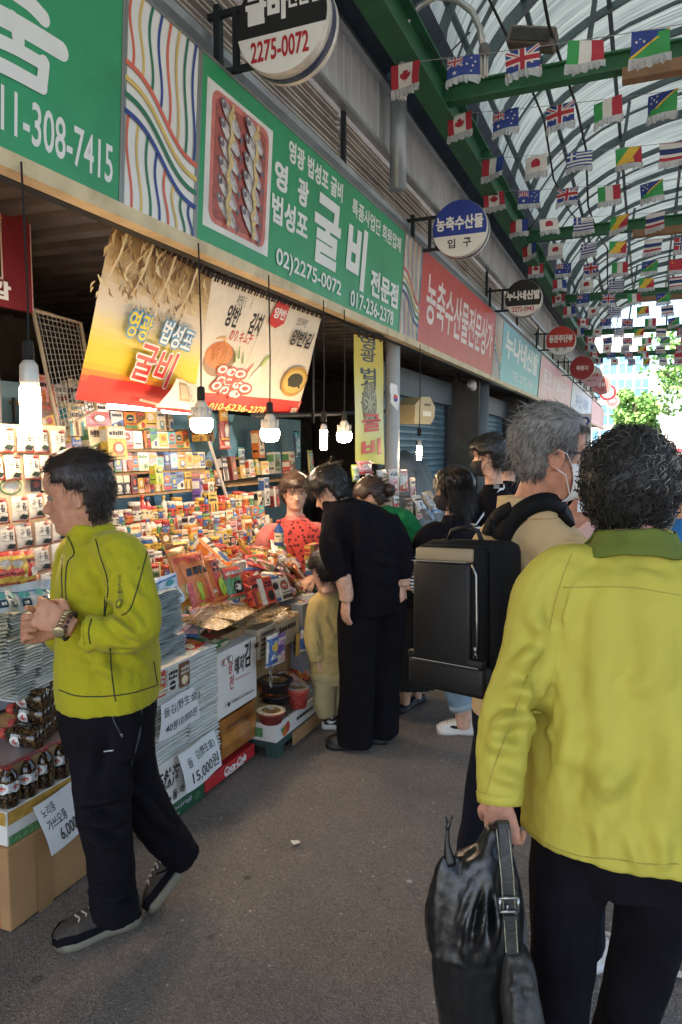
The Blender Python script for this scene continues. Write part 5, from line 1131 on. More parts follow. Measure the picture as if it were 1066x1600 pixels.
def strap_on(bvx, t, name, pts, wm, th, m):
    c = [onto(bvx, a[0], a[1], th*.9) for a in cr([(Vector((x, y, 0)),) for x, y in pts], 5)]
    for _ in range(3): c = [c[0]]+[(c[i-1]+c[i]*2+c[i+1])/4 for i in range(1, len(c)-1)]+[c[-1]]
    V = []; F = []
    for i, p in enumerate(c):
        l, n_, i_, d_ = bvx.find_nearest(p); n_ = (p-l).normalized() if (p-l).length > 1e-4 and (p-l).dot(_C-l) > 0 else n_; tg = (c[min(i+1, len(c)-1)]-c[max(i-1, 0)]).normalized(); s_ = tg.cross(n_).normalized(); nn = s_.cross(tg).normalized()
        if nn.dot(n_) < 0: nn = -nn
        if V and s_.dot(ps) < 0: s_ = -s_
        ps = s_
        V += [p+s_*wm/2+nn*th*.4, p-s_*wm/2+nn*th*.4, p-s_*wm/2-nn*th, p+s_*wm/2-nn*th]
    n = len(c)
    for i in range(n-1):
        for k in range(4): F.append((i*4+k, i*4+(k+1) % 4, (i+1)*4+(k+1) % 4, (i+1)*4+k))
    F += [(3, 2, 1, 0), tuple(range((n-1)*4, n*4))]; mb = MB(); mb.add(V, F); return mb.build(name, m, t, True)
strap_on(bv3, tk, 'shoulder_strap', [(784, 846), (797, 822), (820, 797), (845, 786), (868, 790), (888, 812)], .05, .014, packm)
strap_on(bv3, tk, 'shoulder_strap', [(766, 838), (772, 822), (782, 808), (794, 799), (804, 794)], .04, .014, packm)
mb = MB(); mb.tube([at(775, 838, 1.95), at(772, 822, 1.97), at(766, 812, 1.99), at(768, 836, 1.97)], .004, 6); mb.build('loop', packm, tk, True)
# ---- 4. person in black bending over the stall
def simple_hair(t, T, m, reg, th, L, comb, n=900, w=.0013, off=None, mats=None, mis=(0,), minz=-1, seed=3, jit=.16, lift=.001):
    hh = HeadHair(T); hm = MB(); hh.shell(hm, reg, lambda x, y, z: th, 40, .25); hh.strands(hm, reg, comb, n, lambda x, y, z: L, lambda x, y, z: (off or th*1.1), w, 6, mis, random.Random(seed), lift, jit=jit, minz=minz)
    return hm.build('hair', mats or [m], t, True)
def reg_short(x, y, z):
    if y > .05: a = z-.150
    elif y > .012: a = z-(.115 if abs(x) > .06 else .14)
    elif y > -.025: a = z-.12
    else: a = z-.03
    return min(a, .05)
def reg_long(x, y, z):
    if y > .05: a = z-.165+max(0, (abs(x)-.03)*.9)
    elif y > .02: a = z-.05-max(0, (.066-abs(x))*4)
    else: a = z+.02
    return min(a, .05)
comb_dn = lambda x, y, z: (x*2.5, (.7 if y > .02 else -.5)*(1 if z > .17 else .2), -.1 if z > .2 else -1.1)
F4 = facing(-48); T4 = headT(519, 768, 3.93, facing(-70), 32, 1.02)
rings4 = A((585, 908, 4.0, .205, .15), (586, 880, 3.99, .205, .155), (578, 845, 3.96, .2, .155), (566, 812, 3.94, .2, .155), (552, 792, 3.93, .175, .14), (540, 784, 3.92, .13, .11), (531, 783, 3.92, .085, .085), (526, 782, 3.92, .07, .07))
LA4 = A((538, 800, 3.9, .075), (524, 815, 3.86, .082), (521, 850, 3.82, .08), (527, 882, 3.8, .07), (536, 903, 3.8, .055))
RA4 = A((600, 815, 3.98, .08), (618, 845, 3.98, .085), (628, 880, 3.96, .078), (630, 905, 3.95, .05))
skin4 = A((535, 900, 3.8, .05), (541, 925, 3.81, .043), (541, 938, 3.82, .040))
skin4b = A((630, 900, 3.95, .05), (629, 915, 3.95, .042))
pel4 = A((585, 880, 4.0, .19, .15), (585, 920, 4.0, .195, .155), (584, 955, 4.0, .175, .14))
LL4 = A((565, 930, 3.96, .115), (560, 1000, 3.95, .105), (558, 1060, 3.95, .095), (556, 1120, 3.97, .098), (556, 1160, 3.99, .105))
RL4 = A((606, 930, 4.04, .115), (603, 1000, 4.05, .105), (599, 1080, 4.07, .09), (597, 1145, 4.1, .095))
hands4 = [dict(wrist=at(541, 936, 3.82), d=-UPV-HR*.05, back=-HR*.8-HF*.5, thumb=HF, curl=(14, 18, 12), sc=.98), dict(wrist=at(628, 914, 3.95), d=-UPV+HR*.1, back=HR*.8-HF*.5, thumb=HF, curl=(20, 25, 18), sc=.95)]
t4, b4, j4, p4, s4 = figure('person in a black sweater and wide black trousers bending over the stall, back turned', T4, F4, rings4, [LA4, RA4], [LL4, RL4], hands4, (blackc, M('black_trousers', '#121014', .9, var=.15, bump=.4, bscale=40, spec=.12)), ('sweater', 'trousers'), pelvis=pel4, neck=at(531, 785, 3.92), vox=.006, cvox=.009, folds=[(560, 800, 550, 900, .03, .012), (600, 820, 590, 900, .03, .012), (520, 840, 540, 895, .02, .012), (575, 870, 620, 880, .02, .01)], nz=(((7, 7, 4), .018, 21), ((18, 18, 9), .009, 22)), pnz=(((9, 9, 2.5), .018, 23), ((24, 24, 7), .008, 24)), arms_skin=[skin4, skin4b], skin=('skin_fair', '#d0a48b', '#a86a5c'))
simple_hair(t4, T4, hair_b, reg_short, .02, .055, comb_dn, 1300, .0016, seed=6)
shoe(t4, onZ(577, 1168, 0), onZ(509, 1167, 0), UPV, M('black_shoe', '#141315', .5, var=.1), M('black_sole', '#1d1c1d', .6, var=.1), None, .11); shoe(t4, onZ(606, 1160, 0), onZ(560, 1158, 0), UPV, M('black_shoe', '#141315'), M('black_sole', '#1d1c1d'), None, .11)
# ---- 5. child
F5 = facing(-22); T5 = headT(508, 892, 4.1, facing(-38), 12, .9)
rings5 = A((520, 1046, 4.2, .135, .105), (519, 1020, 4.2, .138, .11), (517, 990, 4.2, .132, .105), (515, 960, 4.2, .13, .098), (514, 940, 4.2, .115, .085), (514, 930, 4.2, .08, .07), (514, 922, 4.2, .055, .055), (513, 916, 4.19, .05, .05))
LA5 = A((505, 938, 4.18, .045), (496, 948, 4.15, .056), (491, 980, 4.12, .052), (492, 1010, 4.1, .05), (495, 1032, 4.1, .04))
RA5 = A((530, 940, 4.22, .05), (545, 965, 4.25, .053), (548, 1000, 4.25, .05), (540, 1030, 4.2, .042))
kh = mcloth('khaki_sweat', '#b5a26c', .9, .4, 50, .06); khp = mcloth('beige_sweatpants', '#b9a97e', .9, .4, 50, .06)
LL5 = A((508, 1048, 4.18, .075), (507, 1080, 4.17, .068), (508, 1105, 4.17, .062), (512, 1118, 4.17, .052)); RL5 = A((531, 1048, 4.24, .075), (534, 1080, 4.25, .068), (535, 1105, 4.25, .062), (536, 1116, 4.25, .052))
pel5 = A((519, 1030, 4.2, .125, .1), (519, 1050, 4.2, .13, .105), (520, 1066, 4.2, .11, .09))
t5, b5, j5, p5, s5 = figure('small child in a khaki sweatshirt and beige trousers standing at the stall, seen from behind', T5, F5, rings5, [LA5, RA5], [LL5, RL5], [dict(wrist=at(496, 1030, 4.1), d=-UPV+HR*.2, back=-HR-HF*.4, thumb=HF, curl=(25, 25, 20), sc=.68), dict(wrist=at(538, 1032, 4.2), d=-UPV, back=HR, thumb=HF, curl=(25, 25, 20), sc=.68)], (kh, khp), ('sweatshirt', 'trousers'), pelvis=pel5, neck=at(513, 922, 4.19), vox=.005, cvox=.007, folds=[(505, 960, 525, 1000, .02, .008), (490, 1000, 498, 1020, .01, .006), (510, 1020, 540, 1035, .015, .006)], nz=(((14, 14, 9), .008, 25), ((36, 36, 24), .003, 26)), pnz=(((16, 16, 12), .009, 27),), skin=('skin_fair', '#d0a48b', '#a86a5c'))
simple_hair(t5, T5, hair_b, reg_short, .014, .05, comb_dn, 1000, .0012, seed=8)
shw = M('shoe_white', '#d9d6d0', .6, var=.06); shb = M('black_shoe', '#141315'); sw_b = M('mark_black', '#16161a', .5, var=0); sw_w = M('mark_white', '#dedbd5', .5, var=0)
shoe(t5, onZ(534, 1139, 0), onZ(503, 1136, 0), UPV, shb, shw, None, .075, .075, True, sw_w); shoe(t5, onZ(548, 1132, 0), onZ(522, 1130, 0), UPV, shb, shw, None, .075, .075, True, sw_w)
# ---- 6. woman in the green cardigan
F6 = facing(-55); T6 = headT(583, 778, 4.55, facing(-75), 30, .98)
rings6 = A((640, 925, 4.6, .19, .15), (636, 880, 4.6, .185, .145), (626, 840, 4.58, .19, .15), (613, 812, 4.56, .185, .145), (602, 798, 4.55, .15, .12), (594, 792, 4.55, .085, .08), (589, 789, 4.55, .065, .065))
RA6 = A((618, 805, 4.52, .06), (634, 818, 4.46, .078), (650, 845, 4.44, .074), (655, 868, 4.44, .068), (642, 888, 4.4, .062), (628, 900, 4.38, .05))
LA6 = A((596, 805, 4.6, .06), (590, 830, 4.65, .07), (585, 870, 4.66, .06), (578, 890, 4.6, .05))
greenc = mcloth('green_knit', '#1f7344', .9, .4, 200, .1); skirt = M('black_pleats', '#151318', .85, var=.1)
t6, b6, j6, p6, s6 = figure('woman in a green cardigan and long black skirt stooping behind the person in black', T6, F6, rings6, [RA6, LA6], [A((632, 1040, 4.55, .06), (634, 1075, 4.55, .052), (633, 1100, 4.56, .04)), A((652, 1040, 4.68, .06), (652, 1070, 4.7, .052), (652, 1092, 4.7, .04))], [dict(wrist=at(626, 902, 4.37), d=-UPV*.5-HR, back=UPV-HF, thumb=-HR+UPV, curl=(35, 40, 25), sc=.95), dict(wrist=at(577, 893, 4.6), d=-UPV-HR, back=-HR+UPV, thumb=HF, curl=(35, 40, 25), sc=.95)], (greenc, None), ('cardigan', 'skirt'), neck=at(594, 794, 4.55), vox=.006, cvox=.008, folds=[(630, 830, 652, 850, .015, .01), (640, 870, 655, 860, .012, .008), (610, 820, 640, 880, .02, .01)], nz=(((9, 9, 6), .012, 28), ((24, 24, 18), .004, 29)), skin=('skin_fair', '#d0a48b', '#a86a5c'), pelvis=A((645, 915, 4.62, .15, .12), (645, 980, 4.62, .15, .13), (644, 1040, 4.62, .12, .1)))
mb = MB(); g = []; zs = [(905, .185, .15), (950, .215, .19), (1000, .235, .205), (1045, .25, .215), (1062, .255, .22)]
rv = F6.cross(UPV)
for (py, a, b_) in zs:
    c = at(646, py, 4.62); g.append([c+rv*(a*(1+.035*(py-900)/160*(1 if k % 2 else -1)))*math.cos(2*math.pi*k/72)+F6*(b_*(1+.035*(py-900)/160*(1 if k % 2 else -1)))*math.sin(2*math.pi*k/72) for k in range(73)])
mb.sheet(g); mb.build('skirt', skirt, t6, True)
simple_hair(t6, T6, hair_br, reg_short, .014, .05, lambda x, y, z: (-x*2, -1, -.2), 1000, .0012, seed=9)
mb = MB(); c = T6 @ Vector((0, -.125, .09)); mb.lathe([(.0001, -.042), (.028, -.03), (.042, 0), (.028, .03), (.0001, .042)], 14, 0, Matrix.Translation(c)); mb.build('hair_bun', hair_br, t6, True)
shoe(t6, onZ(648, 1100, 0), onZ(620, 1116, 0), UPV, shb, M('black_sole', '#1d1c1d'), None, .085, .045, True); shoe(t6, onZ(662, 1095, 0), onZ(640, 1102, 0), UPV, shb, M('black_sole', '#1d1c1d'), None, .085, .045, True)
hb = thing('shoulder_bag', 'black flat handbag with a pale metal edge hanging beside the bending person in black', 'handbag'); mb = MB(); c = at(636, 925, 4.2); TB = Matrix.Translation(c) @ Matrix.Rotation(R(40), 4, 'Z'); mb.box((0, 0, 0), (.19, .07, .15), 0, TB, .015); mb.build('bag_body', packl, hb, True); mb = MB(); mb.tube([(-.02, -.036, .07), (-.03, -.037, -.06), (-.028, -.036, -.075)], .005, 6, 0, True, TB); mb.build('edge_trim', M('pale_trim', '#a8a296', .4, .5), hb); mb = MB(); mb.tube([(-.06, 0, .07), (-.05, 0, .2), (0, .02, .3), (.05, 0, .2), (.06, 0, .07)], .006, 6, 0, True, TB); mb.build('strap', packl, hb)
# ---- 7. woman with the black bob and white sneakers
F7 = facing(-50); T7 = headT(711, 768, 4.1, facing(-72), 4, 1.0)
rings7 = A((712, 960, 4.15, .19, .14), (712, 910, 4.15, .195, .14), (711, 868, 4.14, .195, .13), (710, 838, 4.13, .18, .115), (710, 824, 4.12, .13, .09), (710, 812, 4.11, .075, .07), (710, 804, 4.1, .062, .06))
LA7 = A((690, 830, 4.1, .06), (672, 846, 4.05, .08), (664, 875, 4.0, .078), (658, 905, 3.98, .06), (640, 915, 3.98, .05)); RA7 = A((730, 830, 4.16, .06), (752, 850, 4.2, .075), (758, 890, 4.22, .066), (750, 930, 4.22, .052))
LL7 = A((700, 965, 4.12, .1), (705, 1020, 4.12, .088), (712, 1065, 4.14, .075), (722, 1098, 4.16, .072), (724, 1104, 4.16, .073)); RL7 = A((725, 965, 4.2, .1), (735, 1030, 4.24, .085), (745, 1090, 4.3, .072))
strp = bpy.data.materials.new('striped_sleeve'); strp.use_nodes = True
t_ = strp.node_tree; b = t_.nodes['Principled BSDF']; b.inputs['Roughness'].default_value = .85; tc = t_.nodes.new('ShaderNodeTexCoord'); wv = t_.nodes.new('ShaderNodeTexWave'); wv.bands_direction = 'Z'; wv.inputs['Scale'].default_value = 18; wv.inputs['Distortion'].default_value = .6; rp_ = t_.nodes.new('ShaderNodeValToRGB'); rp_.color_ramp.elements[0].position = .45; rp_.color_ramp.elements[0].color = lin('#1a181c'); rp_.color_ramp.elements[1].position = .52; rp_.color_ramp.elements[1].color = lin('#d8d4cc')
t_.links.new(tc.outputs['Object'], wv.inputs[0]); t_.links.new(wv.outputs[0], rp_.inputs[0]); t_.links.new(rp_.outputs[0], b.inputs[0])
denim = mcloth('pale_denim', '#7d93a3', .85, .35, 200, .15)
t7, b7, j7, p7, s7 = figure('woman with a black bob and mask in a black top with striped sleeves', T7, F7, rings7, [], [LL7, RL7], [dict(wrist=at(638, 917, 3.98), d=-HR, back=UPV, thumb=HF, curl=(30, 35, 20)), dict(wrist=at(749, 933, 4.22), d=-UPV, back=HR, thumb=HF, curl=(30, 35, 20))], (blackc, denim), ('top', 'jeans'), pelvis=A((713, 940, 4.16, .18, .13), (713, 975, 4.16, .18, .13), (713, 1000, 4.16, .15, .12)), neck=at(710, 812, 4.11), vox=.006, cvox=.008, folds=[(690, 840, 720, 850, .02, .008)], nz=(((9, 9, 6), .010, 31),), pnz=(((14, 14, 10), .008, 32),), skin=('skin_fair', '#d0a48b', '#a86a5c'), arms_skin=[LA7, RA7], legs_skin=[A((722, 1095, 4.16, .062), (724, 1120, 4.17, .06), (725, 1138, 4.17, .05))])
mb = MB(); limb(mb, LA7, 6, 16); cloth(t7, 'striped_sleeve', mb, strp, .008); mb = MB(); limb(mb, RA7, 6, 16); cloth(t7, 'striped_sleeve', mb, strp, .008)
mb = MB(); limb(mb, [(q[0], q[1]+.012) for q in LA7[:3]], 6, 16); cloth(t7, 'cap_sleeve', mb, blackc, .008)
mb = MB(); c = LL7[-1][0]; c2 = LL7[-2][0]; mb.tube([c2.lerp(c, .0), c+(c-c2).normalized()*.006], [.079, .079], 24); mb.build('turn_up', mcloth('denim_inside', '#93a4af', .9, .3, 200, .1), t7, True)
simple_hair(t7, T7, hair_b, reg_long, .022, .12, lambda x, y, z: ((1.2 if x > 0 else -1.2)*(1 if z > .12 else .1), (-.1 if y > .02 else -.6)*(1 if z > .17 else .2), -.3 if z > .2 else -1.2), 1600, .0016, off=.026, seed=10, minz=-.05, jit=.08, lift=.003)
face_mask(t7, T7, M('mask_black', '#17161a', .8, var=.03), M('mask_black', '#17161a'), 0, .085)
shoe(t7, onZ(744, 1146, 0), onZ(682, 1144, 0), UPV, shw, white_sole, lace, .095, .085, False, sw_b); shoe(t7, onZ(770, 1125, 0), onZ(722, 1122, 0), UPV, shw, white_sole, lace, .095, .085, False, sw_b)
# ---- 8. man in the black t-shirt
F8 = facing(-45); T8 = headT(766, 715, 4.65, facing(-68), 6, 1.04)
rings8 = A((775, 960, 4.75, .2, .14), (775, 880, 4.74, .2, .14), (775, 830, 4.72, .215, .14), (775, 790, 4.7, .2, .125), (774, 775, 4.69, .15, .1), (773, 764, 4.68, .085, .08), (772, 756, 4.67, .066, .066))
t8, b8, j8, p8, s8 = figure('man with short black hair in a black mask and black t-shirt with white chest print', T8, F8, rings8, [A((750, 785, 4.66, .06), (732, 800, 4.6, .085), (726, 840, 4.55, .075), (726, 850, 4.55, .074)), A((800, 785, 4.74, .06), (818, 800, 4.78, .08), (824, 850, 4.8, .07))], [A((755, 960, 4.72, .1), (752, 1060, 4.75, .08), (750, 1085, 4.78, .075)), A((795, 960, 4.8, .1), (797, 1060, 4.85, .08), (798, 1082, 4.86, .075))], [dict(wrist=at(722, 905, 4.5), d=-UPV, back=-HR, thumb=HF), dict(wrist=at(826, 905, 4.8), d=-UPV, back=HR, thumb=HF)], (blackc, navyc), ('t_shirt', 'trousers'), pelvis=A((775, 940, 4.76, .18, .13), (775, 980, 4.76, .18, .13), (775, 1000, 4.76, .15, .12)), neck=at(773, 764, 4.68), vox=.006, nz=(((9, 9, 6), .010, 33),), arms_skin=[A((727, 840, 4.55, .055), (724, 880, 4.52, .046), (722, 902, 4.5, .042)), A((824, 840, 4.8, .055), (826, 880, 4.8, .046), (826, 902, 4.8, .042))], skin=('skin_fair', '#d0a48b', '#a86a5c'))
simple_hair(t8, T8, hair_b, reg_short, .022, .05, comb_dn, 1100, .0015, seed=12)
face_mask(t8, T8, M('mask_black', '#17161a'), M('mask_black', '#17161a'), -.005, .088)
bv8 = bvh_of(j8); f = Flat(lambda u, v, h: onto(bv8, u, -v, h), .001); lg = M('logo_white', '#d8d8d8', .7, var=0)
for k, ch in enumerate(('THE', 'NORTH', 'FACE')): f.text(ch, 772, -755.5-3.1*k-1.2+1.3, 780, -758-3.1*k+1.2-.6, lg, .02)
f.poly([(781, -763), (781, -753.5), (784, -754), (787, -757), (788, -763)], lg); f.build('chest_print', t8)
shoe(t8, onZ(762, 1097, 0), onZ(735, 1098, 0), UPV, shb, white_sole, None, .1); shoe(t8, onZ(810, 1095, 0), onZ(783, 1095, 0), UPV, shb, white_sole, None, .1)
def bystander(lab, px, py, d, fdeg, fhead, top, bottom, hairm, reg, skin=('skin_fair', '#d0a48b', '#a86a5c'), sc=1.0, arms=None, long=False, hands=None, tname='jacket', puff=.02, jt=.16, ns=700):
    """Standing figure given by the place of the head's ear axis."""
    T = headT(px, py, d, facing(fhead), 4, sc); c = T @ Vector((0, -.01, 0)); f = facing(fdeg); rv = f.cross(UPV); c = c-UPV*.02; q = lambda dz, a, b, s=0: (c-UPV*dz+rv*s, a, b)
    rg = [q(.68, .19, .14), q(.5, .185, .135), q(.3, .205, .135), q(.16, .195, .12), q(.11, .15, .1), q(.06, .08, .075), q(.02, .062, .06)]
    ar = arms(c, rv, f) if arms else [[(c-UPV*.13+rv*.1*s, .06), (c-UPV*.18+rv*.2*s, .072), (c-UPV*.42+rv*.25*s, .06), (c-UPV*.62+rv*.24*s+f*.06, .045)] for s in (1, -1)]
    hd = hands(c, rv, f) if hands else [dict(wrist=c-UPV*.64+rv*.24*s+f*.065, d=-UPV, back=rv*s, thumb=f, curl=(25, 28, 20)) for s in (1, -1)]
    z0 = c.z-.72; lg_ = [[(c-UPV*.72+rv*.09*s, .1), (Vector((c.x, c.y, z0*.52))+rv*.1*s, .08), (Vector((c.x, c.y, .09))+rv*.1*s, .07)] for s in (1, -1)]
    t, b, j, p, sm_ = figure(lab, T, f, rg, ar, lg_, hd, (top, bottom), (tname, 'trousers'), pelvis=[q(.62, .17, .13), q(.74, .18, .135), q(.82, .15, .12)], neck=c-UPV*.05, vox=.007, cvox=.009, nz=(((9, 9, 6), .012, len(lab)), ((22, 22, 16), .004, 3)), pnz=(((10, 10, 5), .01, 5),), skin=skin)
    simple_hair(t, T, hairm, reg, puff, .05 if not long else .1, comb_dn, ns, .0014, seed=len(lab), jit=jt)
    for s in (1, -1):
        h = Vector((c.x, c.y, 0))+rv*.1*s-f*.08; shoe(t, h, h+f*.26, UPV, shb, white_sole, None, .095)
    return t, T, b, j, sm_
bystander('person with black hair half hidden between the man in black and the grey haired man', 792, 722, 5.4, -30, -30, blackc, navyc, hair_b, reg_short)
t_, T_, b_, j_, sm_ = bystander('person in a pale pink top half hidden between the grey haired man and the curls', 925, 765, 3.3, 170, 160, mcloth('pale_pink_top', '#c9a49c', .85), navyc, hair_b, reg_short, sc=.95)
bystander('person in a black coat far down the street beside the upright white sign', 908, 716, 11, 20, 20, blackc, blackc, hair_b, reg_short)
bystander('person in a blue jacket at the right edge behind the woman in lime yellow', 1082, 760, 3.1, 10, 10, mcloth('bright_blue', '#2f6fb5', .7), blackc, hair_b, reg_short)
# ---- 9. stall keeper
ap = bpy.data.materials.new('red_patterned_vest'); ap.use_nodes = True; t_ = ap.node_tree; b = t_.nodes['Principled BSDF']; b.inputs['Roughness'].default_value = .85; tc = t_.nodes.new('ShaderNodeTexCoord'); vo = t_.nodes.new('ShaderNodeTexVoronoi'); vo.inputs['Scale'].default_value = 34; rp_ = t_.nodes.new('ShaderNodeValToRGB'); rp_.color_ramp.elements[0].position = .3; rp_.color_ramp.elements[0].color = lin('#5e1a1c'); rp_.color_ramp.elements[1].position = .42; rp_.color_ramp.elements[1].color = lin('#c8473f')
t_.links.new(tc.outputs['Object'], vo.inputs[0]); t_.links.new(vo.outputs[0], rp_.inputs[0]); t_.links.new(rp_.outputs[0], b.inputs[0])
pinks = mcloth('pink_sleeve', '#c4766f', .85, .4, 60, .25)
arms9 = lambda c, rv, f: [[(c-UPV*.13+rv*.1*s, .06), (c-UPV*.18+rv*.2*s, .07), (c-UPV*.40+rv*.24*s+f*.02, .058), (c-UPV*.44+rv*.12*s+f*.2, .047), (c-UPV*.42+rv*.06*s+f*.27, .042)] for s in (1, -1)]
hands9 = lambda c, rv, f: [dict(wrist=c-UPV*.42+rv*.05*s+f*.28, d=f*.6-rv*s*.7-UPV*.2, back=UPV+f*.3, thumb=f*.5+UPV*.3, curl=(25, 30, 20), sc=.95) for s in (1, -1)]
t9, T9, b9, j9, s9 = bystander('stall keeper in a red patterned vest over pink sleeves, standing among the goods', 461, 772, 4.95, 165, 168, pinks, navyc, hair_br, reg_short, arms=arms9, hands=hands9, tname='pink_shirt', puff=.027, jt=.7, ns=1500)
c = T9 @ Vector((0, -.01, 0))-UPV*.02; f = facing(165); rv = f.cross(UPV); mb = MB(); torso(mb, [(c-UPV*.69, .2, .15), (c-UPV*.5, .195, .147), (c-UPV*.3, .208, .147), (c-UPV*.2, .215, .143), (c-UPV*.15, .21, .135), (c-UPV*.11, .172, .12), (c-UPV*.075, .112, .1), (c-UPV*.05, .082, .085)], rv, f, 5, 28); cloth(t9, 'vest', mb, ap, .008, 2, (), (((14, 14, 9), .008, 41),))
eyes(t9, T9, s9, '#3a2a22')
# ================================================================== banners, lamps and other hanging things
class Panel:
    """A flat face in the scene with metre axes U (right) and V (up); px() gives the place of a photo pixel on it."""
    def __init__(s, o, U, V): s.o = Vector(o); s.U = Vector(U).normalized(); V = Vector(V); s.V = (V-s.U*V.dot(s.U)).normalized(); s.N = s.U.cross(s.V)
    def px(s, x, y):
        r = _ray(x, y); p = _C+r*((s.o-_C).dot(s.N)/r.dot(s.N)); return ((p-s.o).dot(s.U), (p-s.o).dot(s.V))
    def fn(s, u, v, h=0): return s.o+s.U*u+s.V*v+s.N*h
def ptext(f, P, body, x0, y0, x1, y1, m, bold=.02, shear=0.0, **k):
    a, b = P.px(x0, y0); c, d = P.px(x1, y1); f.text(body, a, b, c, d, m, bold, shear, **k)
def prect(f, P, x0, y0, x1, y1, m):
    a, b = P.px(x0, y0); c, d = P.px(x1, y1); f.rect(a, b, c, d, m)
def pell(f, P, x, y, rx, ry, m, n=18, rot=0):
    a, b = P.px(x, y); f.ell(a, b, rx, ry, m, n, rot)
def pe(f, P, x, y, rx, ry, m, n=18):
    a, b = P.px(x, y); c = P.px(x+rx, y+rx*.4)[0]-a; d = P.px(x, y-ry)[1]-b; f.ell(a, b, abs(c), abs(d), m, n)
def ink(col, rough=.5, var=.05): return M('ink_'+col.lstrip('#'), col, rough, var=var, vscale=15)
def mixc(a, b, t):
    a, b = a.lstrip('#'), b.lstrip('#'); return '#'+''.join('%02x' % int(int(a[i:i+2], 16)*(1-t)+int(b[i:i+2], 16)*t) for i in (0, 2, 4))
def banner(label, TL, TR, BR, BL, Xt, Xb, draw, wave=.012, name='hanging_banner', rings=18):
    t = thing(name, label, 'banner'); a, b = onX(*TL, Xt), onX(*TR, Xt); c = onX(*BL, Xb); P = Panel(a, b-a, a-c)
    uv = [P.px(*q) for q in (TL, TR, BR, BL)]; us = [q[0] for q in uv]; vs_ = [q[1] for q in uv]; f = Flat(flat3, .0002); draw(f, P, uv)
    w_, h_ = max(us)-min(us), max(vs_)-min(vs_)
    warp = lambda u, v, h: P.fn(u, v, h+wave*(math.sin(u*9+v*2)*(.4+.6*(max(vs_)-v)/h_)+.6*math.sin(v*7-u*4)+.5*math.sin(u*23+v*5)*max(0, 1-(max(vs_)-v)/.35)))
    f.bent('cloth', warp, [min(us)+w_*k/24 for k in range(1, 24)], [min(vs_)+h_*k/14 for k in range(1, 14)], t)
    mb = MB(); mb.tube([P.fn(uv[0][0]-.1, .03, .0), P.fn(uv[1][0]+.1, .03, 0)], .006, 6)
    mb.tube([P.fn(uv[0][0]-.1, .055, -.02), P.fn(uv[1][0]+.1, .05, -.02)], .008, 6); mb.build('rope', M('dark_rope', '#2a2522', .9), t)
    for k in range(rings):
        u = uv[0][0]+(uv[1][0]-uv[0][0])*(k+.5)/rings; mb = MB(); mb.tube([P.fn(u-.014, -.02, .014), P.fn(u-.016, .02, .016), P.fn(u, .042, .012), P.fn(u+.016, .02, .016), P.fn(u+.014, -.02, .014)], .0055, 6); mb.build('eyelet', M('dark_rope', '#2a2522'), t)
    return t, P
def out(f, uv, m): f.poly([uv[3], uv[2], uv[1], uv[0]], m)
def vgrad(f, uv, cols, n=26):
    for i in range(n):
        a, b = i/n, (i+1)/n; L = lambda s, e, t: (s[0]+(e[0]-s[0])*t, s[1]+(e[1]-s[1])*t); k = (i+.5)/n*(len(cols)-1); j = min(int(k), len(cols)-2)
        f.poly([L(uv[3], uv[0], a), L(uv[2], uv[1], a), L(uv[2], uv[1], b), L(uv[3], uv[0], b)], M('grad_'+mixc(cols[j], cols[j+1], k-j), mixc(cols[j], cols[j+1], k-j), .6, var=.03), i == 0)
yel = ink('#e2c93a'); bluo = ink('#4f95bd'); redp = ink('#cf3a33'); crm = ink('#e4d8c0'); blk = ink('#26211f'); wht = ink('#e6e2da')
def b1(f, P, uv):
    vgrad(f, uv, ['#c9403a', '#c9403a', '#d8b92c', '#dcc03a', '#e0cf86', '#ddd0b6', '#d9c9ae', '#c9ae80', '#a98a5c', '#94764c'])
    f.poly([uv[3], uv[2], (uv[2][0]+.02, uv[2][1]+.14), (uv[3][0]+.03, uv[3][1]+.15)], redp)
    rr = random.Random(5); cs = [ink(c) for c in ('#c9ad79', '#a5844f', '#8a6a40', '#dcc697', '#6f5433')]
    for k in range(150):
        t = rr.random(); d = rr.random()**1.2*.34; u = uv[0][0]+.02+(uv[1][0]-uv[0][0]-.06)*t-(d*.10); v = -.01-d; L = rr.uniform(.05, .12)*(1-d*1.2); a = rr.choice((-1.0, -.8, -2.1, -1.57, -1.9))+rr.uniform(-.2, .2)
        f.ribbon([(u, v), (u+L*.5*math.cos(a), v+L*.5*math.sin(a)), (u+L*.9*math.cos(a+.3), v+L*.9*math.sin(a+.3))], [.006, .02*(1-d), .003], rr.choice(cs))
    for k in range(4):
        u = uv[0][0]+.08+.2*k; f.ribbon([(u, -.01), (u+.01, -.14), (u-.01, -.3)], [.02, .014, .006], cs[3])
    for bo, m in ((.075, bluo), (.02, yel)): ptext(f, P, '영광', 186, 513, 233, 500, m, bo) if False else None
    a0 = P.px(185, 518); a1 = P.px(236, 493); b0 = P.px(240, 531); b1_ = P.px(300, 515); c0 = P.px(193, 586); c1 = P.px(274, 550)
    def ol(s, u0, v0, u1, v1, mo, mi, g=.014):
        for du, dv in ((g, 0), (-g, 0), (0, g), (0, -g), (g*.7, g*.7), (-g*.7, g*.7), (g*.7, -g*.7), (-g*.7, -g*.7)): f.text(s, u0+du, v0+dv, u1+du, v1+dv, mo, .012)
        f.text(s, u0, v0, u1, v1, mi, .018)
    ol('영광', a0[0], a0[1], a1[0], a1[1], bluo, yel, .010); ol('법성포', b0[0], b0[1], b1_[0], b1_[1], bluo, wht, .010)
    ol('굴비', c0[0], c0[1], c1[0], c1[1], wht, redp, .010)
    for k in range(14): u = P.px(216, 612)[0]+k*.018; f.rect(u, P.px(216, 612)[1]-.045, u+.013, P.px(216, 612)[1]-.03, crm)
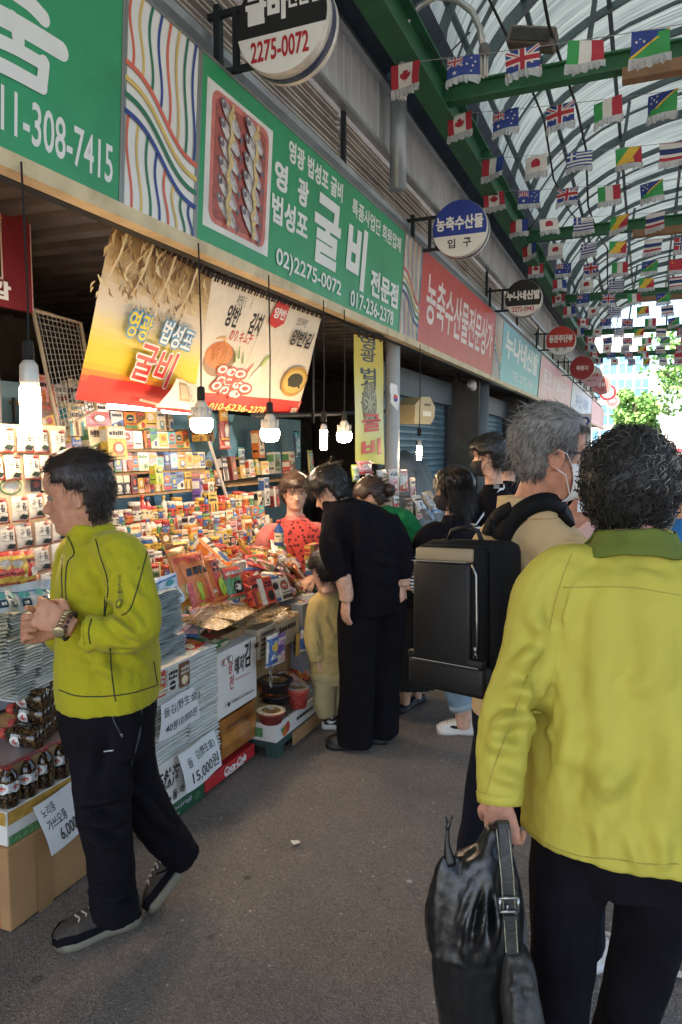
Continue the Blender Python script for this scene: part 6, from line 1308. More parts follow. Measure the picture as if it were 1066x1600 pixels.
banner('yellow fabric banner with dried fish picture on top and big red lettering', (178, 342), (330, 430), (300, 646), (118, 624), -2.42, -2.80, b1, .006)
def b2(f, P, uv):
    out(f, uv, crm); h = .15
    f.poly([uv[3], uv[2], (uv[2][0], uv[2][1]+.11), (uv[3][0], uv[3][1]+.13)], redp)
    ptext(f, P, '자연을 담그다', 368, 476, 398, 468, blk, .005); ptext(f, P, '양반', 348, 508, 381, 480, blk, .03); ptext(f, P, '김치', 384, 521, 414, 492, blk, .03)
    ptext(f, P, 'のり.キムチ', 355, 531, 397, 522, redp, .015)
    pe(f, P, 342, 562, 22, 28, ink('#8c6a48')); pe(f, P, 341, 554, 19, 23, ink('#c9722e')); 
    rr = random.Random(8)
    for k in range(26):
        a = rr.random()*6.3; r = rr.random()*.12; u, v = P.px(340, 552); f.ribbon([(u+r*math.cos(a), v+r*math.sin(a)), (u+r*math.cos(a+.8)*1.1, v+r*math.sin(a+.8)*1.1)], .009, rr.choice((ink('#d99a4a'), ink('#b65423'), ink('#e0b36a'))))
    for x, y in ((372, 560), (378, 568), (366, 566)): u, v = P.px(x, y); f.ribbon([(u, v), (u-.05, v+.09)], [.02, .005], ink('#6f9a3f'))
    u, v = P.px(400, 580); f.ell(u, v, .09, .022, ink('#e9e3cf'), 14, .9); f.ell(u+.05, v+.09, .06, .02, ink('#a9c06a'), 12, 1.0); u, v = P.px(384, 580); f.ribbon([(u, v-.03), (u+.05, v+.07)], [.035, .01], ink('#c43d2c'))
    for i, (x, y) in enumerate(((346, 577), (361, 582), (375, 585), (344, 594), (357, 598), (371, 603), (350, 610), (366, 616), (381, 607), (336, 602))):
        pe(f, P, x, y, 9, 10, ink('#b8412c')); pe(f, P, x, y-1, 7, 6.5, wht); pe(f, P, x, y-1, 4, 3.5, redp)
    ptext(f, P, '010-6236-2378', 322, 639, 413, 634, ink('#ecd77c'), .02, .15); 
    # the seaweed half
    u0 = P.px(416, 480); f.rect(u0[0], uv[2][1]+.11, u0[0]+.006, -.02, ink('#b5a88f'))
    q0, q1 = P.px(417, 497), P.px(443, 497); f.poly([(q0[0], q0[1]-.02), ((q0[0]+q1[0])/2, q0[1]-.05), (q1[0], q0[1]-.0), (q1[0]-.01, q0[1]+.13), (q0[0]+.03, q0[1]+.14)], redp); f.text('양반', q0[0]+.03, q0[1]+.02, q1[0]-.02, q0[1]+.10, wht, .03)
    ptext(f, P, 'KOREA No.1 BRAND', 418, 468, 445, 464, blk, .0); ptext(f, P, '맛있고 바삭한', 459, 506, 480, 499, blk, .005); a = P.px(450, 533); b = P.px(484, 533); f.text('양반김', a[0], a[1]-.02, b[0], a[1]+.11, blk, .025)
    a = P.px(432, 610); f.ell(a[0]+.2, a[1]+.1, .2, .13, ink('#b58a3e')); f.ell(a[0]+.2, a[1]+.1, .17, .1, ink('#d6b35e')); f.ell(a[0]+.2, a[1]+.11, .12, .06, ink('#41382a'))
    for k in range(14): f.ell(a[0]+.12+rr.random()*.18, a[1]+.06+rr.random()*.09, .02, .012, ink('#39422f'), 8, rr.random()*3)
    a = P.px(450, 646); f.text('제주', a[0]-.04, a[1]-.01, a[0]+.08, a[1]+.07, crm, .02)
banner('wide cream banner with a kimchi bowl picture and a red telephone number strip', (331, 432), (503, 494), (464, 645), (298, 640), -2.42, -2.80, b2, .007, rings=20)
# curled-up corner with print between the two banners
t = thing('curled_flyer', 'crumpled cream plastic flyer with a brown box picture curled over the banners\' lower corners', 'flyer'); P = Panel(onX(246, 640, -2.62), Vector((0, 1, 0)), Vector((.0, .0, 1))); f = Flat(flat3, .0006); uv = [P.px(*q) for q in ((262, 592), (318, 600), (312, 644), (243, 636))]; out(f, uv, crm)
q = P.px(270, 614); f.rect(q[0]-.03, q[1]-.05, q[0]+.11, q[1]+.06, ink('#a58a62')); f.rect(q[0]-.02, q[1]-.035, q[0]+.09, q[1]+.045, ink('#c9b08a')); q2 = P.px(297, 616); f.ell(q2[0], q2[1], .05, .05, ink('#8a8474')); f.ell(q2[0], q2[1], .042, .042, crm)
f.bent('sheet', lambda u, v, h: P.fn(u, v, h+.03*math.sin(u*11)+.04*math.sin(v*9+u*5)), [u_*.05 for u_ in range(-6, 14)], [v_*.04 for v_ in range(-3, 8)], t)
# yellow vertical banner
def b3(f, P, uv):
    vgrad(f, uv, ['#d9d04e', '#e0da7a', '#e2dda0', '#dcd49a', '#d8c65e', '#d2b236', '#d0ac2c'])
    for k, ch in enumerate('영광법성포'): 
        y = (536, 556, 584, 602, 622)[k]; a = P.px(563, y+8); b = P.px(587, y-8); f.text(ch, a[0], a[1], b[0], b[1], blk, .022)
    q = P.px(577, 632); f.ell(q[0], q[1], .19, .19, ink('#7d7350'))
    rr = random.Random(3)
    for k in range(11): a = R(k*360/11); f.ell(q[0]+.09*math.cos(a), q[1]+.09*math.sin(a), .085, .032, (ink('#a29a76'), ink('#c0b78e'))[k % 2], 12, a); f.ell(q[0]+.1*math.cos(a), q[1]+.1*math.sin(a), .06, .014, ink('#585338'), 10, a)
    for ch, y0, y1 in (('굴', 676, 646), ('비', 716, 684)): a = P.px(565, y0); b = P.px(594, y1); f.text(ch, a[0], a[1], b[0], b[1], redp, .028)
banner('narrow yellow vertical banner with black and red lettering and a ring of fish', (553, 522), (598, 532), (601, 726), (556, 722), -2.27, -2.27, b3, .004, rings=4)
# dark red sign on the pier
t = thing('dark_red_poster', 'dark red framed food poster on the grimy wall at the left edge', 'poster', (0, 0, 0)); P = Panel((-3.0, 1.9, 2.37), (0, 1, 0), (0, 0, 1)); a = P.px(45, 292)
mb = MB(); y1 = 1.9+a[0]; mb.box((-3.015, (1.95+y1)/2, 2.675), (.03, y1-1.95, .63)); mb.build('board', ink('#7d2329'), t); f = Flat(lambda u, v, h=0: P.fn(u, v, h+.002)); u1 = a[0]; f.rect(u1-.008, -.005, u1, .62, ink('#c9a7a0')); f.rect(.1, .12, u1-.19, .57, ink('#cdb9a4')); f.rect(.11, .13, u1-.2, .56, ink('#2c1d16'))
rr = random.Random(6)
for k in range(90): u = .13+rr.random()*(u1-.36); v = .15+rr.random()*.3; f.ell(u, v, rr.uniform(.02, .05), .012, rr.choice((ink('#a4643a'), ink('#7c4427'), ink('#c38a54'), ink('#5a3220'))), 10, rr.uniform(-.6, .3))
f.text('감', u1-.30, .015, u1-.17, .105, wht, .05); f.build('print', t)
# white mesh panel leaning in the dark opening
t = thing('mesh_panel', 'rectangular wire mesh panel with a cream frame leaning in the dark opening', 'mesh panel'); c = [onX(52, 484, -3.15), onX(126, 505, -3.15), onX(150, 640, -3.0), onX(92, 672, -3.0)]; mb = MB(); mb.tube(c+[c[0]], .012, 6); mb.build('frame', M('cream_frame', '#b5a78e', .6), t); mb = MB()
for k in range(1, 11): mb.tube([c[0].lerp(c[1], k/11), c[3].lerp(c[2], k/11)], .003, 4)
for k in range(1, 19): mb.tube([c[0].lerp(c[3], k/19), c[1].lerp(c[2], k/19)], .003, 4)
mb.build('wire_grid', M('wire_pale', '#a9a59a', .4, .4), t)
# ---- lamps
glow = M('lamp_glow', '#ffdcb0', .4, var=0, emit=46.0); glow_t = M('tube_glow', '#f4f6ff', .4, var=0, emit=9.0); alu = M('lamp_body', '#c9c2b6', .4, .2, .1); cordm = M('black_cord', '#15130f', .8, var=0)
def bulb(px, py, X, kind, lab, zt=2.72, k=1.0):
    p = onX(px, py, X); t = thing('hanging_lamp', lab, 'lamp', p, 0, 'bare lamps hung over the stall'); mb = MB()
    z0 = {'globe': .115, 'corn': .2, 'stick': .12}[kind]*k
    mb.tube([(0, 0, z0+.02), (.004, .004, (zt-p.z)*.5), (0, 0, zt-p.z)], .0045, 6); mb.build('cord', cordm, t)
    mb = MB(); mb.lathe([(.012, z0+.075), (.02, z0+.07), (.022, z0+.02), (.02, z0)], 14); mb.build('socket', cordm, t, True)
    mb = MB(); g = MB()
    if kind == 'globe':
        mb.lathe([(r*k, z*k) for r, z in ((.02, .115), (.03, .1), (.05, .05), (.056, .025), (.058, .02))], 22); g.lathe([(r*k, z*k) for r, z in ((.058, .02), (.06, .0), (.058, -.03), (.045, -.05), (.02, -.058))], 22)
        for q in range(12): a = q*math.pi/6; mb.box((.046*k*math.cos(a), .046*k*math.sin(a), .055*k), (.02*k, .002, .05*k), T=Matrix.Translation((.046*k*math.cos(a), .046*k*math.sin(a), .055*k)) @ Matrix.Rotation(a, 4, 'Z') @ Matrix.Translation((-.046*k*math.cos(a), -.046*k*math.sin(a), -.055*k)))
    elif kind == 'corn': mb.lathe([(.02, .2), (.034, .18), (.036, .12), (.034, .1)], 20); g.lathe([(.034, .1), (.038, .09), (.038, -.07), (.03, -.085)], 20)
    else: mb.lathe([(.016, .12), (.024, .1), (.026, .075)], 16); g.lathe([(.026, .075), (.026, -.06), (.02, -.07)], 16)
    mb.build('lamp_base', alu, t, True); g.build('diffuser', glow, t, True)
    return t
bulb(48, 645, -2.2, 'corn', 'long white cylinder lamp on a black cord at the left edge, before the wall'); bulb(315, 660, -2.2, 'globe', 'round lamp with white dome hanging before the yellow banner'); bulb(422, 676, -2.2, 'globe', 'round ribbed lamp with white dome hanging before the cream banner', 2.72, 1.02); bulb(506, 688, -2.2, 'stick', 'slim stick lamp hanging left of a round lamp, before the dark shutter', 2.72, 1.15); bulb(538, 680, -2.2, 'globe', 'small round lamp hanging just left of the narrow yellow banner', 2.72, 1.0); bulb(655, 708, -2.2, 'stick', 'slim stick lamp farthest right, hanging before the roller shutter', 2.72, 1.5)
for a, b, X, lab in (((172, 634), (241, 638), -3.0, 'glowing tube lamp under the yellow banner, nearer one'), ((256, 641), (306, 644), -3.0, 'glowing tube lamp under the curled flyer, farther one')):
    p, q = onX(*a, X), onX(*b, X); t = thing('tube_lamp', lab, 'tube lamp'); mb = MB(); mb.tube([p, q], .02, 10); mb.build('tube', glow_t, t, True); mb = MB(); c = (p+q)/2+Vector((-.03, 0, .02)); mb.box(c, (.05, (q-p).length+.05, .03)); mb.build('fitting', alu, t)
# ---- beige boxy lamp housing near the shutter, flag and rail
t = thing('beige_box', 'beige angular plastic housing with a small label hanging before the roller shutter', 'housing'); P = Panel(onX(650, 660, -2.35), (.35, .93, 0), (0, 0, 1)); pts = [P.px(*q) for q in ((648, 662), (649, 632), (659, 620), (672, 620), (680, 636), (679, 652), (673, 663))]; mb = MB(); n = len(pts); mb.add([P.fn(u, v, 0) for u, v in pts]+[P.fn(u, v, -.25) for u, v in pts], [tuple(range(n))[::-1], tuple(range(n, 2*n))]+[(i, (i+1) % n, n+(i+1) % n, n+i) for i in range(n)]); mb.build('shell', M('aged_beige', '#b7a67c', .6, var=.1), t); f = Flat(P.fn); prect(f, P, 661, 650, 674, 643, ink('#e0d8c0')); prect(f, P, 663, 634, 673, 631, ink('#6a5a3a')); f.build('label', t)
t = thing('small_flag', 'small white paper flag with a red and blue circle hung on the pale post', 'flag'); P = Panel(onX(612, 632, -2.2), (.3, .95, 0), (0, 0, 1)); f = Flat(flat3); uv = [P.px(*q) for q in ((611, 598), (622, 602), (623, 642), (609, 628))]; out(f, uv, wht); q = P.px(617, 622); f.ell(q[0], q[1], .035, .035, redp); f.ell(q[0], q[1]-.018, .03, .018, navy); f.bent('cloth', lambda u, v, h: P.fn(u, v, h+.01*math.sin(v*30)), [k*.03 for k in range(-3, 6)], [k*.04 for k in range(-3, 6)], t)
t = thing('hanging_rail', 'dark steel rail running across behind the hanging lamps', 'rail'); mb = MB(); mb.tube([onX(395, 650, -2.75), onX(520, 647, -2.75), onX(640, 640, -2.6)], .02, 8); mb.build('pipe', framem, t); mb = MB(); mb.tube([onX(490, 660, -2.75), onX(490, 640, -2.7), Vector((onX(490, 640, -2.7).x, onX(490, 640, -2.7).y, 2.78))], .01, 6); mb.build('hanger', framem, t)
t = thing('wall_poster', 'green and white lit poster of a figure on the wall beyond the roller shutter', 'poster'); P = Panel(onX(745, 680, -2.75), (0, 1, 0), (0, 0, 1)); f = Flat(P.fn); prect(f, P, 727, 694, 757, 622, M('poster_glow', '#cfe8e0', .4, emit=.35, var=0)); q = P.px(741, 662); f.ell(q[0], q[1]+.35, .16, .2, M('poster_green', '#2c5f4a', .5)); f.ell(q[0], q[1]-.15, .3, .4, M('poster_green', '#2c5f4a', .5)); f.ell(q[0]+.05, q[1]+.3, .1, .14, wht); f.build('print', t)
# spotlight on a bracket under the signs
t = thing('spotlight', 'small white spotlight on an arm under the red shop sign', 'spotlight'); p = onX(738, 603, -2.5); mb = MB(); mb.lathe([(.05, -.07), (.075, .05), (.07, .07)], 14, 0, Matrix.Translation(p) @ Matrix.Rotation(R(60), 4, 'X')); mb.build('head', wht, t, True); mb = MB(); mb.tube([p, p+Vector((-.2, 0, .1)), p+Vector((-.25, 0, .3))], .015, 6); mb.build('arm', framem, t)
# ================================================================== the stall and its goods
PAL = {'red': '#b8382f', 'white': '#cfc9bb', 'yellow': '#d2b04a', 'green': '#4d8050', 'blue': '#3c5f96', 'orange': '#cc7434', 'brown': '#6b452a', 'pink': '#d29a9c', 'black': '#232127', 'cream': '#e0d0aa', 'teal': '#3a9098', 'purple': '#69488f', 'gold': '#bb9344', 'silver': '#aeb0b2', 'lime': '#a9bf3f', 'maroon': '#7c2a2c'}
SPK = {'red': '#e8c9a8', 'white': '#9aa0aa', 'yellow': '#9c5a24', 'green': '#d9dcb0', 'blue': '#b9cbe0', 'orange': '#7c2a1c', 'brown': '#c09a68', 'pink': '#f0e2dc', 'black': '#6c6a70', 'cream': '#a5643c', 'teal': '#cfe0dc', 'purple': '#cdbfe0', 'gold': '#6a4520', 'silver': '#6c7078', 'lime': '#4c6a2c', 'maroon': '#c9906a'}
def pk(c, rough=.3):
    return M('pack_'+c, PAL[c], rough, var=.22, vscale=45, dirt=(SPK[c], 90, .38), bump=.25, bscale=70)
glassy = lambda c: M('glass_'+c, PAL[c], .12, var=.15, vscale=25, spec=.6)
def pseudo(f, u0, v0, u1, v1, m, rr, rows=1):
    """Packaging small print: rows of short unreadable strokes."""
    h = (v1-v0)/rows
    for r in range(rows):
        u = u0
        while u < u1-1e-4:
            w_ = rr.uniform(.35, .9)*h; f.rect(u, v0+r*h+h*.12, min(u+w_*.8, u1), v0+r*h+h*rr.uniform(.6, .88), m); u += w_
def front_print(f, w, h, c1, c2, c3, st, rr, words=None):
    a, b, c = pk(c1), pk(c2), pk(c3); dk = pk('black') if c1 not in ('black', 'maroon', 'brown', 'blue') else pk('white')
    if st == 0:
        f.rect(-w*.48, h*.62, w*.48, h*.97, b); pseudo(f, -w*.38, h*.70, w*.34, h*.9, pk('white') if c2 not in ('white', 'cream', 'yellow') else dk, rr); f.ell(w*.05, h*.32, w*.28, h*.2, c, 14); f.ell(w*.05, h*.34, w*.2, h*.12, pk('white'), 12); pseudo(f, -w*.4, h*.05, w*.3, h*.12, dk, rr)
    elif st == 1:
        f.rect(-w*.48, 0.01*h, -w*.14, h*.99, b); pseudo(f, -w*.08, h*.62, w*.42, h*.85, dk, rr, 2); f.ell(w*.18, h*.3, w*.22, h*.2, c, 12); pseudo(f, -w*.42, h*.2, -w*.2, h*.3, pk('white'), rr)
    elif st == 2:
        f.ell(0, h*.66, w*.36, h*.22, b, 18); f.ell(0, h*.66, w*.3, h*.17, c, 16); pseudo(f, -w*.2, h*.6, w*.2, h*.72, pk('white'), rr); f.rect(-w*.49, h*.06, w*.49, h*.24, b); pseudo(f, -w*.4, h*.3, w*.4, h*.38, dk, rr)
    elif st == 3:
        f.poly([(-w*.49, h*.02), (w*.49, h*.02), (w*.49, h*.55), (-w*.49, h*.28)], b); pseudo(f, -w*.4, h*.68, w*.36, h*.9, c if c3 != c1 else dk, rr); f.ell(w*.15, h*.25, w*.2, h*.14, c, 12); f.ell(-w*.2, h*.2, w*.14, h*.1, pk('cream'), 10)
    elif st == 4:
        for k in range(3): f.rect(-w*.49+w*.33*k, h*.0+.002, -w*.49+w*.33*k+w*.16, h*.45, (b, c, b)[k])
        pseudo(f, -w*.4, h*.55, w*.4, h*.75, dk, rr); pseudo(f, -w*.3, h*.8, w*.3, h*.92, b, rr)
    else:
        f.rrect(-w*.4, h*.12, w*.4, h*.9, w*.1, b); f.ell(0, h*.6, w*.22, h*.16, c, 14); pseudo(f, -w*.3, h*.22, w*.3, h*.36, pk('white') if c2 not in ('white', 'cream') else dk, rr)
    if words: f.text(words, -w*.36, h*.62, w*.36, h*.9, dk, .02)
_des = {}
def me_of(mb, mats, smooth=False):
    me = bpy.data.meshes.new('goods'); me.from_pydata(mb.V, [], mb.F); me.polygons.foreach_set('material_index', mb.I)
    for m in mats: me.materials.append(m)
    if smooth: me.polygons.foreach_set('use_smooth', [True]*len(me.polygons))
    return me
def carton(i, w=.1, h=.14, d=.05, words=None, cols=None):
    k = ('c', i, w, h, d)
    if k in _des: return _des[k]
    rr = random.Random(i*77+5); cs = list(cols or rr.sample(['red', 'white', 'white', 'yellow', 'yellow', 'green', 'blue', 'orange', 'brown', 'cream', 'cream', 'teal', 'black', 'white', 'pink', 'maroon'], 3))
    if cs[1] == cs[0]: cs[1] = 'red' if cs[0] != 'red' else 'white'
    f = Flat(lambda u, v, h_=0: Vector((d/2+h_, u, v)), .0004); f.mb.box((0, 0, h/2), (d, w, h), f.mi(pk(cs[0])), None, .0015); front_print(f, w, h, cs[0], cs[1], cs[2], rr.randrange(6), rr, words)
    f.fn = lambda u, v, h_=0: Vector((u, -w/2-h_, v)); f.h = .001; f.rect(-d*.48, h*.55, d*.48, h*.9, pk(cs[1])); pseudo(f, -d*.35, h*.2, d*.35, h*.32, pk('black') if cs[0] != 'black' else pk('white'), rr)
    f.fn = lambda u, v, h_=0: Vector((u, v, h+h_)); f.h = .001; f.rect(-d*.3, -w*.35, d*.3, w*.35, pk(cs[1]))
    _des[k] = (me_of(f.mb, f.mats), cs[0]+' carton with '+cs[1]+' print'); return _des[k]
def jar(i, r=.035, h=.09):
    k = ('j', i, r, h)
    if k in _des: return _des[k]
    rr = random.Random(i*31+2); body = rr.choice(['brown', 'gold', 'red', 'white', 'orange', 'cream', 'maroon', 'white', 'white', 'blue', 'gold']); lid = rr.choice(['red', 'white', 'gold', 'black', 'yellow', 'green', 'red', 'white']); lab = rr.choice([c for c in ('white', 'yellow', 'red', 'cream', 'blue', 'green', 'orange') if c != body]); sq = rr.random() < .3
    mb = MB(); mb.lathe([(r*.9, 0), (r, r*.12), (r, h*.72), (r*.82, h*.82), (r*.82, h*.84)], 14 if not sq else 8); m1 = me_of(mb, [glassy(body)], not sq)
    mb = MB(); mb.lathe([(r*.88, h*.82), (r*.92, h*.83), (r*.92, h*.98), (r*.86, h)], 16); m2 = me_of(mb, [pk(lid)], True)
    f = Flat(lambda u, v, h_=0: Vector(((r+.0008+h_)*math.cos(u/r), (r+.0008+h_)*math.sin(u/r), v)), .0003); n = 14
    for q in range(n): a, b = -r*2.4+r*4.8*q/n, -r*2.4+r*4.8*(q+1)/n; f.poly([(a, h*.18), (b, h*.18), (b, h*.62), (a, h*.62)], pk(lab), False)
    f.h += .0004; c3 = pk('black') if lab != 'blue' else pk('white')
    for u0 in (-1.9, -.7, .5): pseudo(f, r*u0, h*.42, r*(u0+.8), h*.54, c3, rr); f.ell(r*(u0+.4), h*.3, r*.22, h*.08, pk(rr.choice(('red', 'green', 'gold'))), 10)
    m3 = me_of(f.mb, f.mats); _des[k] = ((m1, m2, m3), body+' jar, '+lid+' lid, '+lab+' label'); return _des[k]
def bottle(i, r=.026, h=.15):
    k = ('b', i, r, h)
    if k in _des: return _des[k]
    rr = random.Random(i*57+4); body = rr.choice(['green', 'white', 'brown', 'blue', 'black', 'gold', 'white', 'red']); cap = rr.choice(['white', 'red', 'green', 'blue', 'gold', 'yellow']); lab = rr.choice([c for c in ('white', 'yellow', 'red', 'cream') if c != body])
    mb = MB(); mb.lathe([(r*.9, 0), (r, r*.2), (r, h*.55), (r*.85, h*.68), (r*.38, h*.8), (r*.36, h*.88)], 14); m1 = me_of(mb, [glassy(body)], True); mb = MB(); mb.lathe([(r*.46, h*.86), (r*.48, h*.99), (r*.4, h)], 12); m2 = me_of(mb, [pk(cap)], True)
    f = Flat(lambda u, v, h_=0: Vector(((r+.0008+h_)*math.cos(u/r), (r+.0008+h_)*math.sin(u/r), v)), .0003); n = 12
    for q in range(n): a, b = -r*2.2+r*4.4*q/n, -r*2.2+r*4.4*(q+1)/n; f.poly([(a, h*.14), (b, h*.14), (b, h*.5), (a, h*.5)], pk(lab), False)
    f.h += .0004
    for u0 in (-1.7, -.5, .7): pseudo(f, r*u0, h*.34, r*(u0+.8), h*.42, pk('black'), rr)
    m3 = me_of(f.mb, f.mats); _des[k] = ((m1, m2, m3), body+' bottle, '+cap+' cap, '+lab+' label'); return _des[k]
film = M('clear_film', '#c9ccd0', .15, var=.1, alpha=.35)
def pouch(i, w=.14, h=.2, t=.045, cols=None, words=None, st=None, seed=None):
    k = ('p', i, w, h, t)
    if k in _des: return _des[k]
    rr = random.Random(i*41+9); cs = list(cols or rr.sample(['red', 'orange', 'yellow', 'green', 'white', 'blue', 'brown', 'pink', 'gold', 'red', 'orange', 'white', 'purple', 'lime'], 3))
    if cs[1] == cs[0]: cs[1] = 'white' if cs[0] != 'white' else 'red'
    f = Flat(flat3, .0004); f.rect(-w/2, 0, w/2, h, pk(cs[0], .25)); front_print(f, w, h, cs[0], cs[1], cs[2], rr.randrange(6) if st is None else st, rr, words)
    for v in (.012, h-.03): f.rect(-w/2, v, w/2, v+.014, pk(cs[1], .25))
    sd = rr.random()*50
    def warp(u, v, hh):
        a = max(0, 1-(2*u/w)**2); b = max(0, 1-(2*v/h-1)**4); th = t/2*(a**.6)*(b**.7); cr_ = .006*noise.noise(Vector((u*38+sd, v*38, 0)))+.0035*noise.noise(Vector((u*90, v*90+sd, 0)))
        return Vector((th+hh+cr_*(.4+a*b), u*(1-.06*b), v))
    us = [w*(-.5+k_/8) for k_ in range(1, 8)]; vs_ = [h*k_/10 for k_ in range(1, 10)]
    me = bent_mesh(f, warp, us, vs_, 'goods')
    for m in f.mats: me.materials.append(m)
    bm = bmesh.new(); bm.from_mesh(me); g = [[bm.verts.new((-t/2*max(0, 1-(2*u/w)**2)**.6*max(0, 1-(2*v/h-1)**4)**.7-.0012, u*(1-.06*max(0, 1-(2*v/h-1)**4)), v)) for u in [w*(-.5+k_/6) for k_ in range(7)]] for v in [h*k_/8 for k_ in range(9)]]
    for a in range(8):
        for b in range(6): bm.faces.new((g[a][b], g[a+1][b], g[a+1][b+1], g[a][b+1]))
    bm.to_mesh(me); bm.free(); me.polygons.foreach_set('use_smooth', [True]*len(me.polygons))
    _des[k] = (me, cs[0]+' bag with '+cs[1]+' print'); return _des[k]
def nth(n): return f"{n}{'th' if 10 <= n % 100 <= 20 else {1: 'st', 2: 'nd', 3: 'rd'}.get(n % 10, 'th')}"
def put(des, kind, loc, rz, where, tilt=0.0, sc=(1, 1, 1), group=None, roll=0.0):
    """One article of goods: a copy of its kind with its parts."""
    me, desc = des; rot = (Matrix.Rotation(rz, 4, 'Z') @ Matrix.Rotation(tilt, 4, 'Y') @ Matrix.Rotation(roll, 4, 'X')).to_euler()
    nm = {'carton': 'carton', 'jar': 'jar', 'bottle': 'bottle', 'pouch': 'snack_bag'}[kind]
    if isinstance(me, tuple):
        o = bpy.data.objects.new(nm, None); o.empty_display_size = .05; COL.objects.link(o)
        for n_, m in zip(('glass_body', 'lid' if kind == 'jar' else 'cap', 'paper_label'), me): c = bpy.data.objects.new(n_, m); COL.objects.link(c); c.parent = o
    else: o = bpy.data.objects.new(nm, me); COL.objects.link(o)
    o.location = loc; o.rotation_euler = rot; o.scale = sc
    tag(o, f'{desc}, {where}', {'carton': 'carton', 'jar': 'jar', 'bottle': 'bottle', 'pouch': 'bag'}[kind], group or {'carton': 'printed cartons on the stall', 'jar': 'lidded jars on the stall', 'bottle': 'small bottles on the stall', 'pouch': 'bags of snacks on the stall'}[kind]); return o
rs = random.Random(21)
def row(where, X, z, y0, y1, mix, hr, jit=.012, wr=(.06, .11), d=.05, layers=1, zf=None, lean=-.08):
    y = y0; n = 0
    while y < y1:
        k = rs.choices(list(mix), list(mix.values()))[0]; h = rs.uniform(*hr); zz = z if zf is None else zf(y)
        if k == 'carton':
            w_ = rs.uniform(*wr); i = rs.randrange(60); n += 1; y += w_/2; put(carton(i, round(w_*50)/50, round(h*40)/40, d), k, (X+rs.uniform(-jit, jit), y, zz+.003), rs.uniform(-.15, .1), f'{nth(n)} from left {where}', lean); y += w_/2+rs.uniform(.001, .008)
        elif k == 'jar':
            r = rs.choice((.03, .036, .042)); h = min(h, r*3.2); i = rs.randrange(40); n += 1; y += r; put(jar(i, r, round(h*50)/50), k, (X+rs.uniform(-jit, jit), y, zz+.003), rs.uniform(-.9, .5), f'{nth(n)} from left {where}'); y += r+rs.uniform(.001, .008)
        elif k == 'bottle':
            r = rs.choice((.022, .027)); i = rs.randrange(30); n += 1; y += r; put(bottle(i, r, round(h*1.15*50)/50), k, (X+rs.uniform(-jit, jit), y, zz+.003), rs.uniform(-.9, .5), f'{nth(n)} from left {where}'); y += r+rs.uniform(.001, .01)
        else:
            w_ = rs.uniform(.1, .17); i = rs.randrange(36); n += 1; y += w_*.4; put(pouch(i, round(w_*50)/50, round(h*40)/40, .05), 'pouch', (X+rs.uniform(-jit, jit), y, zz+.012), rs.uniform(-.5, .4), f'{nth(n)} from left {where}', rs.uniform(-.75, -.35), roll=rs.uniform(-.3, .3)); y += w_*.42
# ---- counter, back rack and blue sheet
ct = thing('display_counter', 'long stepped market counter buried under rows of jars, bottles and snack bags', 'counter'); wood = M('worn_plywood', '#9a7b55', .7, var=.25, vscale=5, stretch=(1, 6, 1)); cl = M('counter_cloth', '#8b8f98', .8, var=.1)
steps = [(-2.02, .70, 4.15), (-2.17, .76, 4.15), (-2.33, .83, 4.12), (-2.47, .905, 4.35), (-2.59, .965, 4.75), (-2.70, 1.025, 5.0), (-2.81, 1.09, 5.1), (-2.93, 1.17, 5.15)]
for i, (X, z, y1) in enumerate(steps):
    X2 = steps[i+1][0] if i < len(steps)-1 else -3.06; mb = MB(); y0 = 2.3 if i < 3 else 2.78; mb.box(((X+.07+X2+.068)/2, (y0+y1)/2, z/2), (abs(X-X2)-.002+.002, y1-y0, z)); mb.build('step', cl if i % 2 else wood, ct)
mb = MB(); mb.box((-2.34, 1.98, .28), (.72, .44, .56)); mb.build('side_table', wood, ct); mb = MB(); mb.box((-2.55, 2.03, .83), (.3, .5, .5)); mb.build('side_step', cl, ct)
rk = thing('back_rack', 'stepped back rack with plywood shelves full of cartons, beside the blue sheet', 'rack')
SH_ = [(-3.42, 1.775), (-3.30, 1.64), (-3.18, 1.49), (-3.07, 1.35)]
for X, z in SH_+[(-3.53, 1.93)]: mb = MB(); mb.box((X-.04, 4.03, z-.008), (.13, 1.5, .016)); mb.build('shelf', wood, rk)
for y in (3.27, 4.79): mb = MB(); mb.tube([(-3.48, y, 1.0), (-3.5, y, 1.95)], .012, 6); mb.build('post', framem, rk)
mb = MB(); mb.box((-3.56, 4.0, 1.45), (.02, 1.6, 1.2)); mb.build('back_board', M('rack_back', '#6e8f9c', .7), rk)
t = thing('blue_sheet', 'pale blue creased plastic sheet hanging behind the goods', 'plastic sheet'); a = onX(262, 640, -3.45); b = onX(345, 640, -3.45); mb = MB(); mb.sheet([[(-3.5+.05*math.sin(i*1.1)+.03*math.sin(j*1.3+i*.5), a.y-.1+(b.y+.4-a.y)*i/20, 1.0+.95*j/12) for i in range(21)] for j in range(13)]); mb.build('sheet', M('sheet_blue', '#7fb2cc', .5, var=.12), t, True)
rw = lambda s: s
row('on the rack\'s top shelf', SH_[0][0], SH_[0][1], 3.35, 4.72, {'carton': 1}, (.12, .17), .006, (.1, .15))
row('on the rack\'s uppermost ledge', -3.53, 1.93, 3.4, 4.75, {'carton': 1}, (.13, .2), .006, (.1, .17))
row('on the rack\'s second shelf', SH_[1][0], SH_[1][1], 3.3, 4.72, {'carton': 1}, (.11, .145), .006, (.07, .13))
row('on the rack\'s third shelf', SH_[2][0], SH_[2][1], 3.3, 4.75, {'carton': 1}, (.10, .14), .006, (.06, .11))
row('on the rack\'s lowest shelf', SH_[3][0], SH_[3][1], 3.3, 4.75, {'carton': 8, 'bottle': 1}, (.09, .13), .006, (.05, .1))
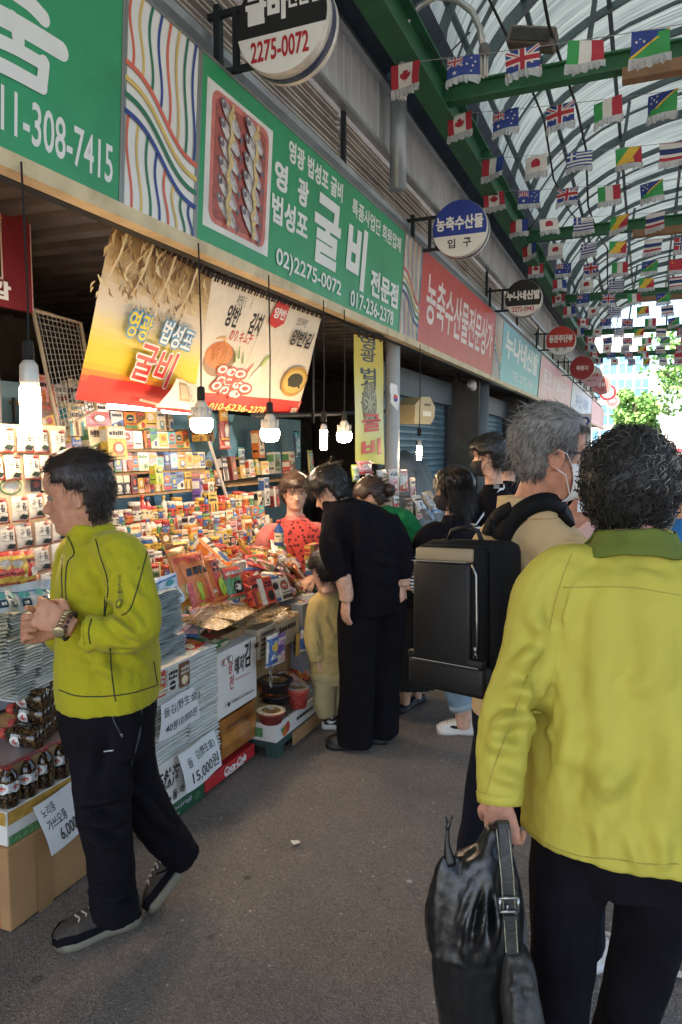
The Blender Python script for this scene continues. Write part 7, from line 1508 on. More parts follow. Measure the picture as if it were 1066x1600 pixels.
row('on the highest counter step', -2.95, 1.17, 2.9, 5.1, {'jar': 7, 'bottle': 2, 'carton': 2}, (.11, .16), .01)
row('on the second counter step', -2.83, 1.09, 2.9, 5.05, {'jar': 5, 'bottle': 3, 'carton': 3}, (.085, .12), .01)
row('on the third counter step', -2.72, 1.025, 2.9, 4.95, {'jar': 4, 'bottle': 3, 'carton': 5}, (.08, .12), .01, (.04, .08))
row('on the fourth counter step', -2.61, .965, 2.85, 4.7, {'jar': 4, 'bottle': 4, 'carton': 4}, (.08, .12), .01, (.04, .08))
row('on the fifth counter step', -2.49, .905, 2.85, 4.3, {'jar': 5, 'bottle': 4, 'carton': 3, 'pouch': 1}, (.08, .13), .012, (.04, .09))
row('on the sixth counter step', -2.36, .835, 2.75, 4.1, {'jar': 4, 'bottle': 1, 'pouch': 4, 'carton': 2}, (.09, .15), .015)
row('on the second lowest counter step', -2.20, .77, 2.7, 4.13, {'pouch': 1}, (.15, .22), .02)
row('along the counter\'s front edge', -2.03, .71, 2.75, 4.13, {'pouch': 1}, (.13, .19), .02)
row('behind the front bags', -2.12, .75, 2.8, 4.13, {'pouch': 6, 'carton': 2, 'jar': 1}, (.12, .18), .03)
# marked cartons that can be read or stand out
def special(label, px, py, X, w, h, d, cols, words=None, rz=0, tilt=-.1, kind='carton', i=900):
    p = onX(px, py, X); de = carton(i, w, h, d, words, cols) if kind == 'carton' else pouch(i, w, h, .04, cols, words)
    o = put((de[0], ''), kind, p, rz, '', tilt); o['label'] = label; return o
special('big yellow carton of tea with a small red oval on the rack\'s left', 178, 718, -3.0, .17, .2, .08, ('yellow', 'white', 'red'), None, 0, -.1, i=901)
special('white and teal coffee mix carton at the rack\'s upper left end', 117, 682, -3.1, .14, .19, .07, ('cream', 'teal', 'brown'), None, 0, -.1, i=902)
special('red carton with a coffee cup picture on top of the back rack', 150, 668, -3.28, .22, .16, .06, ('red', 'white', 'brown'), None, 0, -.15, i=903)
special('white carton with bold dark 大麦若葉 lettering behind the walking man\'s head', 148, 712, -3.05, .13, .17, .06, ('cream', 'green', 'brown'), '大麦若葉', 0, -.1, i=904)
special('white upright carton lettered K-5 left of the stall keeper', 414, 790, -3.0, .09, .24, .06, ('white', 'blue', 'black'), 'K-5', 0, -.05, i=905)
special('yellow narrow carton with a big letter C on the rack', 246, 756, -2.98, .08, .12, .05, ('lime', 'yellow', 'green'), 'C', 0, -.1, i=906)
special('white carton lettered EVE on the counter step beside dark boxes', 296, 826, -2.74, .08, .08, .05, ('white', 'black', 'blue'), 'EVE', 0, -.1, i=907)
# right part of the stall: tilted tray with boxes, boxes behind the keeper
ty = thing('tilted_tray', 'plywood tray tilted on a steel strut, holding dark and yellow boxes', 'tray'); a, b = onX(352, 762, -3.05), onX(412, 752, -3.05); mb = MB(); mb.box((a+b)/2+Vector((-.08, 0, 0)), (.2, (b-a).length, .015)); mb.build('board', wood, ty); mb = MB(); mb.tube([onX(327, 690, -3.0), onX(360, 795, -2.95)], .012, 6); mb.build('strut', alu, ty)
for k, (x, y, w_, h, cols, lab) in enumerate(((350, 752, .1, .2, ('black', 'white', 'brown'), 'tall black carton leaning on the tilted tray'), (364, 750, .09, .19, ('maroon', 'brown', 'red'), 'dark maroon carton second on the tilted tray'), (377, 748, .1, .18, ('gold', 'black', 'yellow'), 'gold carton with a dark oval on the tilted tray'), (391, 746, .09, .15, ('white', 'red', 'green'), 'white patterned carton at the tilted tray\'s right end'), (400, 742, .06, .13, ('yellow', 'green', 'white'), 'small yellow carton at the tilted tray\'s corner'))):
    special(lab, x, y, -3.1, w_, h, .06, cols, None, .1, -.15, i=910+k)
stk = [(352, 702, -3.15, .19, .2, 'pouch', ('red', 'pink', 'white'), 'big red glossy bag behind the tilted tray'), (352, 690, -3.05, .16, .26, 'pouch', ('maroon', 'gold', 'silver'), 'clear bag of dried strips hanging above the red bag'), (379, 735, -3.2, .1, .2, 'pouch', ('teal', 'white', 'blue'), 'teal and white bag right of the red bag'), (405, 716, -3.25, .13, .25, 'carton', ('orange', 'cream', 'brown'), 'orange and cream upright carton behind the ribbed lamp'), (430, 740, -3.2, .16, .2, 'carton', ('white', 'green', 'brown'), 'white gift carton with a green wreath, left one of two'), (453, 738, -3.2, .16, .2, 'carton', ('cream', 'green', 'red'), 'cream gift carton with a green wreath, right one of two'), (466, 716, -3.3, .14, .28, 'pouch', ('black', 'teal', 'white'), 'dark glossy bag leaning at the back beside the gift cartons'), (450, 740, -3.1, .07, .12, 'carton', ('red', 'white', 'gold'), 'small red box in front of the gift cartons'), (487, 744, -3.1, .15, .26, 'pouch', ('yellow', 'green', 'red'), 'yellow bag of snack mix standing above the stooping person'), (410, 742, -3.12, .13, .12, 'carton', ('yellow', 'white', 'orange'), 'yellow box under the orange upright carton'),
       (362, 800, -3.0, .08, .16, 'carton', ('blue', 'white', 'silver'), 'blue and white slim carton under the tilted tray'), (374, 800, -2.98, .1, .16, 'carton', ('red', 'white', 'green'), 'red and white carton under the tilted tray'), (388, 800, -2.96, .1, .15, 'carton', ('white', 'red', 'orange'), 'white carton with red medallion under the tilted tray'), (402, 798, -2.96, .09, .16, 'carton', ('cream', 'black', 'brown'), 'cream carton with black strokes left of the K-5 one'), (428, 792, -3.0, .1, .18, 'carton', ('maroon', 'white', 'red'), 'dark patterned carton right of the K-5 one'), (312, 668, -3.2, .2, .1, 'carton', ('yellow', 'gold', 'green'), 'yellow flat carton hung before the blue sheet'), (318, 690, -3.2, .2, .09, 'carton', ('gold', 'brown', 'yellow'), 'golden flat carton under the round lamp'), (322, 745, -3.3, .2, .16, 'carton', ('blue', 'white', 'yellow'), 'blue boxed set in a white rack before the blue sheet'), (310, 782, -3.02, .05, .16, 'carton', ('purple', 'white', 'black'), 'narrow purple carton at the counter top'), (326, 782, -3.02, .07, .14, 'carton', ('white', 'red', 'green'), 'white slim carton at the counter top beside the purple one')]
for k, (x, y, X, w_, h, kd, cols, lab) in enumerate(stk): special(lab, x, y, X, w_, h, .07, cols, None, rs.uniform(-.1, .15), -.08, kd, 930+k)
sb = thing('back_shelf', 'back shelf standing behind the tilted tray and the gift cartons', 'shelf')
for p0, p1, X in (((340, 736), (500, 742), -3.25),): a, b = onX(*p0, X), onX(*p1, X); mb = MB(); mb.box(((X-.06), (a.y+b.y)/2, (a.z+b.z)/2-.06), (.34, b.y-a.y, .02)); mb.build('board', wood, sb); mb = MB(); mb.box((X-.24, (a.y+b.y)/2, 1.1), (.02, b.y-a.y, 1.7)); mb.build('back_panel', M('shelf_back', '#4d6a72', .7), sb)
# ---- wall of laver packs at the left
gm = Flat(flat3, .0004); rr = random.Random(2); w_, h_ = .088, .105; gm.rect(-w_/2, 0, w_/2, h_, pk('white', .22)); gm.rect(w_*.36, 0, w_/2, h_*.9, pk('red', .22)); gm.poly([(w_*.1, h_), (w_*.5, h_), (w_*.5, h_*.82), (w_*.34, h_*.86)], pk('red', .22)); gm.rect(-w_/2, 0, w_/2, .006, pk('red', .22)); gm.ell(w_*.12, h_*.9, .018, .005, pk('maroon'), 10)
gm.text('김', -w_*.05, h_*.48, w_*.2, h_*.78, pk('black'), .03, .1); gm.ribbon([(-w_*.36, h_*.74), (-w_*.2, h_*.78), (-w_*.28, h_*.68)], .003, pk('black')); gm.ribbon([(-w_*.38, h_*.62), (-w_*.14, h_*.66), (-w_*.3, h_*.56)], .003, pk('black')); pseudo(gm, -w_*.4, h_*.42, w_*.2, h_*.46, pk('black'), rr)
gm.poly([(-w_*.3, h_*.2), (w_*.12, h_*.14), (w_*.26, h_*.26), (-w_*.16, h_*.32)], M('laver_dark', '#25332b', .4, spread=.03)); gm.poly([(-w_*.3, h_*.2), (w_*.12, h_*.14), (w_*.12, h_*.09), (-w_*.3, h_*.15)], pk('black'))
gme = bent_mesh(gm, lambda u, v, hh: Vector((hh+.016*max(0, 1-(2*u/w_)**2)**.6*max(0, 1-(2*v/h_-1)**4)**.6+.003*noise.noise(Vector((u*70, v*70, 3))), u, v)), [w_*(-.5+k/6) for k in range(1, 6)], [h_*k/6 for k in range(1, 6)], 'goods')
for m in gm.mats: gme.materials.append(m)
gme.polygons.foreach_set('use_smooth', [True]*len(gme.polygons))
yy0 = 1.95; k = 0
for r_, z in enumerate((1.625, 1.515, 1.345, 1.235, 1.125, 1.015)):
    for c_ in range(7):
        y = yy0+.095*c_+(.02 if r_ % 2 else 0)
        if y > 2.52: continue
        o = bpy.data.objects.new('seaweed_pack', gme); COL.objects.link(o); o.location = (-2.44+.012*r_+rs.uniform(-.004, .004)+(.03 if r_ > 1 else 0), y, z+rs.uniform(-.006, .006)); o.rotation_euler = (rs.uniform(-.06, .06), rs.uniform(-.12, .0), rs.uniform(-.08, .08))
        tag(o, f'white and red seaweed pack, {nth(c_+1)} from the left in the {ORD[r_]} row down', 'seaweed pack', 'seaweed packs hung at the left edge of the stall')
t = thing('pack_display_board', 'cream display board with a green oval emblem carrying the seaweed packs', 'display board'); mb = MB(); mb.box((-2.50, 2.22, 1.33), (.06, .76, .84)); mb.build('board', M('board_cream', '#c9b79d', .7, var=.08), t); f = Flat(lambda u, v, h=0: Vector((-2.468+h, u, v))); q = onX(17, 760, -2.468); f.ell(q.y, q.z, .06, .035, pk('green'), 20); f.ell(q.y, q.z, .052, .029, pk('cream'), 20); f.ell(q.y, q.z-.005, .03, .018, wht, 14); q = onX(56, 757, -2.468); f.rect(q.y-.03, q.z-.03, q.y+.03, q.z+.03, pk('black')); f.ell(q.y, q.z, .02, .016, pk('maroon'), 8); f.build('print', t)
for k, (x, y, lab) in enumerate(((8, 914, 'red and yellow snack bag at the far left under the seaweed packs'), (26, 912, 'second red bag under the seaweed packs'), (44, 910, 'third red bag under the seaweed packs, beside a white one'))): special(lab, x, y, -2.33, .1, .13, .04, ('red', 'yellow', 'white'), None, rs.uniform(-.1, .1), -.1, 'pouch', 960+k)
# ---- bundles of laver sheets
sil = M('laver_wrap', '#b9bdb8', .28, var=.4, vscale=11, stretch=(.6, .6, 12)); silw = M('white_wrap', '#d3d4cc', .3, var=.25, vscale=10, stretch=(.6, .6, 10)); sild = M('grey_wrap', '#a3adab', .25, .1, .7, 12, stretch=(.5, .5, 14))
def bundle(label, c, size, n, m, rz=0, tilt=0, roll=0, slump=.0025):
    """Stack of flat wrapped packs: one skin with a zigzag edge."""
    sx, sy, sz = size; V = []; F = []; r2 = random.Random(n*7+int(c[1]*100)); K = []
    for i in range(n):
        a = r2.uniform(-.006, .006); b = r2.uniform(-.006, .006)
        for q, ins in ((.06, .016), (.3, .001), (.7, .001), (.94, .016)): K.append(((i+q)/n*sz, ins, a, b))
    per = []
    for (z, ins, a, b) in K:
        x, y = sx/2-ins, sy/2-ins; ring = [(-x, -y), (0, -y), (x, -y), (x, -y*.33), (x, y*.33), (x, y), (0, y), (-x, y)]
        for j, (u, v) in enumerate(ring): V.append((u+a, v+b, z+slump*math.sin(v*14+1)*.5+(-slump if j in (2, 5) else 0)))
    m_ = len(K)
    for i in range(m_-1):
        for j in range(8): F.append((i*8+j, i*8+(j+1) % 8, (i+1)*8+(j+1) % 8, (i+1)*8+j))
    F += [tuple(range(8))[::-1], tuple(range((m_-1)*8, m_*8))]
    o = mesh('seaweed_bundle', V, F, m); o.location = c; o.rotation_euler = (roll, tilt, rz); tag(o, label, 'seaweed bundle', 'wrapped bundles of laver sheets'); return o
def bpx(label, x0, yb, yt, x1, X, depth, n, m, **k):
    a, b, c = onX(x0, yb, X), onX(x0, yt, X), onX(x1, yb, X); return bundle(label, (X-depth/2, (a.y+c.y)/2, a.z), (depth, c.y-a.y, b.z-a.z), n, m, **k)
for q, (x0, yb, yt, x1, lab) in enumerate(((296, 1072, 1024, 341, 'topmost'), (297, 1120, 1072, 344, 'second'), (298, 1168, 1120, 345, 'third'), (299, 1212, 1168, 345, 'lowest'))): bpx(f'white wrapped laver bundle, {lab} of the stack left of the brown taped box', x0, yb, yt, x1, -1.88+.006*(q % 2), .3, 8, silw)
for q, (yb, yt, lab) in enumerate(((1203, 1158, 'lowest'), (1158, 1116, 'middle'), (1116, 1078, 'topmost'))): bpx(f'white wrapped laver bundle, {lab} behind the two leaning price sheets', 238, yb, yt, 296, -1.88+.008*q, .3, 7, silw)
for q, (yb, yt, lab) in enumerate(((1050, 1014, 'lowest'), (1013, 975, 'middle'), (974, 938, 'topmost'))): bpx(f'grey striped laver bundle, {lab} of the pile behind the man in lime', 222-3*q, yb, yt, 292-4*q, -1.93-.015*q, .28, 13, sild, rz=rs.uniform(-.05, .05))
for q, (x0, x1, yb, yt) in enumerate(((-12, 14, 1040, 985), (12, 40, 1046, 1000), (38, 66, 1052, 1008), (64, 96, 1056, 1012), (-10, 18, 985, 942), (22, 44, 998, 950), (46, 68, 1004, 955), (70, 98, 1008, 960), (-8, 26, 1095, 1046), (24, 58, 1100, 1056), (56, 98, 1106, 1060))):
    bpx(f"silver laver bundle in the pile above the red-capped bottles, {('back' if q > 7 else 'upper' if q > 3 else 'middle')} layer, {nth(q % 4+1)} from the left", x0, yb, yt, x1, -1.99-.03*(q//4 % 2), .22, 9, sil if q % 2 else silw, rz=rs.uniform(-.12, .12), tilt=.12 if 3 < q < 8 else 0)
# printed films lying over the bundles
for nm, pts, lab in (('a', ((-8, 920), (96, 900), (98, 948), (-8, 960)), 'blue and white printed plastic film draped over the bundles at the left edge'), ('b', ((236, 905), (270, 896), (286, 940), (244, 962)), 'blue and white printed plastic film on the bundles behind the man in lime')):
    t = thing('printed_film', lab, 'plastic film'); X = -1.97 if nm == 'a' else -1.98; c = [onX(x, y, X) for x, y in pts]; P = Panel(c[3], c[2]-c[3], Vector((-.35, 0, 1))); f = Flat(flat3, .0006); uv = [P.px(*q) for q in pts]; f.poly([uv[3], uv[2], uv[1], uv[0]], M('film_pale', '#c3cfdc', .2, var=.15, vscale=14)); u0 = min(uv[3][0], uv[0][0]); u1 = max(uv[1][0], uv[2][0]); n = 6 if nm == 'a' else 2; hh = uv[0][1]-uv[3][1]
    f.rect(u0+.01, uv[0][1]-hh*.22, u1-.01, uv[0][1]-hh*.16, pk('blue', .2))
    for k in range(n): a = u0+(u1-u0)*(k+.2)/n; b = u0+(u1-u0)*(k+.8)/n; f.rect(a, uv[3][1]+hh*.18, b, uv[3][1]+hh*.5, M('film_navy', '#2c4668', .2)); pseudo(f, a+.008, uv[3][1]+hh*.26, b-.008, uv[3][1]+hh*.42, wht, rr); f.ell((a+b)/2, uv[3][1]+hh*.68, .02, .014, pk('teal'), 10)
    f.bent('film', lambda u, v, h: P.fn(u, v, h+.012*math.sin(u*40)+.008*math.sin(v*60)), [u0+(u1-u0)*k/14 for k in range(1, 14)], [uv[3][1]+hh*k/6 for k in range(-1, 7)], t, True)
# ---- boxes at the front
cardb = M('cardboard', '#a98054', .85, var=.1, vscale=4, bump=.1, bscale=60, dirt=('#7f5f3e', 3, .35)); taped = M('taped_cardboard', '#9a5f2c', .22, var=.2, vscale=6, dirt=('#c0853f', 3, .6)); whitebox = M('white_cardboard', '#d9d4cc', .6, var=.04)
def boxpx(name, label, x0, yb, yt, x1, X, depth, m, cat='box', rz=0):
    a, b, c = onX(x0, yb, X), onX(x0, yt, X), onX(x1, yb, X); t = thing(name, label, cat); mb = MB(); z0 = max(a.z, .004); mb.box((X-depth/2, (a.y+c.y)/2, (z0+b.z)/2), (depth, c.y-a.y, b.z-z0), 0, None, .004); mb.build('carton', m, t); P = Panel((X+.001, a.y, z0), (0, 1, 0), (0, 0, 1)); f = Flat(P.fn); return t, P, f, c.y-a.y, b.z-z0
t, P, f, w_, h_ = boxpx('white_box', 'white cardboard box with brush lettering standing on the brown taped box', 342, 1126, 1022, 402, -1.87, .34, whitebox); f.text('광천', w_*.24, h_*.42, w_*.37, h_*.74, pk('red'), .0) if False else None
f.text('광', .09, .2, .135, .27, pk('red'), .01, .1); f.text('천', .1, .12, .14, .19, pk('red'), .01, .1); f.text('해저', .15, .18, .24, .27, blk, .015, .15); f.text('김', .245, .19, .31, .32, blk, .02, .1); pseudo(f, .15, .155, .29, .162, pk('red'), rr); f.ell(.05, h_-.05, .018, .018, pk('red'), 16); f.ell(.05, h_-.05, .014, .014, wht, 14); f.ell(.095, h_-.045, .018, .018, blk, 16); f.ell(.095, h_-.045, .014, .014, wht, 14); f.ell(.07, .06, .012, .012, blk, 12); pseudo(f, .095, .055, .3, .068, blk, rr); f.rect(w_-.06, h_-.05, w_-.02, h_-.025, blk); f.build('print', t)
t, P, f, w_, h_ = boxpx('taped_box', 'brown cardboard box wrapped in shiny packing tape under the white lettered box', 347, 1189, 1127, 400, -1.875, .34, taped); f.rect(0, h_*.3, w_, h_*.62, M('packing_tape', '#b5793a', .12, var=.2, vscale=12)); pseudo(f, .05, h_*.7, w_*.7, h_*.8, pk('brown'), rr); f.build('tape', t)
t, P, f, w_, h_ = boxpx('red_crate', 'red drinks crate with white script lettering at the bottom of the stall front', 322, 1240, 1219, 399, -1.865, .34, M('crate_red', '#b3262b', .4), 'crate')
f.text('Coca-Cola', w_*.34, h_*.25, w_*.8, h_*.85, wht, .03, .35); f.ribbon([(w_*.36, h_*.2), (w_*.5, h_*.14), (w_*.62, h_*.2), (w_*.74, h_*.16)], .006, wht); f.build('lettering', t)
t, P, f, w_, h_ = boxpx('green_crate', 'dark green drinks crate with pale lettering half hidden under a white box', 236, 1312, 1285, 321, -1.872, .34, M('crate_green', '#1f5236', .4), 'crate'); f.text('Young', w_*.25, h_*.5, w_*.75, h_*.9, pk('silver'), .02, .2); f.text('Cider', w_*.2, h_*.1, w_*.5, h_*.45, pk('silver'), .02, .2); f.text('춘', w_*.78, h_*.3, w_*.9, h_*.8, pk('green'), .02); f.build('lettering', t)
t, P, f, w_, h_ = boxpx('white_box', 'white box with black brush characters low at the front, behind the price sheet', 238, 1282, 1205, 322, -1.868, .34, whitebox); f.text('天然海', .02, h_*.42, w_*.5, h_*.85, blk, .015, .15); f.text('돌', w_*.36, h_*.1, w_*.44, h_*.3, blk, .015); f.text('미', w_*.5, h_*.12, w_*.56, h_*.3, blk, .015); pseudo(f, w_*.12, h_*.12, w_*.32, h_*.28, blk, rr); f.build('print', t)
t, P, f, w_, h_ = boxpx('printed_multipack', 'seaweed multipack with red, black and brown pictures behind the lime man\'s hip', 238, 1100, 1052, 297, -1.865, .2, whitebox, 'pack')
for k, (c1, c2) in enumerate((('red', 'yellow'), ('white', 'black'), ('brown', 'cream'))): u = w_*(.06+.31*k); f.rect(u, .01, u+w_*.28, h_*.92, pk(c1)); f.ell(u+w_*.14, h_*.3, w_*.09, h_*.16, pk(c2), 14); pseudo(f, u+.01, h_*.5, u+w_*.25, h_*.82, pk('white') if c1 != 'white' else blk, rr, 2)
f.build('print', t)
# left corner: big carton, tray carton, bottles
t = thing('big_carton', 'big plain cardboard box with a red stripe standing on the asphalt at the left', 'box'); mb = MB(); mb.box((-2.24, 2.0, .152), (.6, .58, .296), 0, None, .006); mb.build('carton', cardb, t); f = Flat(lambda u, v, h=0: Vector((u, 1.71-h, v))); f.rect(-2.03, .01, -1.985, .29, pk('red')); f.poly([(-2.03, .14), (-1.985, .2), (-1.985, .15), (-2.03, .16)], cardb); f.rect(-2.16, .03, -2.1, .06, blk)
f.text('2023.04.14 02:36', -2.2, .14, -2.06, .156, pk('brown'), .01, 0, R(90)); f.build('print', t); f = Flat(lambda u, v, h=0: Vector((-1.938+h, u, v))); f.rect(1.83, .0, 1.9, .295, M('packing_tape_clear', '#9d7850', .3)); f.build('tape', t)
t = thing('tray_carton', 'ochre, white and green striped carton tray on top of the big cardboard box', 'box'); mb = MB(); mb.box((-2.25, 2.0, .362), (.6, .56, .122), 0, None, .004); mb.build('carton', whitebox, t)
f = Flat(lambda u, v, h=0: Vector((u, 1.719-h, v))); f.rect(-2.55, .375, -1.952, .421, pk('gold')); f.rect(-2.55, .335, -2.05, .34, blk); f.build('stripe', t); f = Flat(lambda u, v, h=0: Vector((-1.949+h, u, v))); f.rect(1.725, .375, 2.275, .421, pk('gold')); f.rect(1.725, .303, 2.275, .335, pk('green')); f.build('stripe', t)
bt_g = M('sauce_glass', '#1a100b', .08, var=.7, vscale=60, dirt=('#8a6a3c', 90, .9), spec=.7); capr = pk('red', .3)
def sauce(label, loc, rot, s=1.0):
    t = bpy.data.objects.new('sauce_bottle', None); COL.objects.link(t); t.location = loc; t.rotation_euler = rot; tag(t, label, 'bottle', 'red-capped bottles of soup sauce')
    mb = MB(); mb.lathe([(r*s, z*s) for r, z in ((.030, 0), (.037, .006), (.037, .05), (.034, .058), (.037, .066), (.037, .105), (.030, .128), (.016, .142), (.015, .15))], 18); mb.build('glass_body', bt_g, t, True)
    mb = MB(); mb.lathe([(.019*s, .146*s), (.020*s, .15*s), (.020*s, .17*s), (.017*s, .174*s)], 14); mb.build('cap', capr, t, True)
    f = Flat(lambda u, v, h=0: Vector(((.0375*s+h)*math.cos(u), (.0375*s+h)*math.sin(u), v))); n = 10
    for a0 in (-1.0, 1.6, 4.0):
        for k in range(n): a, b = a0+1.5*k/n, a0+1.5*(k+1)/n; f.poly([(a, .066*s), (b, .066*s), (b, .10*s), (a, .10*s)], pk('silver'), False)
        f.h += .0005; P2 = [(a0+.75+.55*math.cos(q*.45), (.083+.021*math.sin(q*.45))*s) for q in range(14)]; f.poly(P2, wht); f.ell(a0+.75, .083*s, .3, .008*s, pk('red'), 12); f.rect(a0+.1, .07*s, a0+1.4, .073*s, blk)
    f.build('paper_label', t); return t
lying = [(r_, c_) for r_ in range(3) for c_ in range(3)]
ax = (-HR*.96+HF*.28).normalized()
for r_, c_ in lying:
    p = onX(78+5*r_, 1170-31*r_, -1.97); p.z = .624+.066*r_; p = p+HF*(.08*(c_+(.5 if r_ % 2 else 0))-.07); sauce(f"sauce bottle lying on its side, {('bottom', 'middle', 'top')[r_]} tier, {('nearest', 'second', 'third')[c_]} one", p, (ax+Vector((0, 0, rs.uniform(-.03, .03)))).to_track_quat('Z', 'Y').to_euler())
for k in range(9):
    if k < 5: p = (-1.985, 1.765+.08*k, .42)
    else: p = (-2.065-.08*(k-5)*0-.0, 1.765+.08*(k-5), .42)
    sauce(f"sauce bottle standing upright in the {('front' if k < 5 else 'second')} row of the tray, {nth(k % 5+1)} from the left", p, (0, 0, rs.uniform(-1, 1)), .93)
t = thing('plastic_tray', 'clear red-edged plastic tray between the standing and lying bottles', 'tray'); mb = MB(); mb.box((-2.06, 1.95, .584), (.24, .48, .004)); mb.build('sheet', M('tray_film', '#b9a9a4', .15, alpha=.6), t); mb = MB(); mb.tube([(-1.94, 1.71, .587), (-1.94, 2.19, .587), (-2.18, 2.19, .587), (-2.18, 1.71, .587), (-1.94, 1.71, .587)], .006, 6); mb.build('rim', pk('maroon'), t)
# ---- price sheets
paper = M('price_paper', '#d8d7d6', .75, var=.02); inkm = M('price_ink', '#2b2929', .7, var=0)
def price(label, pts, X, texts, curl=.01):
    t = thing('price_sheet', label, 'price sign', (0, 0, 0), 0, 'white price sheets on the stall'); c = [onX(x, y, X) for x, y in pts]; P = Panel(c[3], c[2]-c[3], Vector((-.12, 0, 1))); f = Flat(flat3, .0006); uv = [P.px(*q) for q in pts]; f.poly([uv[3], uv[2], uv[1], uv[0]], paper); o = Vector(uv[3]); ex = Vector(uv[2])-o; ey = Vector(uv[0])-o
    for s, a, b, c_, d_ in texts:
        V, F, sz = textmesh(s, .008, 3, 0); f.h += f.step; f.mb.add([Vector((*(o+ex*(a+(c_-a)*x)+ey*(b+(d_-b)*y)), f.h)) for x, y in V], F, f.mi(inkm))
    f.bent('paper', lambda u, v, h: P.fn(u, v, h+curl*math.sin(u*16+v*6)+curl*.6*math.sin(v*22)), [min(q[0] for q in uv)+k*.03 for k in range(1, 14)], [min(q[1] for q in uv)+k*.03 for k in range(1, 14)], t, True); return t
price('white price sheet reading 40봉10,000원, the upper of two leaning sheets', ((248, 1102), (304, 1073), (315, 1120), (247, 1160)), -1.835, (('돌김(野生金)', .05, .56, .95, .86), ('40봉10,000원', .1, .12, .9, .40)))
price('white price sheet reading 15,000원, the lower of two leaning sheets', ((277, 1180), (337, 1141), (349, 1196), (291, 1241)), -1.825, (('돌', .13, .55, .25, .78), ('김(野生金)', .36, .58, .93, .84), ('15,000원', .16, .1, .94, .46)))
price('white price sheet drooping from the ochre striped tray, partly behind the man\'s leg', ((50, 1262), (116, 1220), (120, 1302), (80, 1338)), -1.90, (('노리풍', .15, .7, .62, .88), ('가쓰오풍', .15, .44, .85, .64), ('6,000', .42, .1, 1.05, .38)))
t, P, f, w_, h_ = boxpx('white_card', 'small white card low behind the walking man\'s trousers', 226, 1270, 1215, 240, -1.84, .006, paper, 'card')
# ---- flat packs, crates and small goods right of the white box
def flat_pack(label, px, py, X, w_, l_, cols, rz, i, z=None, kind_t=.035):
    de = pouch(i, w_, l_, kind_t, cols); p = onX(px, py, X); o = put((de[0], ''), 'pouch', p, rz, '', R(-82)); o['label'] = label; return o
flat_pack('pale green flat food pack lying on the white lettered box, right one', 352, 1008, -1.9, .2, .3, ('cream', 'green', 'red'), .15, 970); flat_pack('reddish flat food pack lying on the white lettered box, left one', 318, 1016, -1.9, .2, .28, ('cream', 'red', 'orange'), .1, 971); flat_pack('pink and white crumpled pack above the flat packs', 290, 985, -1.95, .2, .25, ('pink', 'white', 'red'), .3, 972)
brn = M('dried_fish_pack', '#8d6f45', .2, var=.8, vscale=60, dirt=('#e2d5b4', 70, .9), bump=.6, bscale=50)
for k, (x, y, w_) in enumerate(((352, 968, .3), (395, 966, .3), (438, 962, .28), (372, 956, .3), (418, 952, .3))):
    p = onX(x, y, -1.9); mb = MB(); g = [[Vector((.15*a, w_/2*b, .022*(1-a*a)**.5*(1-b*b)**.5+.006*noise.noise(Vector((a*6+k, b*6, 1))))) for b in [-1+q/6 for q in range(13)]] for a in [-1+q/5 for q in range(11)]]; mb.sheet(g); o = mb.build('dried_fish_pack', brn, None, True); o.location = p+Vector((-.1, 0, .0)); o.rotation_euler = (rs.uniform(-.05, .05), .12, rs.uniform(-.2, .2)); tag(o, f"glossy flat pack of brown dried fish, {('left', 'middle', 'right', 'upper left', 'upper right')[k]} one on the cream crate", 'dried fish pack', 'flat packs of dried fish')
t, P, f, w_, h_ = boxpx('cream_crate', 'cream plastic crate with dark lettering carrying flat brown packs', 404, 1032, 985, 468, -1.87, .4, M('crate_cream', '#b9ad93', .5, var=.08), 'crate')
for a in range(5):
    for b in range(7): f.poly([(.02+.022*b, .02+.028*a), (.031+.022*b, .008+.028*a), (.042+.022*b, .02+.028*a), (.031+.022*b, .034+.028*a)], M('crate_hole', '#3b342a', .8))
pseudo(f, w_*.45, h_*.55, w_*.85, h_*.8, blk, rr); f.build('lattice', t)
t, P, f, w_, h_ = boxpx('yellow_crate', 'dull yellow plastic crate behind the child', 467, 1006, 950, 505, -1.9, .4, M('crate_yellow', '#a79a3c', .5, var=.1), 'crate')
for a in range(4):
    for b in range(6): f.rect(.015+.05*b, .02+.045*a, .05+.05*b, .05+.045*a, M('crate_hole', '#3b342a'))
f.build('lattice', t)
for k, (x, y, cols, lab) in enumerate(((424, 1040, ('white', 'blue', 'yellow'), 'white and blue small pack hanging in front of the cream crate'), (434, 1038, ('purple', 'white', 'pink'), 'purple small pack hanging behind the white one'), (476, 1018, ('blue', 'white', 'teal'), 'light blue pack hanging below the yellow crate'), (466, 1024, ('black', 'gold', 'white'), 'dark pack hanging left of the light blue one'))): special(lab, x, y, -1.78-.03*(k % 2), .12 if k < 2 else .1, .17 if k < 2 else .14, .03, cols, None, rs.uniform(-.5, .0), .05, 'pouch', 980+k)
t = thing('steel_chain', 'short steel chain hanging below the small packs', 'chain'); mb = MB(); p0 = onX(423, 1035, -1.8); 
for k in range(5):
    c = p0+Vector((0, 0, -.03*k)); a = Vector((1, 0, 0)) if k % 2 else Vector((0, 1, 0)); mb = MB(); mb.tube([c+a*.009*math.cos(q*.785)+Vector((0, 0, .019*math.sin(q*.785))) for q in range(9)], .0035, 5); mb.build('link', metal_, t)
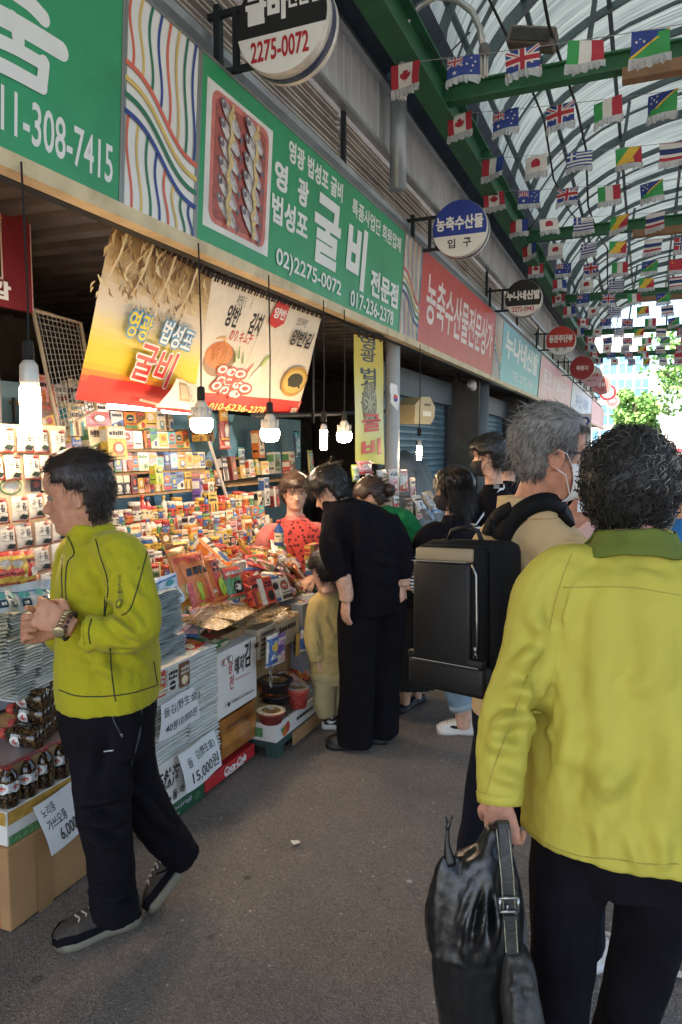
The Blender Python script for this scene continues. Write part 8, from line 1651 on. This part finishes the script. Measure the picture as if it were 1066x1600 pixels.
# low shelf with noodle bowls and the white carton on a pallet
t = thing('low_shelf', 'dark low shelf under the cream crate', 'shelf'); mb = MB(); mb.box((-2.1, 3.85, .22), (.5, .8, .02)); mb.build('board', wood, t); mb = MB(); mb.box((-2.32, 3.8, .35), (.04, .8, .62)); mb.build('back_panel', darkm, t)
def bowl(label, px, py, X, r, h, c1, c2, dark=False):
    p = onX(px, py, X); t = bpy.data.objects.new('noodle_bowl', None); COL.objects.link(t); t.location = p; tag(t, label, 'noodle bowl', 'instant noodle bowls on the low shelf'); mb = MB(); mb.lathe([(r*.72, 0), (r*.95, h*.85), (r*1.03, h*.9), (r*1.03, h)], 22); mb.build('cup', pk(c1), t, True); f = Flat(lambda u, v, h_=0: Vector((u, v, h+h_+.001))); f.ell(0, 0, r, r, pk(c2, .2), 22); f.ell(0, 0, r*.7, r*.6, M('noodle_print', '#7b5a32', .3, var=.7, vscale=60, dirt=('#d8b878', 60, .8)), 18); f.ell(-r*.2, r*.3, r*.3, r*.12, wht, 10); f.build('lid', t); return t
bowl('black bowl of noodles with a dark printed lid under the cream crate', 430, 1078, -1.86, .1, .06, 'black', 'black'); bowl('pink and red noodle bowl in the white carton tray', 424, 1128, -1.74, .075, .06, 'maroon', 'cream'); bowl('red and white noodle cup standing at the white tray\'s end', 466, 1104, -1.76, .065, .11, 'red', 'white'); bowl('dark noodle bowl under the black one', 432, 1096, -1.88, .095, .05, 'black', 'brown')
t = thing('white_tray_box', 'low white carton tray with printed fruit and lettering, full of noodle packs', 'box'); a = onZ(432, 1187, 0); mb = MB(); bx, by, z0, z1 = a.x, a.y, .09, .185
for c, s in (((bx-.17, by+.008, (z0+z1)/2), (.34, .012, z1-z0)), ((bx-.006, by+.3, (z0+z1)/2), (.012, .57, z1-z0)), ((bx-.334, by+.3, (z0+z1)/2), (.012, .57, z1-z0)), ((bx-.17, by+.592, (z0+z1)/2), (.34, .012, z1-z0)), ((bx-.17, by+.3, z0+.006), (.32, .57, .012))): mb.box(c, s)
mb.build('tray', whitebox, t); f = Flat(lambda u, v, h=0: Vector((bx+h+.001, u, v))); f.ell(by+.1, z0+.035, .035, .03, pk('orange'), 12); f.ell(by+.13, z0+.045, .025, .03, pk('red'), 12); f.ell(by+.07, z0+.05, .02, .012, pk('green'), 8); pseudo(f, by+.24, z0+.035, by+.45, z0+.062, blk, rr); f.build('print', t); f = Flat(lambda u, v, h=0: Vector((u, by-h+.001, v))); pseudo(f, bx-.3, z0+.03, bx-.2, z0+.07, blk, rr); f.rect(bx-.14, z0+.02, bx-.08, z0+.07, pk('green')); f.build('print', t)
t = thing('plastic_pallet', 'dark green plastic pallet carrying the white carton tray', 'pallet'); mb = MB(); mb.box((bx-.17, by+.3, .075), (.36, .62, .028)); mb.build('deck', M('pallet_green', '#2f4540', .6, var=.15), t)
for u in (bx-.31, bx-.03):
    for v in (by+.04, by+.3, by+.56): mb = MB(); mb.box((u, v, .031), (.07, .07, .058)); mb.build('foot', M('pallet_green', '#2f4540'), t)
t = thing('brown_carton', 'flat brown cardboard sheet under the white carton tray\'s right end', 'cardboard'); mb = MB(); mb.box((bx+.014, by+.38, .05), (.008, .42, .075), 0, None); mb.build('sheet', cardb, t)
for k in range(24):
    de = pouch(rs.randrange(36), .12, .15, .05); put(de, 'pouch', (bx-.05-.25*rs.random(), by+.12+.45*rs.random(), z0+.085+.09*rs.random()), rs.uniform(-1, 1), f'{nth(k+1)} of the packs heaped in the white carton tray', R(rs.uniform(-75, -40)))
for k in range(26):
    de = pouch(rs.randrange(36), .12, .15, .05); put(de, 'pouch', (-1.9-.15*rs.random(), 3.6+.6*rs.random(), .235+.2*rs.random()), rs.uniform(-1, 1), f'{nth(k+1)} of the packs heaped on the dark low shelf', R(rs.uniform(-75, -40)))
# heap of sweets and bags before the stall keeper
for k in range(60):
    x = rs.uniform(395, 520); y = rs.uniform(870, 952); X = -1.86-.28*(952-y)/82-rs.uniform(0, .05); p = onX(x, y, X); de = pouch(rs.randrange(36), rs.choice((.1, .12, .14)), rs.choice((.12, .15)), .04); put(de, 'pouch', p, rs.uniform(-1.2, 1.0), f'{nth(k+1)} of the small bags heaped before the stall keeper', R(rs.uniform(-80, -30)), roll=rs.uniform(-.5, .5))
t = thing('heap_table', 'low table under the heap of small bags before the stall keeper', 'table'); mb = MB(); mb.box((-2.08, 4.16, .36), (.42, .62, .70)); mb.build('table_block', cl, t)
for k, (x, y, X, w_, h, kd, cols, lab) in enumerate(((300, 935, -2.02, .2, .26, 'pouch', ('orange', 'gold', 'red'), 'large orange snack bag on the counter front, left of the pair'), (320, 945, -1.98, .21, .27, 'pouch', ('orange', 'red', 'lime'), 'largest orange snack bag with a red patch, middle of the counter front'), (345, 940, -2.0, .18, .25, 'pouch', ('red', 'orange', 'lime'), 'red snack bag beside the big orange ones'), (290, 912, -2.15, .16, .22, 'pouch', ('yellow', 'brown', 'orange'), 'yellow snack bag standing behind the orange bags'), (372, 935, -1.98, .15, .18, 'pouch', ('green', 'red', 'black'), 'dark green and red bag in the counter\'s middle'), (405, 945, -1.92, .12, .16, 'carton', ('red', 'maroon', 'gold'), 'red box leaning in the row of flat boxes, left one'), (418, 945, -1.9, .12, .15, 'carton', ('red', 'white', 'black'), 'red box leaning in the row of flat boxes, second one'), (432, 940, -1.9, .1, .14, 'carton', ('blue', 'white', 'black'), 'dark blue box leaning in the row of flat boxes, third one'), (446, 938, -1.88, .1, .13, 'carton', ('white', 'black', 'red'), 'white box leaning in the row of flat boxes, right one'), (357, 890, -2.3, .1, .26, 'carton', ('white', 'orange', 'blue'), 'long white box leaning diagonally over the jars'), (374, 905, -2.12, .08, .1, 'carton', ('silver', 'cream', 'white'), 'silver box on the red cup in the counter\'s middle'), (488, 862, -1.95, .13, .05, 'carton', ('red', 'yellow', 'gold'), 'red and yellow box on top of the stack by the keeper\'s hands'), (488, 873, -1.95, .13, .05, 'carton', ('yellow', 'red', 'green'), 'yellow box in the middle of the stack by the keeper\'s hands'), (488, 884, -1.95, .13, .05, 'carton', ('green', 'white', 'blue'), 'green box in the stack by the keeper\'s hands'), (488, 896, -1.95, .13, .05, 'carton', ('blue', 'white', 'yellow'), 'blue box lowest in the stack by the keeper\'s hands'))):
    o = special(lab, x, y, X, w_, h, .045 if k != 9 else .06, cols, None, rs.uniform(-.3, .2), -.35 if kd == 'pouch' or k < 9 else (-.9 if k == 9 else 0), kd, 1000+k)
o = put(bottle(77, .03, .16), 'bottle', onX(436, 852, -2.1), 0, ''); o['label'] = 'blue and yellow bottle standing left of the stall keeper\'s hands'
# ---- right end: stand of hanging bags and dark tarpaulin
t = thing('bag_stand', 'wire stand under the narrow yellow banner holding clear food bags', 'stand'); mb = MB()
for a, b in (((588, 742), (588, 830)), ((650, 735), (650, 850)), ((588, 742), (650, 735)), ((588, 775), (650, 775)), ((588, 808), (650, 815))): mb.tube([onX(*a, -2.3), onX(*b, -2.3)], .006, 5)
mb.build('wire_frame', framem, t); mb = MB(); c = onX(618, 850, -2.35); mb.box((c.x, c.y, c.z/2), (.4, 1.0, c.z)); mb.build('base', cl, t)
for k, (x, y, w_, h, cols) in enumerate(((598, 768, .22, .2, ('cream', 'white', 'gold')), (616, 772, .2, .24, ('pink', 'white', 'red')), (632, 768, .18, .22, ('white', 'red', 'pink')), (646, 782, .16, .24, ('pink', 'cream', 'maroon')), (600, 806, .2, .22, ('white', 'red', 'black')), (620, 806, .2, .2, ('red', 'white', 'cream')), (640, 812, .18, .22, ('cream', 'brown', 'gold')), (655, 812, .17, .24, ('cream', 'pink', 'orange')), (556, 752, .2, .14, ('lime', 'white', 'green')), (576, 750, .26, .16, ('cream', 'white', 'pink')), (570, 742, .28, .12, ('pink', 'red', 'white')))):
    special(f"{cols[0]} food bag with {cols[1]} print, {nth(k+1)} of those hung under the narrow yellow banner", x, y, -2.22, w_, h, .05, cols, None, rs.uniform(-.2, .2), -.08, 'pouch', 1030+k)
t = thing('dark_tarpaulin', 'dark green-grey tarpaulin thrown over goods before the roller shutter', 'tarpaulin'); p0 = onX(665, 765, -2.35); mb = MB(); g = []
for j in range(15):
    for_ = []
    for i in range(19):
        a = -1+2*i/18; b = j/14; for_.append(Vector((p0.x-.3+.55*b, p0.y+1.0*a, 1.62*(1-.55*b**2)*(1-.25*a*a)+.05*noise.noise(Vector((a*4, b*5, 1)))+.03*math.sin(a*14+b*5)-b*.1)))
    g.append(for_)
mb.sheet(g); mb.build('sheet', M('tarp', '#39434a', .55, var=.2, bump=.2, bscale=30), t, True)
for k in range(8):
    x, y = rs.uniform(660, 700), rs.uniform(785, 815); special(f'crinkled clear and blue plastic bag, {nth(k+1)} in the heap below the dark tarpaulin', x, y, -2.0, .16, .16, .05, (('silver', 'blue', 'white'), ('white', 'silver', 'blue'))[k % 2], None, rs.uniform(-.8, .8), -.6, 'pouch', 1050+k)
# ================================================================== every Empty to the foot of its thing
bpy.context.view_layer.update()
for o in list(COL.objects):
    if o.type == 'EMPTY' and o.parent is None and o.location.length < 1e-6 and o.children:
        pts = [Vector(v.co)+ch.location for ch in o.children if ch.type == 'MESH' for v in ch.data.vertices]
        if not pts: continue
        a = np.array(pts); c = Vector(((a[:, 0].min()+a[:, 0].max())/2, (a[:, 1].min()+a[:, 1].max())/2, a[:, 2].min()))
        o.location = c
        for ch in o.children: ch.location -= c
